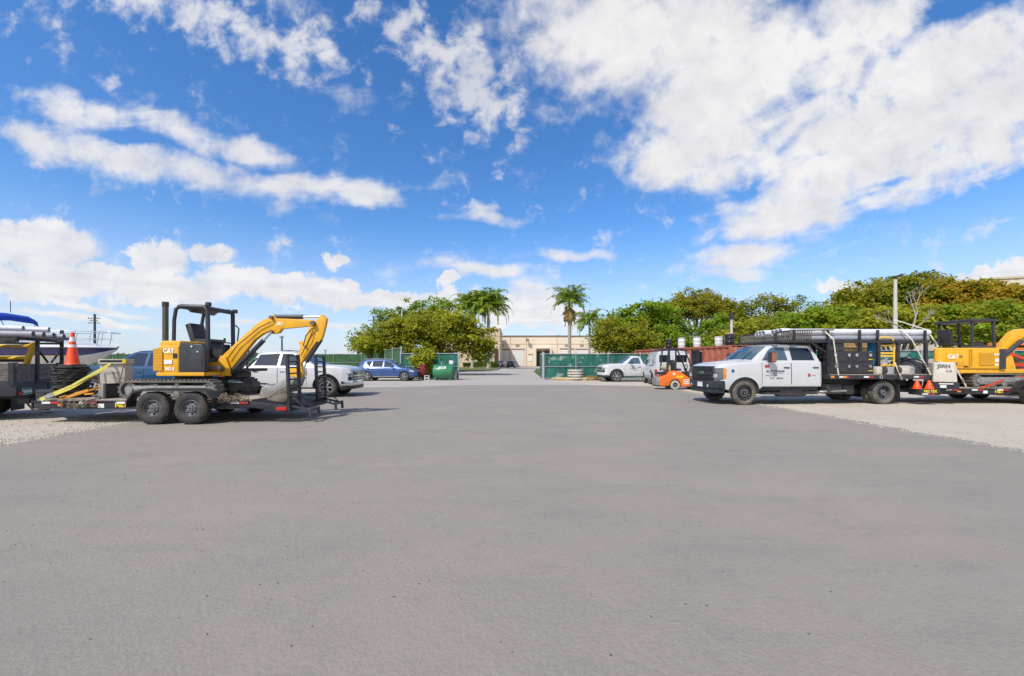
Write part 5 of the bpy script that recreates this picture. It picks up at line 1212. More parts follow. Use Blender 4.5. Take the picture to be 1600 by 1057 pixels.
t, a, b, h = block('concrete_block', 'pale tapered concrete block with scrawled black writing on the right trailer', 14.66, 15.30, 14.04, 14.54, 0.78, 1.47, 0.12)
t.rotation_euler.z = R(-24)
MB().ab((-0.38, -0.2, -0.22), (0.38, 0.27, -0.004)).build('base_stand', BLK, t)
for s_, sz, dx, dz in (('JSRN', 0.16, -0.03, 0.55), ('LS', 0.16, 0.10, 0.40)):
    writing(s_, sz, INK, t, (dx, -0.232, dz), (R(90 - 5), 0, 0), bold=0.004)
MB().ab((-0.15, -0.215, -0.07), (0.22, -0.19, -0.035)).ab((-0.12, -0.215, -0.19), (0.04, -0.19, -0.10)).build('white_label', WTAPE, t)
# black rubber bases in a stack with a cone on top
cx_, cy_ = -11.34, 10.55
rr = random.Random(5); gb = 'black rubber bases in the stack under the cone'
bt = thing('rubber_base', 'flat black rubber base in the stack under the orange cone on the left trailer', 'rubber base', (cx_, cy_, 0.576), 0, gb)
MB().lathe([(0.12, 0.0), (0.32, 0.0), (0.355, 0.012), (0.355, 0.032), (0.30, 0.045), (0.20, 0.05), (0.12, 0.05)], (0, 0, 0), 'z', 8, close=True).build('ring', RUBB, bt, ang=40)
for i in range(4):
    MB().box((0.33 * math.cos(i * 1.57), 0.33 * math.sin(i * 1.57), 0.042), (0.08, 0.06, 0.022), rz=i * 1.57).build('grip', RUBB, bt)
for i in range(1, 16):
    o = dup(bt, (cx_ + rr.uniform(-.025, .025), cy_ + rr.uniform(-.025, .025), 0.576 + i * 0.0505), rr.uniform(0, 1.5)); o.rotation_euler = (rr.uniform(-.012, .012), rr.uniform(-.02, .02), rr.uniform(0, 1.5))
def cone(t, h=0.74):
    MB().box((0, 0, 0.018), (0.37, 0.37, 0.036)).build('base', RUBB, t, bevel=0.012)
    MB().lathe([(0.165, 0.03), (0.15, 0.05), (0.135, 0.08), (0.03, h), (0.018, h), (0.0, h - 0.005)], (0, 0, 0), 'z', 24).build('body', ORANGE, t)
    def band(z0, z1):
        r = lambda z: 0.135 - (z - 0.08) * 0.105 / (h - 0.08) + 0.003
        return MB().lathe([(r(z0), z0), (r(z1), z1), (r(z1) - 0.004, z1), (r(z0) - 0.004, z0)], (0, 0, 0), 'z', 24, close=True).build('reflective_band', WTAPE, t)
    band(h * 0.55, h * 0.63); band(h * 0.72, h * 0.86)
cn_ = thing('traffic_cone', 'orange traffic cone with white bands on top of the black rubber stack', 'traffic cone', (cx_ + 0.02, cy_, 1.388)); cone(cn_, 0.86)
for x, y_, lab in ((14.08, 14.24, 'orange cone on the right trailer tongue, half hidden and next to the truck bed'), (14.40, 14.14, 'brighter orange cone on the right trailer tongue, nearest the camera')):
    c_ = dup(cn_, (x, y_, 0.538), None, lab); c_['group'] = 'cones on the right trailer tongue'; c_.scale = (0.9, 0.9, 0.36)
    for k_ in kids(c_):
        if k_.name.startswith('reflective_band'): bpy.data.objects.remove(k_)
strap('yellow strap tying the pale concrete block to the left trailer front', [P(186, 563, 11.1), P(172, 569, 10.72), P(112, 603, 10.05), P(62, 624, 9.86)], YSTRAP, 0.055)
strap('second yellow strap running below the first on the left trailer', [P(168, 574, 10.72), P(112, 607, 10.02), P(64, 626, 9.85)], YSTRAP, 0.045)
strap('cream strap slanting over the concrete block on the right trailer', [Vector((15.10, 14.6, 1.52)), Vector((15.22, 14.12, 1.40)), Vector((15.75, 14.2, 0.62))], WSTRAP, 0.06)
strap('pale strap pulled from the truck rack to the right excavator', [on_truck(truck, -6.95, -0.4, 3.1), Vector((15.1, 14.9, 2.65)), Vector((15.3, 14.7, 2.02))], WSTRAP, 0.06)
def chain(label, pts, m, r=0.03, n=10, pile=0):
    t = thing('binder_chain', label, 'chain', pts[0]); mb = MB(True); rr_ = random.Random(len(label))
    for a_, b_ in zip(pts, pts[1:]):
        a_, b_ = Vector(a_), Vector(b_); k_ = max(2, int((b_ - a_).length / (r * 2.4)))
        for i in range(k_):
            c = a_.lerp(b_, (i + .5) / k_); d = (b_ - a_).normalized(); up = Vector((0, 0, 1)) if i % 2 else Vector((0, 1, 0.3))
            s_ = d.cross(up).normalized() * r * 0.6
            mb.tube([c - d * r * 1.3 + s_, c + d * r * 1.3 + s_, c + d * r * 1.3 - s_, c - d * r * 1.3 - s_, c - d * r * 1.3 + s_], r * 0.32, 5)
    for i in range(pile):
        c = Vector(pts[-1]) + Vector((rr_.gauss(0, .22), rr_.gauss(0, .08), abs(rr_.gauss(0, .06))))
        a0 = rr_.uniform(0, 6); mb.tube([c + Vector((r * 1.5 * math.cos(a0 + q), r * 0.9 * math.sin(q), r * 1.2 * math.sin(a0 + q))) for q in [0, 1.05, 2.1, 3.14, 4.2, 5.2, 6.28]], r * 0.32, 5)
    mb.build('links', m, t); return t
c_ = chain('orange chain binder tying the dozer blade to the left trailer deck', [Vector((-10.15, 10.12, 0.86)), Vector((-10.5, 10.0, 0.74)), Vector((-10.95, 9.92, 0.60))], OCH, 0.05)
MB(True).bar((-10.35, 10.02, 0.80), (-10.75, 9.93, 0.64), 0.06, 0.06).bar((-10.4, 9.98, 0.70), (-10.15, 9.94, 0.72), 0.035, 0.035).build('binder_lever', OCH, c_)
chain('brown chain heaped over the left trailer rail beside the dozer blade', [Vector((-10.15, 10.1, 0.62)), Vector((-10.2, 9.88, 0.56)), Vector((-10.25, 9.84, 0.42))], CHAINM, 0.035, pile=26)
chain('rusty chain heap on the left trailer rail behind the tandem wheels', [Vector((-7.45, 10.2, 0.62)), Vector((-7.1, 10.0, 0.60)), Vector((-6.9, 9.88, 0.55))], CHAINM, 0.035, pile=60)
chain('red chain binder tying down the right excavator track', [Vector((17.35, 14.45, 0.85)), Vector((16.9, 14.38, 0.70)), Vector((16.4, 14.32, 0.58))], REDM, 0.05)
t = thing('canvas_bag', 'draped grey brown dirt bag around the bucket at the trailer rear', 'bag', (-5.95, 10.6, 0.48)); rr = random.Random(2); rows = []
for i in range(9):
    a_ = math.pi / 2 * i / 8; rows.append([(0.34 * math.cos(a_) * math.cos(b_) * (1 + rr.uniform(-.12, .12)), 0.34 * math.cos(a_) * math.sin(b_), 0.25 * math.sin(a_) ** 1.5 * (1 + rr.uniform(-.15, .15)) + (0.05 if i else 0)) for b_ in [2 * math.pi * j / 16 for j in range(16)]])
for r_ in rows: r_.append(r_[0])
MB().grid(rows).build('cloth', CLOTH, t, ang=25); MB().tube([(-0.2, -0.3, 0.1), (0, -0.25, 0.25), (0.3, -0.2, 0.42)], 0.012).build('drawstring', CHAINM, t)

# ------------------------------------------------------------------ forklift 
fk = thing('forklift', 'orange forklift with overhead guard and white tyres parked beside the van', 'forklift', (8.62, 22.1, 0.006))
wl = [(-0.80, 0.20), (-0.80, 0.62), (-0.72, 0.72), (-0.42, 0.80), (-0.30, 0.98), (0.02, 1.0), (0.30, 0.92), (0.85, 0.55), (1.25, 0.42), (1.25, 0.18), (0.32, 0.16)] + [(0.31 * math.cos(a_), 0.24 + 0.31 * math.sin(a_)) for a_ in [R(10 + 160 * i / 8) for i in range(9)]] + [(-0.34, 0.20)]
MB().prism(wl, -0.50, 0.50).build('body', FORK, fk, bevel=0.03)
st = MB()
for z in (0.30, 0.40, 0.50): st.ab((0.42, -0.506, z), (1.15 - (z - .3) * 1.5, -0.502, z + 0.045))
st.build('white_stripe', WTAPE, fk)
MB().ab((0.05, -0.506, 0.62), (0.42, -0.502, 0.74)).build('yellow_panel', YINK, fk)
MB().ab((-0.14, -0.506, 0.78), (-0.0, -0.502, 0.90)).build('logo_plate', WTAPE, fk)
MB().prismz([(-0.82, -0.44), (-0.96, -0.25), (-1.0, 0), (-0.96, 0.25), (-0.82, 0.44), (-0.5, 0.46), (-0.5, -0.46)], 0.22, 0.66).build('counterweight', STEEL, fk, bevel=0.05)
MB().box((-0.62, -0.1, 0.86), (0.4, 0.5, 0.14)).build('engine_deck', BLK, fk, bevel=0.02)
MB().lathe([(0.15, -0.34), (0.165, -0.25), (0.165, 0.25), (0.15, 0.34)], (-0.34, 0, 1.16), 'y', 16).build('gas_bottle', mat('gas_bottle_tan', (0.5, 0.42, 0.28), 0.5), fk)
MB().box((0.22, 0, 1.05), (0.42, 0.46, 0.12)).box((0.04, 0, 1.32), (0.12, 0.44, 0.5), ry=-0.1).build('seat', PLAST, fk, bevel=0.04)
MB().tube([(0.95, 0.05, 0.6), (0.78, 0.05, 1.15)], 0.03).tube([(0.78 + 0.0 + 0.05 * math.sin(q), 0.05 + 0.17 * math.cos(q), 1.17 + 0.16 * math.sin(q)) for q in [2 * math.pi * i / 14 for i in range(15)]], 0.018).box((0.85, 0, 0.78), (0.35, 0.8, 0.32)).build('steering_console', PLAST, fk)
og = MB(); ZT = 2.15
for y_ in (-0.46, 0.46):
    og.bar((-0.45, y_, 0.98), (-0.34, y_, ZT), 0.08, 0.06); og.bar((0.02, y_, 0.95), (0.04, y_, ZT), 0.07, 0.07); og.tube([(0.34, y_, ZT), (0.52, y_, ZT - 0.08), (1.0, y_, 0.85)], 0.04)
    og.bar((-0.36, y_, ZT), (0.45, y_, ZT), 0.07, 0.07)
for i in range(8): og.bar((-0.33 + i * 0.1, -0.46, ZT), (-0.33 + i * 0.1, 0.46, ZT), 0.03, 0.05)
og.build('overhead_guard', CHAR, fk)
ms = MB()
for y_ in (-0.34, -0.22, 0.22, 0.34): ms.bar((1.34, y_, 0.12), (1.26, y_, 2.1), 0.07, 0.12)
for z in (0.3, 1.0, 1.6, 2.05): ms.box((1.30, 0, z), (0.08, 0.72, 0.1))
ms.bar((1.29, 0, 0.3), (1.25, 0, 1.9), 0.10, 0.10).box((1.42, 0, 1.2), (0.06, 0.9, 1.6)); mast = ms.build('mast', BLK, fk)
MB().ab((1.42, -0.36, 0.06), (2.4, -0.24, 0.10)).ab((1.42, 0.24, 0.06), (2.4, 0.36, 0.10)).build('fork', STEEL, mast)
WTY = mat('pale_tyre', (0.42, 0.40, 0.36), 0.85, dirt=0.4)
for s in (1, -1):
    wheel(fk, (0, s * 0.42, 0.24), 0.24, 0.17, 0.13, s, RIMG, 5, 'steel', WTY); wheel(fk, (1.15, s * 0.42, 0.27), 0.27, 0.2, 0.15, s, RIMG, 5, 'steel', WTY)

# ------------------------------------------------------------------ boat on its trailer
bo_ = thing('motor_boat', 'white and navy motor boat with bow rail and blue bimini at the left edge', 'boat', (-16.95, 17.6, 0.0))
def hull_row(x):
    t = min(1, -x / 4.2); hb = 1.22 * (1 - (1 - t) ** 2.1) + 0.02
    sheer = 2.10 + 0.0 * t; keel = 0.86 + 1.02 * (1 - min(1, -x / 2.9)) ** 1.8 + 0.10
    keel = min(keel, sheer - 0.06); ch = keel + (sheer - keel) * 0.36
    return hb, sheer, keel, ch
hl = MB(); xs = [0.0, -0.08, -0.2, -0.4, -0.7, -1.1, -1.6, -2.2, -3, -4, -5.5, -7.4]
rows = {k_: [] for k_ in 'nwd'}
for x in xs:
    hb, sh_, kl, ch = hull_row(x); zn = sh_ - min(0.36, (sh_ - kl) * 0.55)
    bn = hb * (0.82 + 0.18 * (zn - ch) / max(0.01, sh_ - ch)) if zn > ch else hb * 0.8
    rows['n'].append([(x - 0.0, -hb, sh_), (x, -bn, zn)]); rows['w'].append([(x, -bn, zn), (x, -hb * 0.78, ch), (x, 0, kl), (x, hb * 0.78, ch), (x, bn, zn)])
    rows['d'].append((x, hb, sh_))
for q in (1, -1): hl.m(0).grid([[(a_, q * b_, c_) for a_, b_, c_ in r_] for r_ in rows['n']])
hl.m(1).grid(rows['w']); hb, sh_, kl, ch = hull_row(-7.4); hl.add([(-7.4, -hb, sh_), (-7.4, hb, sh_), (-7.4, hb * .78, ch), (-7.4, 0, kl), (-7.4, -hb * .78, ch)], [(0, 1, 2, 3, 4)])
hull = hl.build('hull', [NAVY, GEL], bo_, ang=45)
MB().tube([(x + (0.02 if x == 0 else 0), -b_ - 0.01, z_) for x, b_, z_ in rows['d']], 0.035, 8).tube([(x, b_ + 0.01, z_) for x, b_, z_ in rows['d']], 0.035, 8).build('rub_rail', GEL, hull)
MB().slab([[(x, -hull_row(x)[0] * 0.985 - 0.012, 1.735), (x, -hull_row(x)[0] * 0.985 - 0.008, 1.70)] for x in xs[5:]], (0, -1, 0), 0.01).build('gold_stripe', GOLD, hull)
dkk = MB(); rows2 = []
for x in xs:
    hb, sh_, kl, ch = hull_row(x); cr = min(0.36, 0.16 * -x) if x > -5 else 0.36
    rows2.append([(x, hb * q, sh_ + cr * (1 - abs(q) ** 2.2)) for q in (-1, -0.85, -0.6, -0.3, 0, 0.3, 0.6, 0.85, 1)])
dkk.grid(rows2); dkk.build('deck', GEL, bo_, ang=40)
MB().box((-2.2, -0.1, 2.46), (0.5, 0.45, 0.05)).build('hatch', GLASS, bo_, bevel=0.015)
MB().prism([(-3.4, 2.35), (-4.3, 2.85), (-4.36, 2.85), (-3.8, 2.35)], -0.95, 0.95).build('windscreen', GLASSB, bo_)
rl = MB()
for q in (-1, 1):
    pts = [(x, q * hull_row(x)[0] * 0.9, 2.10 + 0.66) for x in (-3.6, -2.6, -1.6, -0.9, -0.35)]
    rl.tube(pts, 0.016); rl.tube([(x, y_, z - 0.30) for x, y_, z in pts], 0.012)
    for x in (-0.5, -1.2, -2.0, -2.8, -3.6): rl.tube([(x - 0.12, q * hull_row(x)[0] * 0.9, 2.12), (x, q * hull_row(x)[0] * 0.9, 2.76)], 0.013)
rl.tube([(-0.35, -hull_row(-0.35)[0] * .9, 2.76), (-0.05, -0.2, 2.70), (0.0, 0, 2.68), (-0.05, 0.2, 2.70), (-0.35, hull_row(-0.35)[0] * .9, 2.76)], 0.016)
rl.build('bow_rail', CHROME, bo_, ang=60)
MB().box((-0.15, 0, 2.125), (0.35, 0.10, 0.03)).build('anchor_roller', STEEL, bo_)
bm_ = MB(); rws = []
for x, z in ((-4.6, 3.22), (-4.65, 3.40), (-4.8, 3.52), (-5.4, 3.56), (-6.4, 3.54)): rws.append([(x, -1.05, z - 0.12), (x, -0.8, z), (x, 0, z + 0.06), (x, 0.8, z), (x, 1.05, z - 0.12)])
bim = MB().slab(rws, (0, 0, 1), 0.03).build('bimini', MARINE, bo_)
bf = MB()
for q in (-1.02, 1.02): bf.tube([(-4.65, q, 3.2), (-5.6, q, 2.2)], 0.016).tube([(-6.3, q, 3.4), (-5.6, q, 2.2)], 0.016).tube([(-4.65, q, 3.2), (-4.3, q, 2.45)], 0.012)
bf.build('bimini_frame', CHROME, bim)
MB().tube([(-4.6, 0, 3.6), (-4.6, 0, 4.1)], 0.012).build('stern_light', PLAST, bim)
writing('FL  1953  JS', 0.20, WINK, hull, (-4.1, -1.235, 1.90), FACE_CAM)
bt_ = thing('boat_trailer', 'galvanised boat trailer under the motor boat', 'trailer', (-16.95, 17.6, 0.0)); m = MB()
for q in (-0.8, 0.8): m.bar((-7.2, q, 0.62), (-2.2, q, 0.62), 0.08, 0.14); m.bar((-2.2, q, 0.62), (0.4, 0, 0.56), 0.08, 0.14); m.bar((-6.5, q * 0.7, 0.92), (-2.4, q * 0.7, 0.95), 0.12, 0.08)
for x in (-6.8, -4.6, -2.3): m.bar((x, -0.8, 0.62), (x, 0.8, 0.62), 0.08, 0.1)
m.bar((-0.25, 0, 0.56), (-0.15, 0, 1.55), 0.08, 0.08)
m.build('frame', GALV, bt_)
for q in (1, -1):
    wheel(bt_, (-5.2, q * 1.05, 0.33), 0.33, 0.2, 0.18, q, RIMG, 6); wheel(bt_, (-4.4, q * 1.05, 0.33), 0.33, 0.2, 0.18, q, RIMG, 6)
wheel(bt_, (-0.3, -0.35, 0.62), 0.33, 0.2, 0.18, -1, RIMG, 6, name='spare_wheel')
# ------------------------------------------------------------------ fences
def screen_mat(name, col, worn, amt):
    m = bpy.data.materials.new(name); m.use_nodes = True; N2, L2 = m.node_tree.nodes, m.node_tree.links; b = N2['Principled BSDF']; b.inputs['Roughness'].default_value = 0.75
    t = N2.new('ShaderNodeTexCoord'); n = N2.new('ShaderNodeTexNoise'); n.inputs['Scale'].default_value = 1.5; n.inputs['Detail'].default_value = 6; L2.new(t.outputs['Object'], n.inputs['Vector'])
    mp = N2.new('ShaderNodeMapping'); mp.inputs['Scale'].default_value = (3.0, 3.0, 0.7); L2.new(t.outputs['Object'], mp.inputs['Vector'])
    n2 = N2.new('ShaderNodeTexNoise'); n2.inputs['Scale'].default_value = 1.4; n2.inputs['Detail'].default_value = 4; L2.new(mp.outputs[0], n2.inputs['Vector'])
    r = N2.new('ShaderNodeValToRGB'); r.color_ramp.elements[0].position = 0.35; r.color_ramp.elements[0].color = tuple(c * 0.7 for c in col) + (1,); r.color_ramp.elements[1].position = 0.65; r.color_ramp.elements[1].color = tuple(c * 1.3 for c in col) + (1,)
    L2.new(n2.outputs['Fac'], r.inputs[0])
    q = N2.new('ShaderNodeMapRange'); q.inputs[1].default_value = 0.56; q.inputs[2].default_value = 0.66; q.inputs[4].default_value = amt; L2.new(n.outputs['Fac'], q.inputs[0])
    x_ = N2.new('ShaderNodeMix'); x_.data_type = 'RGBA'; L2.new(q.outputs[0], x_.inputs['Factor']); L2.new(r.outputs[0], x_.inputs['A']); x_.inputs['B'].default_value = worn + (1,)
    L2.new(x_.outputs['Result'], b.inputs['Base Color']); return m
SCR = screen_mat('green_windscreen', (0.015, 0.115, 0.085), (0.26, 0.36, 0.32), 0.8)
SCR2 = screen_mat('leafy_screen', (0.035, 0.10, 0.035), (0.06, 0.15, 0.09), 0.8)
def fence(name, label, pts, h, m, step=2.6, gate=False, drop=0.04, z0=0.08):
    t = thing(name, label, 'fence', (pts[0][0], pts[0][1], 0)); t['group'] = 'green screened fences'
    rail, scr = MB(True), MB(True)
    for (a, b), (c, d) in zip(pts, pts[1:]):
        L_ = math.hypot(c - a, d - b); n = max(1, round(L_ / step))
        for z in (h, h * 0.5, 0.12): rail.bar((a, b, z), (c, d, z), 0.045, 0.045)
        for i in range(n + 1):
            x, y_ = a + (c - a) * i / n, b + (d - b) * i / n
            MB(True).cyl((x, y_, (h + 0.08) / 2), 'z', 0.065 if i in (0, n) else 0.035, h + 0.08, 10).lathe([(0.05, 0), (0.04, 0.05), (0.0, 0.07)], (x, y_, h + 0.08), 'z', 10).build('post', GALV, t)
        nx, ny = (d - b) / L_, -(c - a) / L_
        k_ = max(2, int(L_ / 0.5)); rows = []
        rg2 = random.Random(int(a * 7))
        for i in range(k_ + 1):
            x, y_ = a + (c - a) * i / k_, b + (d - b) * i / k_; o = 0.06 + rg2.uniform(-.02, .02)
            if ny > 0: o = -o
            rows.append([(x - nx * o, y_ - ny * o, z0 + (h - drop - z0) * j / 4 + rg2.uniform(-.015, .015)) for j in range(5)])
        scr.slab(rows, (nx, ny, 0), 0.006)
    rail.build('rail', GALV, t); scr.build('screen', m, t); return t
fr_ = fence('chain_fence', 'chain link fence with worn green screen right of the gateway', [(2.62, 33.7), (13.2, 33.7)], 2.13, SCR)
fl_ = fence('chain_fence', 'short fence panel with green screen behind the green tank', [(-4.35, 33.3), (-9.4, 34.6)], 2.15, SCR)
fg_ = fence('gate_leaf', 'open gate leaf with pale green screen swung back from the right gate post', [(2.55, 33.9), (2.75, 39.0)], 2.1, SCR, 2.5); fg_['category'] = 'gate'; fg_['group'] = 'green screened fences'
fb_ = fence('chain_fence', 'long leafy screened boundary fence far behind the white pickup', [(-9.4, 34.8), (-24, 64), (-95, 66)], 2.65, SCR2, 4.0)
fc_ = fence('chain_fence', 'green screened fence above the grey boards beyond the truck bed', [(19.0, 28.2), (48, 26.5)], 2.25, SCR, 3.0)
wf = thing('board_fence', 'weathered grey board fence low behind the flatbed truck rear', 'fence', (20, 26.5, 0)); mb = MB(True); rr = random.Random(11)
for i in range(80):
    x = 19.5 + i * 0.205; y_ = 26.8 - (x - 19.5) * 0.055; hgt = 1.62 + rr.uniform(-.05, .05); mb.ab((x, y_, 0), (x + 0.19, y_ + 0.03, hgt))
mb.build('boards', mat('pale_boards', (0.42, 0.38, 0.34), 0.85, var=0.3, vs=4), wf); MB(True).bar((19.5, 26.86, 0.5), (36, 25.95, 0.5), 0.05, 0.1).bar((19.5, 26.86, 1.3), (36, 25.95, 1.3), 0.05, 0.1).build('rail', WOOD, wf)

# ------------------------------------------------------------------ yard things by the gate
tk = thing('fuel_tank', 'round green fuel tank lying on its side on short legs by the gate post', 'tank', (-5.45, 32.6, 0.0))
body = MB().lathe([(0.0, -0.80), (0.42, -0.80), (0.53, -0.76), (0.56, -0.72), (0.56, 0.72), (0.53, 0.76), (0.42, 0.80), (0.0, 0.80)], (0, 0, 0.68), 'x', 36).build('shell', GRNT, tk, ang=40)
mb = MB()
for x in (-0.55, 0.55):
    for y_ in (-0.3, 0.3): mb.ab((x - 0.05, y_ - 0.05, 0.0), (x + 0.05, y_ + 0.05, 0.30))
mb.build('leg', GRNT, tk)
MB().box((-0.02, -0.50, 1.0), (0.55, 0.01, 0.19), rx=R(-32)).build('label_plate', WTAPE, tk)
writing('DIESEL', 0.15, INK, tk, (-0.02, -0.512, 1.0), (R(58), 0, 0), bold=0.004)
pu = MB()
for x in (-0.3, 0.1, 0.35): pu.cyl((x, 0, 1.28), 'z', 0.045, 0.14)
pu.build('filler_cap', GRNT, tk)
MB().box((0.62, -0.05, 1.42), (0.30, 0.22, 0.28)).cyl((0.62, -0.05, 1.26), 'z', 0.04, 0.12).cyl((0.62, -0.17, 1.45), 'y', 0.09, 0.03).build('pump', WTAPE, tk, bevel=0.02)
MB().tube([(0.78, -0.08, 1.38), (0.95, -0.1, 1.25), (0.98, -0.12, 0.6), (0.92, -0.15, 0.35), (0.86, -0.1, 0.8)], 0.022).build('hose', BLKG, tk); MB().tube([(-0.5, 0.1, 1.2), (-0.9, 0.2, 1.45), (-1.25, 0.3, 1.75)], 0.02).build('hose', BLKG, tk)
t = thing('red_tank', 'dull red upright tank half hidden between the bushy plant and the green tank', 'tank', (-7.2, 33.2, 0.0))
MB().lathe([(0.28, 0.25), (0.36, 0.42), (0.38, 0.95), (0.36, 1.2), (0.26, 1.3), (0.0, 1.33)], (0, 0, 0), 'z', 24).build('shell', DRED, t)
MB().ab((-0.3, -0.3, 0), (-0.22, -0.22, 0.5)).ab((0.22, -0.3, 0), (0.3, -0.22, 0.5)).ab((-0.05, 0.25, 0), (0.05, 0.33, 0.5)).build('leg', BLK, t)
t = thing('cinder_block', 'pale hollow cinder blocks stacked left of the green tank foot', 'cinder block', (-6.62, 31.9, 0.0))
MB().ring([(-0.2, 0), (0.2, 0), (0.2, 0.2), (-0.2, 0.2)], [(-0.14, 0.05), (0.14, 0.05), (0.14, 0.15), (-0.14, 0.15)], -0.1, 0.1).build('block', CONC, t, bevel=0.01)
MB().ring([(-0.2, 0.205), (0.2, 0.205), (0.2, 0.405), (-0.2, 0.405)], [(-0.14, 0.25), (0.14, 0.25), (0.14, 0.36), (-0.14, 0.36)], -0.1, 0.1).build('upper_block', CONC, t, bevel=0.01)
t = thing('gas_cylinder', 'pale gas cylinders standing between the green tank and the gate post', 'cylinder', (-4.72, 32.8, 0))
for i, x in enumerate((-0.13, 0.16)): 
    MB().lathe([(0.12, 0), (0.13, 0.03), (0.13, 0.62), (0.08, 0.75), (0.04, 0.78), (0.04, 0.88), (0.0, 0.88)], (x, 0, 0), 'z', 18).build('bottle', CONC, t)
t = thing('spool_stack', 'stack of round concrete rings in front of the right green fence', 'ring stack', (5.05, 32.6, 0)); t.name = 'concrete_rings'
for i in range(4):
    rr_ = (0.66, 0.62, 0.64, 0.60)[i]; MB().lathe([(rr_ * 0.62, 0.10 + i * 0.205), (rr_, 0.10 + i * 0.205), (rr_ + 0.02, 0.16 + i * 0.205), (rr_, 0.22 + i * 0.205), (rr_ * 0.62, 0.22 + i * 0.205)], (0, 0, 0), 'z', 32, close=True).build('ring', CONC, t, ang=40)
    for q in range(3): MB().box((0.5 * math.cos(q * 2.1), 0.5 * math.sin(q * 2.1), 0.05 + i * 0.205), (0.16, 0.1, 0.1)).build('spacer', TAN, t)
MB().box((0.35, -0.52, 0.52), (0.12, 0.05, 0.10)).build('red_tag', RTAPE, t)
STRAW = mat('straw', (0.50, 0.40, 0.20), 0.9, var=0.35, vs=20)
t = thing('straw_wattle', 'long straw wattle lying along the foot of the right green fence', 'straw roll', (4.2, 32.3, 0.1)); mb = MB(); rr = random.Random(6)
mb.tube([(-1.1, 0, 0), (-0.6, 0.06, 0.03), (0, -0.04, 0), (0.8, -0.1, 0.02), (1.6, -0.05, 0), (2.4, 0.05, 0.01)], [0.06, 0.12, 0.13, 0.12, 0.13, 0.07], 10)
for i in range(160):
    x = rr.uniform(-1.1, 2.3); a_ = rr.uniform(0, 6.28); mb.bar((x, 0.1 * math.cos(a_), 0.11 * math.sin(a_)), (x + rr.uniform(-.15, .15), 0.17 * math.cos(a_), 0.18 * math.sin(a_)), 0.012, 0.012)
mb.build('straw', STRAW, t); MB().tube([(0.2, 0.14 * math.cos(q), 0.14 * math.sin(q)) for q in [2 * math.pi * i / 12 for i in range(13)]], 0.015).build('twine', CHAINM, t)
t = thing('brush_pile', 'orange brown heap of dry palm debris by the right green fence', 'debris', (6.35, 32.6, 0)); mb = MB(); rr = random.Random(9)
for i in range(220):
    x, y_ = rr.gauss(0, .45), rr.gauss(0, .25); z = max(0.02, (0.42 - abs(x) * 0.5) * rr.random()); a_ = rr.uniform(0, 6.28); l_ = rr.uniform(.15, .4); mb.bar((x, y_, z), (x + l_ * math.cos(a_), y_ + l_ * math.sin(a_), max(0.01, z + rr.uniform(-.1, .1))), 0.05, 0.012)
mb.build('fronds', mat('dry_frond', (0.42, 0.20, 0.07), 0.9, var=0.4, vs=12), t)
# container with drums on it
ct = thing('shipping_container', 'rust red corrugated shipping container behind the forklift', 'container', (14.6, 34.0, 0.0), math.atan2(11.0, -2.6))
mb = MB(); L_, Wd, Hc = 12.2, 2.44, 2.6
zig = []
n = 80
for i in range(n + 1):
    q = i % 4; zig.append((-L_ / 2 + L_ * i / n, (0.0 if q in (0, 1) else -0.05)))
for side in (1, -1):
    mb.grid([[(x, side * (Wd / 2 + d), 0.15) for x, d in zig], [(x, side * (Wd / 2 + d), Hc - 0.12) for x, d in zig]])
mb.ab((-L_ / 2, -Wd / 2 + 0.05, Hc - 0.05), (L_ / 2, Wd / 2 - 0.05, Hc)); mb.ab((-L_ / 2, -Wd / 2 + 0.05, 0.05), (L_ / 2, Wd / 2 - 0.05, 0.15))
cb2 = mb.build('panels', CRED, ct, flat=True)
mb = MB()
for x in (-L_ / 2, L_ / 2):
    for y_ in (-Wd / 2, Wd / 2): mb.box((x, y_, Hc / 2), (0.16, 0.16, Hc + 0.01))
for y_ in (-Wd / 2, Wd / 2): mb.box((0, y_, Hc - 0.07), (L_, 0.10, 0.13)); mb.box((0, y_, 0.09), (L_, 0.10, 0.17))
mb.build('corner_frame', CRED, ct)
for s in (-1, 1):
    dr_ = MB().box((-L_ / 2 - 0.02, s * 0.59, 1.32), (0.06, 1.12, 2.3)).build('door', CRED, ct, bevel=0.01)
    mb = MB()
    for q in (0.3, 0.85): mb.cyl((-L_ / 2 - 0.08, s * q, 1.32), 'z', 0.022, 2.4, 8)
    mb.build('lock_rod', GALV, dr_)
rz = ct.rotation_euler.z
def drum(label, px, Y, h, r, m, rim=None, name='drum'):
    x = (px - 800) * Y / F; t = thing(name, label, 'drum', (x, Y, Hc + 0.003)); t['group'] = 'drums on the red container'
    MB().lathe([(0.0, 0), (r * 0.96, 0), (r, 0.02), (r, h * 0.33), (r * 1.03, h * 0.35), (r, h * 0.37), (r, h * 0.66), (r * 1.03, h * 0.68), (r, h * 0.70), (r, h - 0.03), (r * 0.97, h), (0, h)], (0, 0, 0), 'z', 26).build('shell', m, t, ang=40)
    MB().lathe([(r * 1.06, h - 0.05), (r * 1.06, h + 0.01), (r * 0.9, h + 0.03), (0, h + 0.03)], (0, 0, 0), 'z', 26).build('lid', rim or m, t)
def cont_y(px):                     # depth of the container's long side seen at this column
    x0, y0, x1, y1 = 13.9, 39.2, 15.6, 28.4
    k_ = (px - 800) / F; tt_ = (k_ * y0 - x0) / ((x1 - x0) - k_ * (y1 - y0)); return y0 + tt_ * (y1 - y0)
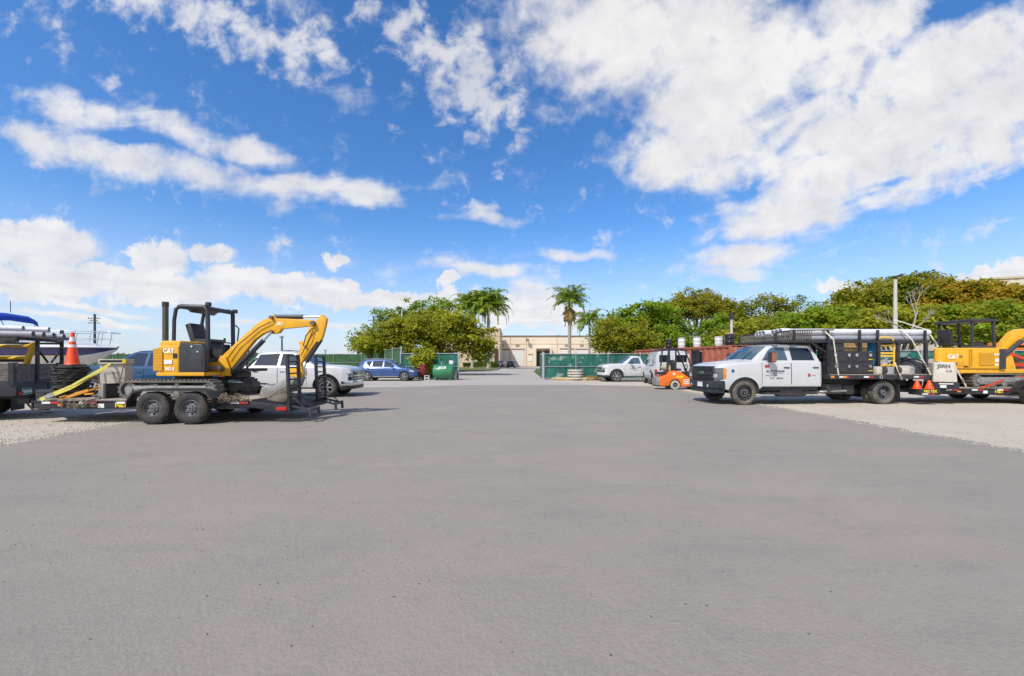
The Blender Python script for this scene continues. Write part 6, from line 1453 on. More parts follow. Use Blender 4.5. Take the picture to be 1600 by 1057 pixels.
for px, h, r, m, rim, lab in ((1045, 0.92, 0.27, BLKG, CHAR, 'black drum on the far end of the red container'), (1065, 0.95, 0.30, DRUMW, GALV, 'white drum next to the black drum on the red container'),
                         (1089, 0.90, 0.29, DRUMW, GALV, 'white drum in the middle of the red container roof'), (1123, 0.75, 0.28, DRUMW, DRUMW, 'short white drum beside the large dark drum on the red container'), (1140, 0.95, 0.33, BLKG, TAN, 'large dark drum with tan lid on the near end of the red container')):
    drum(lab, px, cont_y(px) + 0.9, h, r, m, rim)
# red boom lift / implement at the far right behind the right trailer
t = thing('scissor_lift', 'orange red steel lifting frame behind the right excavator', 'lift frame', (22.9, 18.3, 0)); mb = MB(True)
for y_ in (17.8, 18.7):
    for z in (0.75, 1.05, 1.35): mb.bar((21.30, y_, z), (24.90, y_, z + 0.04), 0.09, 0.14)
    mb.bar((21.30, y_, 0.75), (24.00, y_, 1.95), 0.10, 0.12); mb.bar((21.30, y_, 1.95), (24.20, y_, 0.9), 0.10, 0.12); mb.bar((22.60, y_, 0.75), (25.00, y_, 1.9), 0.10, 0.12)
mb.build('arm', REDM, t)
MB(True).ab((21.20, 17.7, 0.35), (25.20, 18.8, 0.75)).bar((21.4, 18.3, 2.25), (24.4, 18.3, 2.35), 0.3, 0.16).bar((21.4, 18.3, 2.02), (24.2, 18.3, 2.1), 0.25, 0.1).build('base', ORM, t, bevel=0.02)
mb = MB(True)
for z in (0.95, 1.25, 1.55): mb.bar((21.15, 17.35, z), (23.90, 17.35, z), 0.06, 0.06)
for x in (21.2, 22.3, 23.4): mb.bar((x, 17.35, 0.4), (x, 17.35, 1.6), 0.10, 0.08)
mb.build('guard_rail', BLK, t)
for x in (21.8, 24.6):
    for s, y_ in ((-1, 17.75), (1, 18.75)): wheel(t, (x - 22.9, y_ - 18.3, 0.3), 0.3, 0.2, 0.17, s, RIMG, 6)
t = thing('green_bin', 'bright green plastic bin top beyond the red frame at the right edge', 'bin', (24.9, 20.0, 0)); 
MB().prism([(-0.5, 0), (0.5, 0), (0.6, 1.7), (-0.6, 1.7)], -0.4, 0.4).build('tub', DGREEN, t, bevel=0.04); MB().ab((-0.63, -0.44, 1.7), (0.63, 0.44, 1.9)).build('lid', DGREEN, t, bevel=0.05)

# ------------------------------------------------------------------ poles
def pole(name, label, x, y_, h, r0, r1, m, arms=(), lamp=None, cat='pole', group=None):
    t = thing(name, label, cat, (x, y_, 0), 0, group)
    MB().lathe([(r0, 0), (r1, h), (0, h)], (0, 0, 0), 'z', 12).build('shaft', m, t)
    if arms:
        mb = MB()
        for z, w in arms:
            mb.box((0, -r1, z), (w, 0.1, 0.12))
            for q in (-0.45, -0.2, 0.2, 0.45): mb.cyl((q * w, -r1, z + 0.14), 'z', 0.05, 0.18, 8)
        mb.build('crossarm', m, t)
    if lamp:
        MB().bar((0, 0, h - 0.1), (lamp[0] * 0.7, 0, h + 0.22), 0.06, 0.06).box((lamp[0], -0.05, h + 0.26), (0.62, 0.3, 0.16), ry=lamp[1]).build('lamp_head', CHAR, t, bevel=0.02)
    return t
def colx(px, Y): return (px - 800) * Y / F
pole('light_pole', 'tall concrete light pole with floodlight rising behind the flatbed truck', colx(1399, 34), 34, 8.3, 0.20, 0.12, POLEC, lamp=(0.15, -0.3), cat='light pole')
pole('light_pole', 'slim pale light pole standing through the left trees', colx(628, 56), 56, 8.5, 0.14, 0.10, POLEC, lamp=(-0.35, 0.2), cat='light pole')
t = pole('wooden_pole', 'pale pole with dark cap behind the red container', colx(1143, 37), 37, 5.4, 0.13, 0.11, POLEC)
MB().box((0, 0, 5.5), (0.34, 0.3, 0.4)).box((0, 0, 5.8), (0.2, 0.2, 0.3)).build('junction_box', BROWNG, t)
t = pole('wooden_pole', 'dark olive pole with metal cap right behind the left excavator canopy', colx(258.5, 24), 24, 4.85, 0.155, 0.15, POLEW)
MB().lathe([(0.17, 4.72), (0.17, 4.98), (0, 5.0)], (0, 0, 0), 'z', 12).build('cap', CHAR, t)
GPO = 'distant utility poles'
pole('utility_pole', 'utility pole with three crossarms above the boat bow', colx(148, 90), 90, 11.9, 0.28, 0.2, POLEB, ((10.9, 2.6), (9.9, 2.6), (10.4, -1.8)), cat='utility pole', group=GPO)
pole('utility_pole', 'utility pole top showing at the left of the big left tree', colx(583.5, 95), 95, 12.0, 0.26, 0.18, POLEB, ((10.9, 2.4), (10.1, 1.6)), cat='utility pole', group=GPO)
pole('utility_pole', 'short dark pole above the white pickup roof', colx(440.5, 80), 80, 6.4, 0.18, 0.14, POLEB, ((6.2, 0.8),), cat='utility pole', group=GPO)
pole('utility_pole', 'thin distant pole between the two ramps', colx(508.5, 140), 140, 5.4, 0.16, 0.12, POLEB, ((5.2, 1.2),), cat='utility pole', group=GPO)

# ------------------------------------------------------------------ buildings
def X5(px, Y=125.0): return (px - 800) * Y / F
def Z5(py, Y=125.0): return EYE - (py - HZ) * Y / F
bd = thing('warehouse', 'long low beige warehouse with white roll-up doors across the end of the drive', 'building', (20, 125, 0))
MB(True).ab((X5(770), 125, 0), (X5(1130), 160, Z5(526.2))).build('wall', BEIGE, bd)
MB(True).ab((X5(770) - 0.2, 124.8, Z5(526.2)), (X5(1130) + 0.2, 160.2, Z5(524.6))).build('parapet', TRIM, bd)
MB(True).ab((X5(770), 124.93, Z5(538.2)), (X5(1130), 124.99, Z5(537.2))).build('reveal_band', BEIGE2, bd)
for a, b, t0 in ((782.5, 794.5, 547.5), (799.5, 818.5, 547), (876, 896, 546.5), (900, 919, 547), (975, 995, 548), (1005, 1024, 548)):
    d = MB(True)
    zz = Z5(t0); d.ab((X5(a), 124.90, 0.1), (X5(b), 124.94, zz))
    for i in range(8): d.ab((X5(a), 124.87, zz * i / 8 + 0.06), (X5(b), 124.91, zz * (i + 1) / 8 - 0.06))
    dd = d.build('rollup_door', DOORW, bd); MB(True).ab((X5(a) - 0.2, 124.82, zz), (X5(b) + 0.2, 124.95, zz + 0.35)).build('door_head', TRIM, dd)
for a in (784.5, 808.5, 885.3, 909, 985, 1014): 
    mb = MB(True).ab((X5(a - 2.8), 124.9, Z5(541.8)), (X5(a + 2.8), 124.96, Z5(538)))
    w = mb.build('wall_vent', TRIM, bd)
    mb = MB(True)
    for i in range(4): mb.ab((X5(a - 2.6), 124.86, Z5(541.6) + i * 0.19), (X5(a + 2.6), 124.9, Z5(541.6) + i * 0.19 + 0.08))
    mb.build('louvre', BEIGE2, w)
for px in (797, 822, 870, 930, 965, 1040): MB(True).ab((X5(px) - 0.08, 124.86, 0.1), (X5(px) + 0.08, 124.99, Z5(527))).build('downspout', BEIGE2, bd)
p_ = MB(True).ab((X5(837), 123.2, Z5(545.3)), (X5(861), 125, Z5(543.2))).ab((X5(858.5), 123.2, 0), (X5(861), 125, Z5(545.3))).ab((X5(836), 123.2, 0), (X5(837.4), 125, Z5(545.3))).build('entrance_porch', BEIGE, bd)
MB(True).ab((X5(837.5), 124.6, 0.2), (X5(846), 124.95, Z5(549))).ab((X5(849), 124.6, 0.2), (X5(858), 124.95, Z5(549))).build('entrance_door', BROWNG, p_)
for a, b, y0, y1 in ((826, 832, 555, 565), (1110, 1124, 549, 552), (1116, 1124, 553.5, 560), (945, 952, 549, 551)):
    w = MB(True).ab((X5(a), 124.88, Z5(y1)), (X5(b), 124.96, Z5(y0))).build('window', WTAPE if a == 826 else BROWNG, bd)
    MB(True).ab((X5(a) - 0.1, 124.8, Z5(y0)), (X5(b) + 0.1, 124.97, Z5(y0) + 0.25)).build('window_head', TRIM, w)
for px in (822.5, 918): MB(True).bar((X5(px), 124.98, Z5(529.5)), (X5(px) + 0.3, 123.8, Z5(531)), 0.2, 0.2).box((X5(px) + 0.3, 123.7, Z5(532)), (0.9, 0.6, 0.6)).build('wall_lamp', TRIM, bd)
MB(True).ab((X5(873), 132, Z5(524.6)), (X5(880), 136, Z5(521.5))).ab((X5(903), 132, Z5(524.6)), (X5(910), 136, Z5(523))).build('roof_unit', GALV, bd)
b2 = thing('office_building', 'tan two storey building behind the left palms with a banner on its wall', 'building', (-10, 100, 0))
w0, w1 = X5(686, 100), X5(781, 100)
MB(True).prismz([(w0, 100.0), (w1, 100.0), (w1, 123.5), (w0, 123.5)], 0, Z5(514, 100)).build('wall', BEIGE2, b2)
MB(True).prismz([(w0 - 0.15, 99.85), (w1 + 0.15, 99.85), (w1 + 0.15, 123.65), (w0 - 0.15, 123.65)], Z5(514, 100), Z5(512, 100)).build('parapet', BEIGE, b2)
MB(True).prismz([(w0 - 0.05, 99.93), (w1 + 0.05, 99.93), (w1 + 0.05, 123.5), (w0 - 0.05, 123.5)], Z5(537.5, 100), Z5(535.5, 100)).build('band', BEIGE, b2)
MB(True).ab((X5(772.5, 100), 99.7, 0.1), (X5(778, 100), 99.98, Z5(545, 100))).build('doorway', BROWNG, b2)
bn_ = MB(True).ab((X5(744, 100), 99.82, Z5(565, 100)), (X5(768, 100), 99.96, Z5(552, 100))).build('banner', mat('banner_blue', (0.30, 0.50, 0.55), 0.6, var=0.35, vs=0.5), b2)
MB(True).ab((X5(756, 100), 99.79, Z5(564.5, 100)), (X5(758, 100), 99.83, Z5(552.3, 100))).box((X5(762.5, 100), 99.8, Z5(557, 100)), (0.7, 0.05, 1.1), ry=0.4).box((X5(766, 100), 99.8, Z5(556, 100)), (0.5, 0.05, 0.7), ry=-0.5).build('banner_mark', INK, bn_)
for px in (700, 722): MB(True).ab((X5(px, 100), 99.88, Z5(531, 100)), (X5(px + 12, 100), 99.97, Z5(521, 100))).build('window', GLASS, b2)
b3 = thing('big_warehouse', 'large pale beige warehouse rising above the orange trees at the right edge', 'building', (150, 108, 0))
MB(True).prism([(P(1534, 0, 105).x, 0), (P(1534, 0, 105).x, Z5(436.5, 105)), (P(1600, 0, 105).x, Z5(433.0, 105)), (190, Z5(430, 105)), (190, 0)], 105, 170).build('wall', BEIGE, b3)
MB(True).bar((P(1533, 0, 105).x, 104.9, Z5(436.5, 105)), (P(1600, 0, 105).x, 104.9, Z5(433.0, 105)), 0.3, 0.5).build('parapet', BEIGE2, b3)
# ------------------------------------------------------------------ vegetation
def leaf_mat(name, cols, trans=0.5):
    m = bpy.data.materials.new(name); m.use_nodes = True; N2, L2 = m.node_tree.nodes, m.node_tree.links
    b = N2['Principled BSDF']; b.inputs['Roughness'].default_value = 0.55; b.inputs['Specular IOR Level'].default_value = 0.3
    g = N2.new('ShaderNodeNewGeometry'); r = N2.new('ShaderNodeValToRGB'); t = N2.new('ShaderNodeTexCoord')
    n = N2.new('ShaderNodeTexNoise'); n.inputs['Scale'].default_value = 0.55; n.inputs['Detail'].default_value = 3; L2.new(t.outputs['Object'], n.inputs['Vector'])
    a = N2.new('ShaderNodeMath'); a.operation = 'MULTIPLY_ADD'; L2.new(g.outputs['Random Per Island'], a.inputs[0]); a.inputs[1].default_value = 0.55
    a2 = N2.new('ShaderNodeMapRange'); a2.inputs[1].default_value = 0.3; a2.inputs[2].default_value = 0.7; a2.inputs[4].default_value = 0.45; L2.new(n.outputs['Fac'], a2.inputs[0]); L2.new(a2.outputs[0], a.inputs[2])
    k = len(cols); cr = r.color_ramp
    while len(cr.elements) < k: cr.elements.new(0.5)
    for i, c in enumerate(cols): cr.elements[i].position = i / (k - 1); cr.elements[i].color = c + (1,)
    L2.new(a.outputs[0], r.inputs[0]); L2.new(r.outputs[0], b.inputs['Base Color'])
    tr = N2.new('ShaderNodeBsdfTranslucent'); L2.new(r.outputs[0], tr.inputs['Color'])
    mx_ = N2.new('ShaderNodeMixShader'); mx_.inputs[0].default_value = trans
    L2.new(b.outputs[0], mx_.inputs[1]); L2.new(tr.outputs[0], mx_.inputs[2]); L2.new(mx_.outputs[0], N2['Material Output'].inputs['Surface'])
    return m
LG = leaf_mat('leaf_bright', [(0.10, 0.18, 0.012), (0.24, 0.36, 0.016), (0.40, 0.48, 0.035)])
LO = leaf_mat('leaf_olive', [(0.13, 0.16, 0.012), (0.29, 0.31, 0.016), (0.46, 0.42, 0.035)])
LD = leaf_mat('leaf_deep', [(0.05, 0.10, 0.014), (0.13, 0.21, 0.020), (0.25, 0.32, 0.04)])
LB = leaf_mat('leaf_bronze', [(0.19, 0.175, 0.014), (0.36, 0.32, 0.018), (0.50, 0.43, 0.03)])
LR = leaf_mat('leaf_orange', [(0.27, 0.19, 0.014), (0.46, 0.31, 0.018), (0.56, 0.42, 0.04)])
LY = leaf_mat('leaf_yellow', [(0.22, 0.26, 0.014), (0.42, 0.44, 0.025), (0.58, 0.54, 0.06)])
LP = leaf_mat('leaf_palm', [(0.12, 0.20, 0.02), (0.27, 0.37, 0.03), (0.46, 0.50, 0.07)], 0.45)
LDRY = leaf_mat('leaf_dry', [(0.16, 0.11, 0.03), (0.30, 0.20, 0.05), (0.42, 0.30, 0.09)], 0.2)
BARK = mat('bark', (0.17, 0.135, 0.10), 0.9, var=0.3, vs=8)
BARKG = mat('pale_bark', (0.36, 0.33, 0.29), 0.9, var=0.2, vs=8)
PTRUNK = mat('palm_trunk', (0.36, 0.33, 0.29), 0.85, var=0.18, vs=5)
PSHAFT = mat('crown_shaft', (0.10, 0.19, 0.05), 0.5, var=0.15)

def quads(name, C, A, B, mt, parent):
    """diamond leaves: centres C, half axes A (long) and B (short)"""
    n = len(C); V = np.empty((n, 4, 3)); V[:, 0] = C - A; V[:, 1] = C + B; V[:, 2] = C + A; V[:, 3] = C - B
    me = bpy.data.meshes.new(name); me.vertices.add(n * 4); me.vertices.foreach_set('co', V.reshape(-1).astype(np.float32))
    me.loops.add(n * 4); me.loops.foreach_set('vertex_index', np.arange(n * 4, dtype=np.int32))
    me.polygons.add(n); me.polygons.foreach_set('loop_start', np.arange(0, n * 4, 4, dtype=np.int32)); me.polygons.foreach_set('loop_total', np.full(n, 4, dtype=np.int32))
    me.materials.append(mt); me.update(calc_edges=True); me.validate()
    o = bpy.data.objects.new(name, me); COL.objects.link(o); o.parent = parent; return o

def foliage(blobs, n, leaf, rng, clump=0.42, per=34, shell=0.55):
    clump *= 0.84; per = int(per * 1.3)
    """points gathered in clumps through ellipsoids [(x,y,z,rx,ry,rz)]"""
    w = np.array([b[3] * b[5] for b in blobs]); w = w / w.sum(); C = []
    for b, f in zip(blobs, w):
        k = max(2, int(n * f / per)); d = rng.normal(size=(k, 3)); d /= np.linalg.norm(d, axis=1)[:, None]
        rad = shell + (1 - shell) * rng.random(k) ** 0.6
        rad *= 1 + 0.17 * rng.normal(size=k)
        cc = np.array(b[:3]) + d * rad[:, None] * np.array(b[3:6])
        cc = cc[cc[:, 2] > 0.25]
        sz = clump * (0.6 + 0.8 * rng.random(len(cc)))
        o = rng.normal(size=(len(cc), per, 3)) * sz[:, None, None] * np.array([1, 1, 0.62])
        C.append((cc[:, None, :] + o).reshape(-1, 3))
    C = np.concatenate(C); C = C[C[:, 2] > 0.08]; m = len(C)
    A = rng.normal(size=(m, 3)); A[:, 2] *= 0.6; A /= np.linalg.norm(A, axis=1)[:, None]
    B = np.cross(A, rng.normal(size=(m, 3)) + np.array([-0.6, -0.95, 1.6])); B /= np.linalg.norm(B, axis=1)[:, None] + 1e-9
    s = leaf * (0.6 + 0.8 * rng.random(m))[:, None]
    return C, A * s, B * s * 0.5

def tree(name, label, px, Y, blobs_px, n, leaf, mt, seed, cat='tree', trunk=0.18, th=None, bark=None, depth=0.75, limbs=True, clump=0.42, shell=0.55, group='trees around the yard', extra=None, per=34):
    """blobs_px: (px, py, rx_px, ry_px[, dY]) outlines seen at depth Y -> real ellipsoids"""
    rng = np.random.default_rng(seed); bx = (px - 800) * Y / F
    t = thing(name, label, cat, (bx, Y, 0), 0, group); k = Y / F; B = []
    for q in blobs_px:
        dY = q[4] if len(q) > 4 else 0.0; kk = (Y + dY) / F
        x, z, rx, rz = (q[0] - 800) * kk - bx, EYE - (q[1] - HZ) * kk, q[2] * kk, q[3] * kk
        B.append((x, dY, z, rx, max(rx, rz) * depth, rz))
    C, A, Bv = foliage(B, n, leaf, rng, clump, per, shell)
    cr = quads('crown', C, A, Bv, mt, t)
    if extra:
        f, m2 = extra; C, A, Bv = foliage([(b[0], b[1] - 0.1, b[2] + b[5] * 0.15, b[3], b[4], b[5]) for b in B], int(n * f), leaf, rng, clump * 0.8, per, 0.75)
        quads('leaf_tips', C, A, Bv, m2, cr)
    rr_ = random.Random(seed); mb = MB()
    zt = th or min(b[2] for b in B) * 0.9; zt = max(0.5, zt)
    mb.tube([(0, 0, -0.05), (rr_.uniform(-.08, .08), rr_.uniform(-.08, .08), zt * 0.5), (rr_.uniform(-.15, .15), 0, zt)], [trunk * 1.25, trunk, trunk * 0.85], 9)
    tk_ = mb.build('trunk', bark or BARK, t, ang=60)
    if limbs:
        mb = MB()
        for b in B:
            for j in range(3 if len(B) < 7 else 2):
                e = Vector((b[0] + rr_.uniform(-.5, .5) * b[3], b[1] + rr_.uniform(-.5, .5) * b[4], b[2] + rr_.uniform(-.1, .6) * b[5])); s0 = Vector((0, 0, zt * rr_.uniform(0.75, 0.98)))
                mid = s0.lerp(e, 0.5) + Vector((rr_.uniform(-.2, .2), rr_.uniform(-.2, .2), 0.12 * b[5]))
                mb.tube([s0, mid, e], [trunk * 0.5, trunk * 0.3, trunk * 0.08], 6)
        mb.build('limbs', bark or BARK, tk_, ang=60)
    return t

# left of the gateway
tree('shade_tree', 'large bushy olive tree spreading above the blue suv and green tank', 690, 44, [(600, 535, 42, 20), (650, 528, 48, 30), (700, 526, 48, 34), (740, 533, 32, 26), (625, 520, 35, 20), (670, 508, 34, 20), (715, 512, 28, 16), (755, 548, 16, 20), (575, 540, 22, 14)], 23250, 0.164, LO, 1, th=2.2, extra=(0.22, LY))
tree('shade_tree', 'greener tree rising behind the large olive tree left of the gateway', 668, 58, [(610, 505, 30, 22), (655, 492, 38, 24), (690, 489, 30, 22), (640, 512, 45, 25), (685, 507, 40, 24)], 13950, 0.195, LG, 2, th=4)
tree('shade_tree', 'low spreading tree tip overhanging the left end of the suv', 577, 50, [(568, 536, 20, 16), (590, 527, 18, 18), (580, 543, 24, 10)], 4030, 0.172, LO, 3, trunk=0.12, th=1.6)
tree('banana_plant', 'bushy yellow green broad leaved plant beside the blue suv', 660, 33.6, [(655, 558, 13, 10), (662, 570, 12, 12), (650, 572, 8, 9), (668, 556, 8, 8)], 2325, 0.133, LY, 4, 'plant', trunk=0.05, th=0.7, limbs=True, clump=0.22, group='plants by the gateway')
# right side of the yard, front to back
tree('shade_tree', 'bright green full tree right of the small palm', 1000, 52, [(975, 505, 34, 24), (1010, 492, 34, 20), (1035, 500, 28, 24), (1000, 515, 50, 26), (1050, 520, 26, 24), (1022, 483, 16, 10), (960, 520, 20, 22)], 17050, 0.187, LG, 5, th=2.6)
tree('shade_tree', 'olive thin leaved tree in front of the bright green tree', 965, 44, [(950, 520, 26, 20), (985, 528, 34, 22), (965, 540, 34, 18), (1010, 540, 28, 14), (940, 535, 16, 16)], 9300, 0.148, LO, 6, th=1.8, shell=0.35, extra=(0.15, LB))
tree('fig_tree', 'tall fig tree with domed bronze top and bare pale limbs beneath', 1088, 60, [(1060, 481, 28, 15), (1090, 470, 36, 15), (1120, 480, 28, 16), (1085, 485, 52, 14), (1140, 490, 14, 14), (1042, 492, 14, 14)], 12710, 0.172, LB, 7, th=4.5, trunk=0.4, bark=BARKG, extra=(0.30, LO))
tree('shade_tree', 'green undergrowth tree below the domed fig tree', 1075, 50, [(1045, 530, 26, 16), (1080, 536, 34, 14), (1110, 520, 18, 22), (1125, 510, 14, 20)], 7130, 0.172, LG, 8, th=1.5)
tree('shade_tree', 'feathery olive tree right of the wooden pole', 1195, 58, [(1165, 490, 22, 18), (1200, 474, 26, 14), (1225, 482, 20, 14), (1190, 505, 45, 20), (1160, 512, 20, 20)], 8680, 0.179, LO, 9, th=4, shell=0.3, clump=0.5)
tree('shade_tree', 'sparse twiggy tree with thin crown above the truck rack', 1255, 62, [(1248, 470, 14, 10), (1275, 480, 20, 8), (1235, 490, 14, 10), (1290, 490, 12, 8)], 1395, 0.156, LD, 10, th=6, bark=BARKG, trunk=0.16, per=18)
tree('shade_tree', 'bright green hedge like tree behind the pipes on the truck', 1270, 46, [(1230, 512, 30, 22), (1270, 502, 34, 18), (1310, 500, 30, 20), (1290, 520, 50, 20), (1215, 525, 26, 16)], 13950, 0.172, LG, 11, th=1.4, extra=(0.2, LY))
tree('shade_tree', 'olive green hedge like tree right behind the container', 1170, 42, [(1150, 525, 30, 16), (1185, 520, 30, 18), (1210, 535, 26, 14)], 7130, 0.156, LO, 12, th=1.2, extra=(0.3, LY))
tree('shade_tree', 'rounded green brown tree left of the concrete light pole', 1340, 48, [(1325, 475, 22, 24), (1350, 460, 24, 16), (1340, 490, 40, 26), (1370, 478, 24, 30), (1310, 500, 26, 24)], 13950, 0.172, LO, 13, th=2.5, extra=(0.28, LB))
tree('shade_tree', 'dark brown olive tree behind the concrete light pole', 1425, 50, [(1410, 450, 26, 16), (1440, 445, 26, 15), (1425, 470, 46, 24), (1390, 470, 20, 24), (1455, 472, 26, 30)], 14725, 0.187, LB, 14, th=4, extra=(0.5, LD))
tree('shade_tree', 'orange crowned tree at the right edge of the yard', 1540, 44, [(1505, 456, 28, 17), (1545, 458, 30, 15), (1580, 464, 28, 16), (1530, 478, 52, 22), (1590, 484, 40, 22), (1620, 474, 30, 20)], 17050, 0.179, LR, 15, th=3, extra=(0.3, LO))
tree('shade_tree', 'orange and olive tree between the light pole and the orange tree', 1480, 46, [(1470, 458, 22, 18), (1490, 475, 36, 24), (1460, 490, 30, 20)], 10850, 0.179, LR, 16, th=2.5, extra=(0.7, LO))
tree('shade_tree', 'green leafy tree low behind the right excavator canopy', 1540, 37, [(1500, 500, 34, 20), (1545, 498, 36, 22), (1580, 505, 34, 24), (1530, 520, 60, 20), (1600, 525, 30, 20)], 17050, 0.148, LO, 17, th=1.2, extra=(0.55, LG))
tree('shade_tree', 'yellow green low tree behind the truck pipes and light pole', 1400, 38, [(1375, 500, 30, 16), (1410, 505, 36, 18), (1450, 505, 34, 20), (1430, 520, 50, 16), (1360, 515, 28, 14)], 14725, 0.148, LO, 18, th=1.2, extra=(0.4, LY))
# bare branching tree in front of the dark one
bt2 = thing('bare_tree', 'bare pale branching tree in front of the dark olive tree', 'tree', ((1422 - 800) * 33 / F, 33, 0), 0, 'trees around the yard'); mb = MB(); rr = random.Random(21)
def grow(p, d, l, r, k):
    e = p + d * l; m_ = p.lerp(e, .5) + Vector((rr.uniform(-.1, .1), rr.uniform(-.1, .1), 0)) * l; mb.tube([p, m_, e], [r, r * .85, r * .7], 6)
    if k:
        for q in range(2 if k > 1 else 3):
            nd = (d + Vector((rr.uniform(-.75, .75), rr.uniform(-.4, .4), rr.uniform(-.1, .45)))).normalized(); grow(e, nd, l * rr.uniform(.62, .85), r * 0.66, k - 1)
grow(Vector((0, 0, 0)), Vector((0.05, 0, 1)), 4.3, 0.09, 0)
grow(Vector((0.2, 0, 4.2)), Vector((0.25, 0, 0.9)).normalized(), 0.95, 0.07, 5); grow(Vector((0.15, 0, 3.6)), Vector((-0.75, 0, 0.55)).normalized(), 1.1, 0.055, 4); grow(Vector((0.2, 0, 4.0)), Vector((0.7, 0, 0.6)).normalized(), 0.7, 0.05, 4)
mb.build('branches', BARKG, bt2, ang=60)
# fan palm peeking out
def palm(name, label, px, Y, ztop, nf, fl, seed, trunk_r=0.24, droop=1.0, dry=0, group='royal palms near the warehouse', shaft=1.6):
    rr_ = random.Random(seed); t = thing(name, label, 'palm tree', ((px - 800) * Y / F, Y, 0), 0, group)
    zc = ztop - fl * 0.55
    MB().lathe([(trunk_r * 1.35, 0), (trunk_r * 1.05, 0.8), (trunk_r * 0.95, zc * 0.4), (trunk_r * 1.08, zc * 0.6), (trunk_r * 0.72, zc - shaft)], (0, 0, 0), 'z', 16).build('trunk', PTRUNK, t, ang=60)
    MB().lathe([(trunk_r * 0.75, zc - shaft), (trunk_r * 0.85, zc - shaft * 0.7), (trunk_r * 0.45, zc), (0.02, zc + 0.5)], (0, 0, 0), 'z', 14).build('crown_shaft', PSHAFT, t, ang=60)
    C, A, B = [], [], []; D = ([], [], []); ribs = MB()
    for i in range(nf + dry):
        isdry = i >= nf
        az = 2.399963 * i + rr_.uniform(-.2, .2); el = (1.35 - 1.55 * (i / nf)) if not isdry else -0.9; L_ = fl * rr_.uniform(.85, 1.08) * (0.7 if isdry else 1)
        h = Vector((math.cos(az), math.sin(az), 0)); up = Vector((0, 0, 1)); p = Vector((0, 0, zc - (0.2 if not isdry else shaft * 0.9))); e_ = el; pts = [p.copy()]
        n = 12
        for j in range(n):
            d = h * math.cos(e_) + up * math.sin(e_); p = p + d * (L_ / n); pts.append(p.copy()); e_ -= (0.09 + 0.10 * droop) * (0.6 + j / n) * (1 if e_ > -1.35 else 0)
        ribs.tube(pts, 0.035, 4, r2=0.008)
        sd = h.cross(up)
        tgt = D if isdry else (C, A, B)
        for j in range(1, n):
            for sub in (0.0, 0.25, 0.5, 0.75):
                c0 = pts[j].lerp(pts[j + 1], sub); tt_ = (j + sub) / n; ll = fl * 0.27 * (math.sin(min(1, tt_ * 1.25 + .12) * math.pi) ** 0.5 * 0.9 + .15) * rr_.uniform(.8, 1.1)
                dd = (pts[j + 1] - pts[j]).normalized()
                for s in (1, -1):
                    v = (sd * s * 0.8 + dd * 0.55 + up * rr_.uniform(-.75, .25)).normalized()
                    nrm = v.cross(dd); nrm = dd * 0.8 + nrm * rr_.uniform(-.5, .5); nrm.normalize()
                    tgt[0].append(c0 + v * ll * 0.5); tgt[1].append(v * ll * 0.5); tgt[2].append(nrm * 0.062 * fl / 3)
    cr = quads('fronds', np.array(C), np.array(A), np.array(B), LP, t); ribs.build('ribs', PSHAFT, cr)
    if dry: quads('dry_fronds', np.array(D[0]), np.array(D[1]), np.array(D[2]), LDRY, t)
    return t
palm('royal_palm', 'left royal palm of the pair before the tan building', 738, 82, EYE + (HZ - 452) * 82 / F, 30, 5.8, 31, 0.30, 0.75)
palm('royal_palm', 'taller full crowned palm just right of its twin by the tan building', 763, 80, EYE + (HZ - 447) * 80 / F, 32, 6.2, 32, 0.30, 0.75)
palm('royal_palm', 'tallest royal palm with green crown shaft behind the right fence', 890, 72, EYE + (HZ - 443) * 72 / F, 20, 4.9, 33, 0.30, 0.5, dry=5)
palm('royal_palm', 'shorter slim palm right of the tallest palm', 921, 68, EYE + (HZ - 478) * 68 / F, 15, 4.2, 34, 0.20, 0.9)
palm('royal_palm', 'palm top peeking over the trees left of the concrete light pole', 1381, 62, EYE + (HZ - 428) * 62 / F, 12, 3.0, 35, 0.2, 0.9)
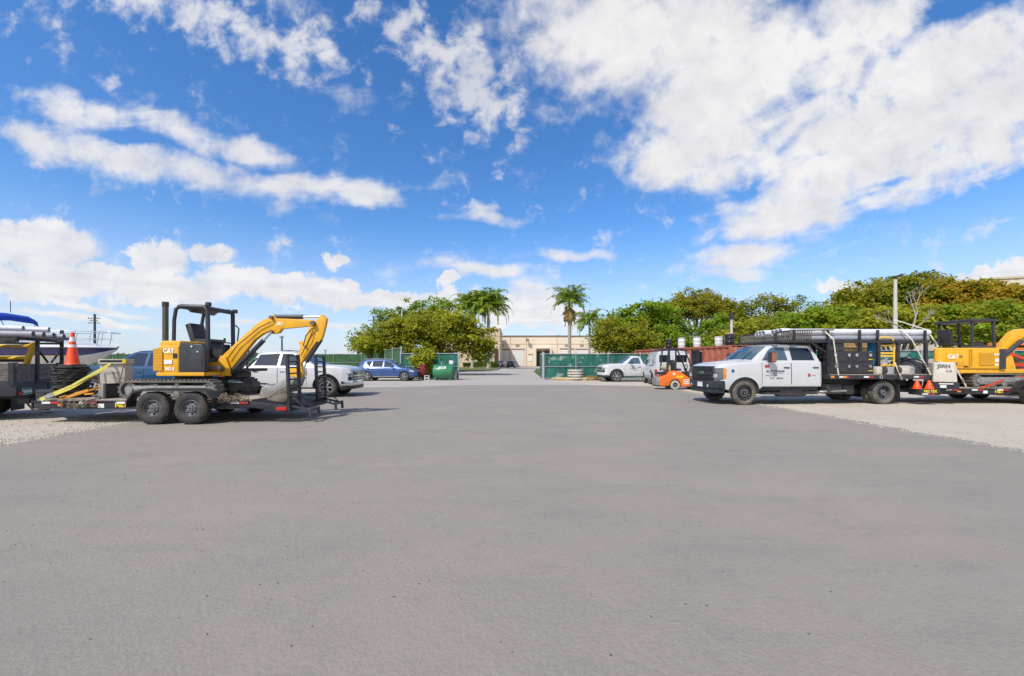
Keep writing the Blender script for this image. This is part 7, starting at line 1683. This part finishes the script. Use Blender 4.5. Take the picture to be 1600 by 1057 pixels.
# hedge and island plants
def hedge(name, label, x0, x1, y_, w, h, seed, mt=LD, n=2600, leaf=0.14):
    rng = np.random.default_rng(seed); t = thing(name, label, 'hedge', ((x0 + x1) / 2, y_, 0.12), 0, 'clipped hedges'); L_ = (x1 - x0) / 2
    C = (rng.random((n, 3)) - 0.5) * np.array([2 * L_, w, 0]) ; C[:, 2] = 0.05 + h * rng.random(n) ** 0.6 * (1 + 0.08 * rng.normal(size=n))
    A = rng.normal(size=(n, 3)); A /= np.linalg.norm(A, axis=1)[:, None]; B = np.cross(A, rng.normal(size=(n, 3))); B /= np.linalg.norm(B, axis=1)[:, None]
    quads('leaves', C, A * leaf, B * leaf * 0.55, mt, t); mb = MB()
    for i in range(8): mb.tube([(-L_ + L_ * 2 * (i + .5) / 8, 0, 0), (-L_ + L_ * 2 * (i + .5) / 8, 0, h * .7)], 0.04, 6)
    mb.build('stems', BARK, t)
hedge('clipped_hedge', 'low clipped hedge right of the palms before the tan building', -5.0, -3.4, 96, 1.2, 1.05, 41); hedge('clipped_hedge', 'longer low hedge behind the two left palms', -11.5, -5.4, 96.5, 1.2, 0.95, 42, n=4200)
# far shore and scrub
def band(name, x0, x1, y_, d, h, n, leaf, mt, seed):
    rng = np.random.default_rng(seed); x = x0 + (x1 - x0) * rng.random(n); z = h * (0.55 + 0.45 * np.sin(x * 0.045) * np.sin(x * 0.017 + 1)) * rng.random(n) ** 0.7
    C = np.stack([x, y_ + d * (rng.random(n) - .5), z + 0.2], 1); A = rng.normal(size=(n, 3)); A /= np.linalg.norm(A, axis=1)[:, None]; B = np.cross(A, rng.normal(size=(n, 3))); B /= np.linalg.norm(B, axis=1)[:, None]
    s = leaf * (0.6 + 0.8 * rng.random(n))[:, None]; o = quads(name, C, A * s, B * s * 0.7, mt, None); o['kind'] = 'stuff'
    o['label'] = {'far_shore_trees': 'hazy far tree line along the left horizon', 'reed_scrub': 'green scrub growing beyond the far left boundary fence'}[name]; o['category'] = 'vegetation'
band('far_shore_trees', -1500, -60, 620, 60, 15, 16000, 3.2, LD, 51)
band('reed_scrub', -110, -22, 71, 6, 2.5, 9000, 0.34, LG, 52)
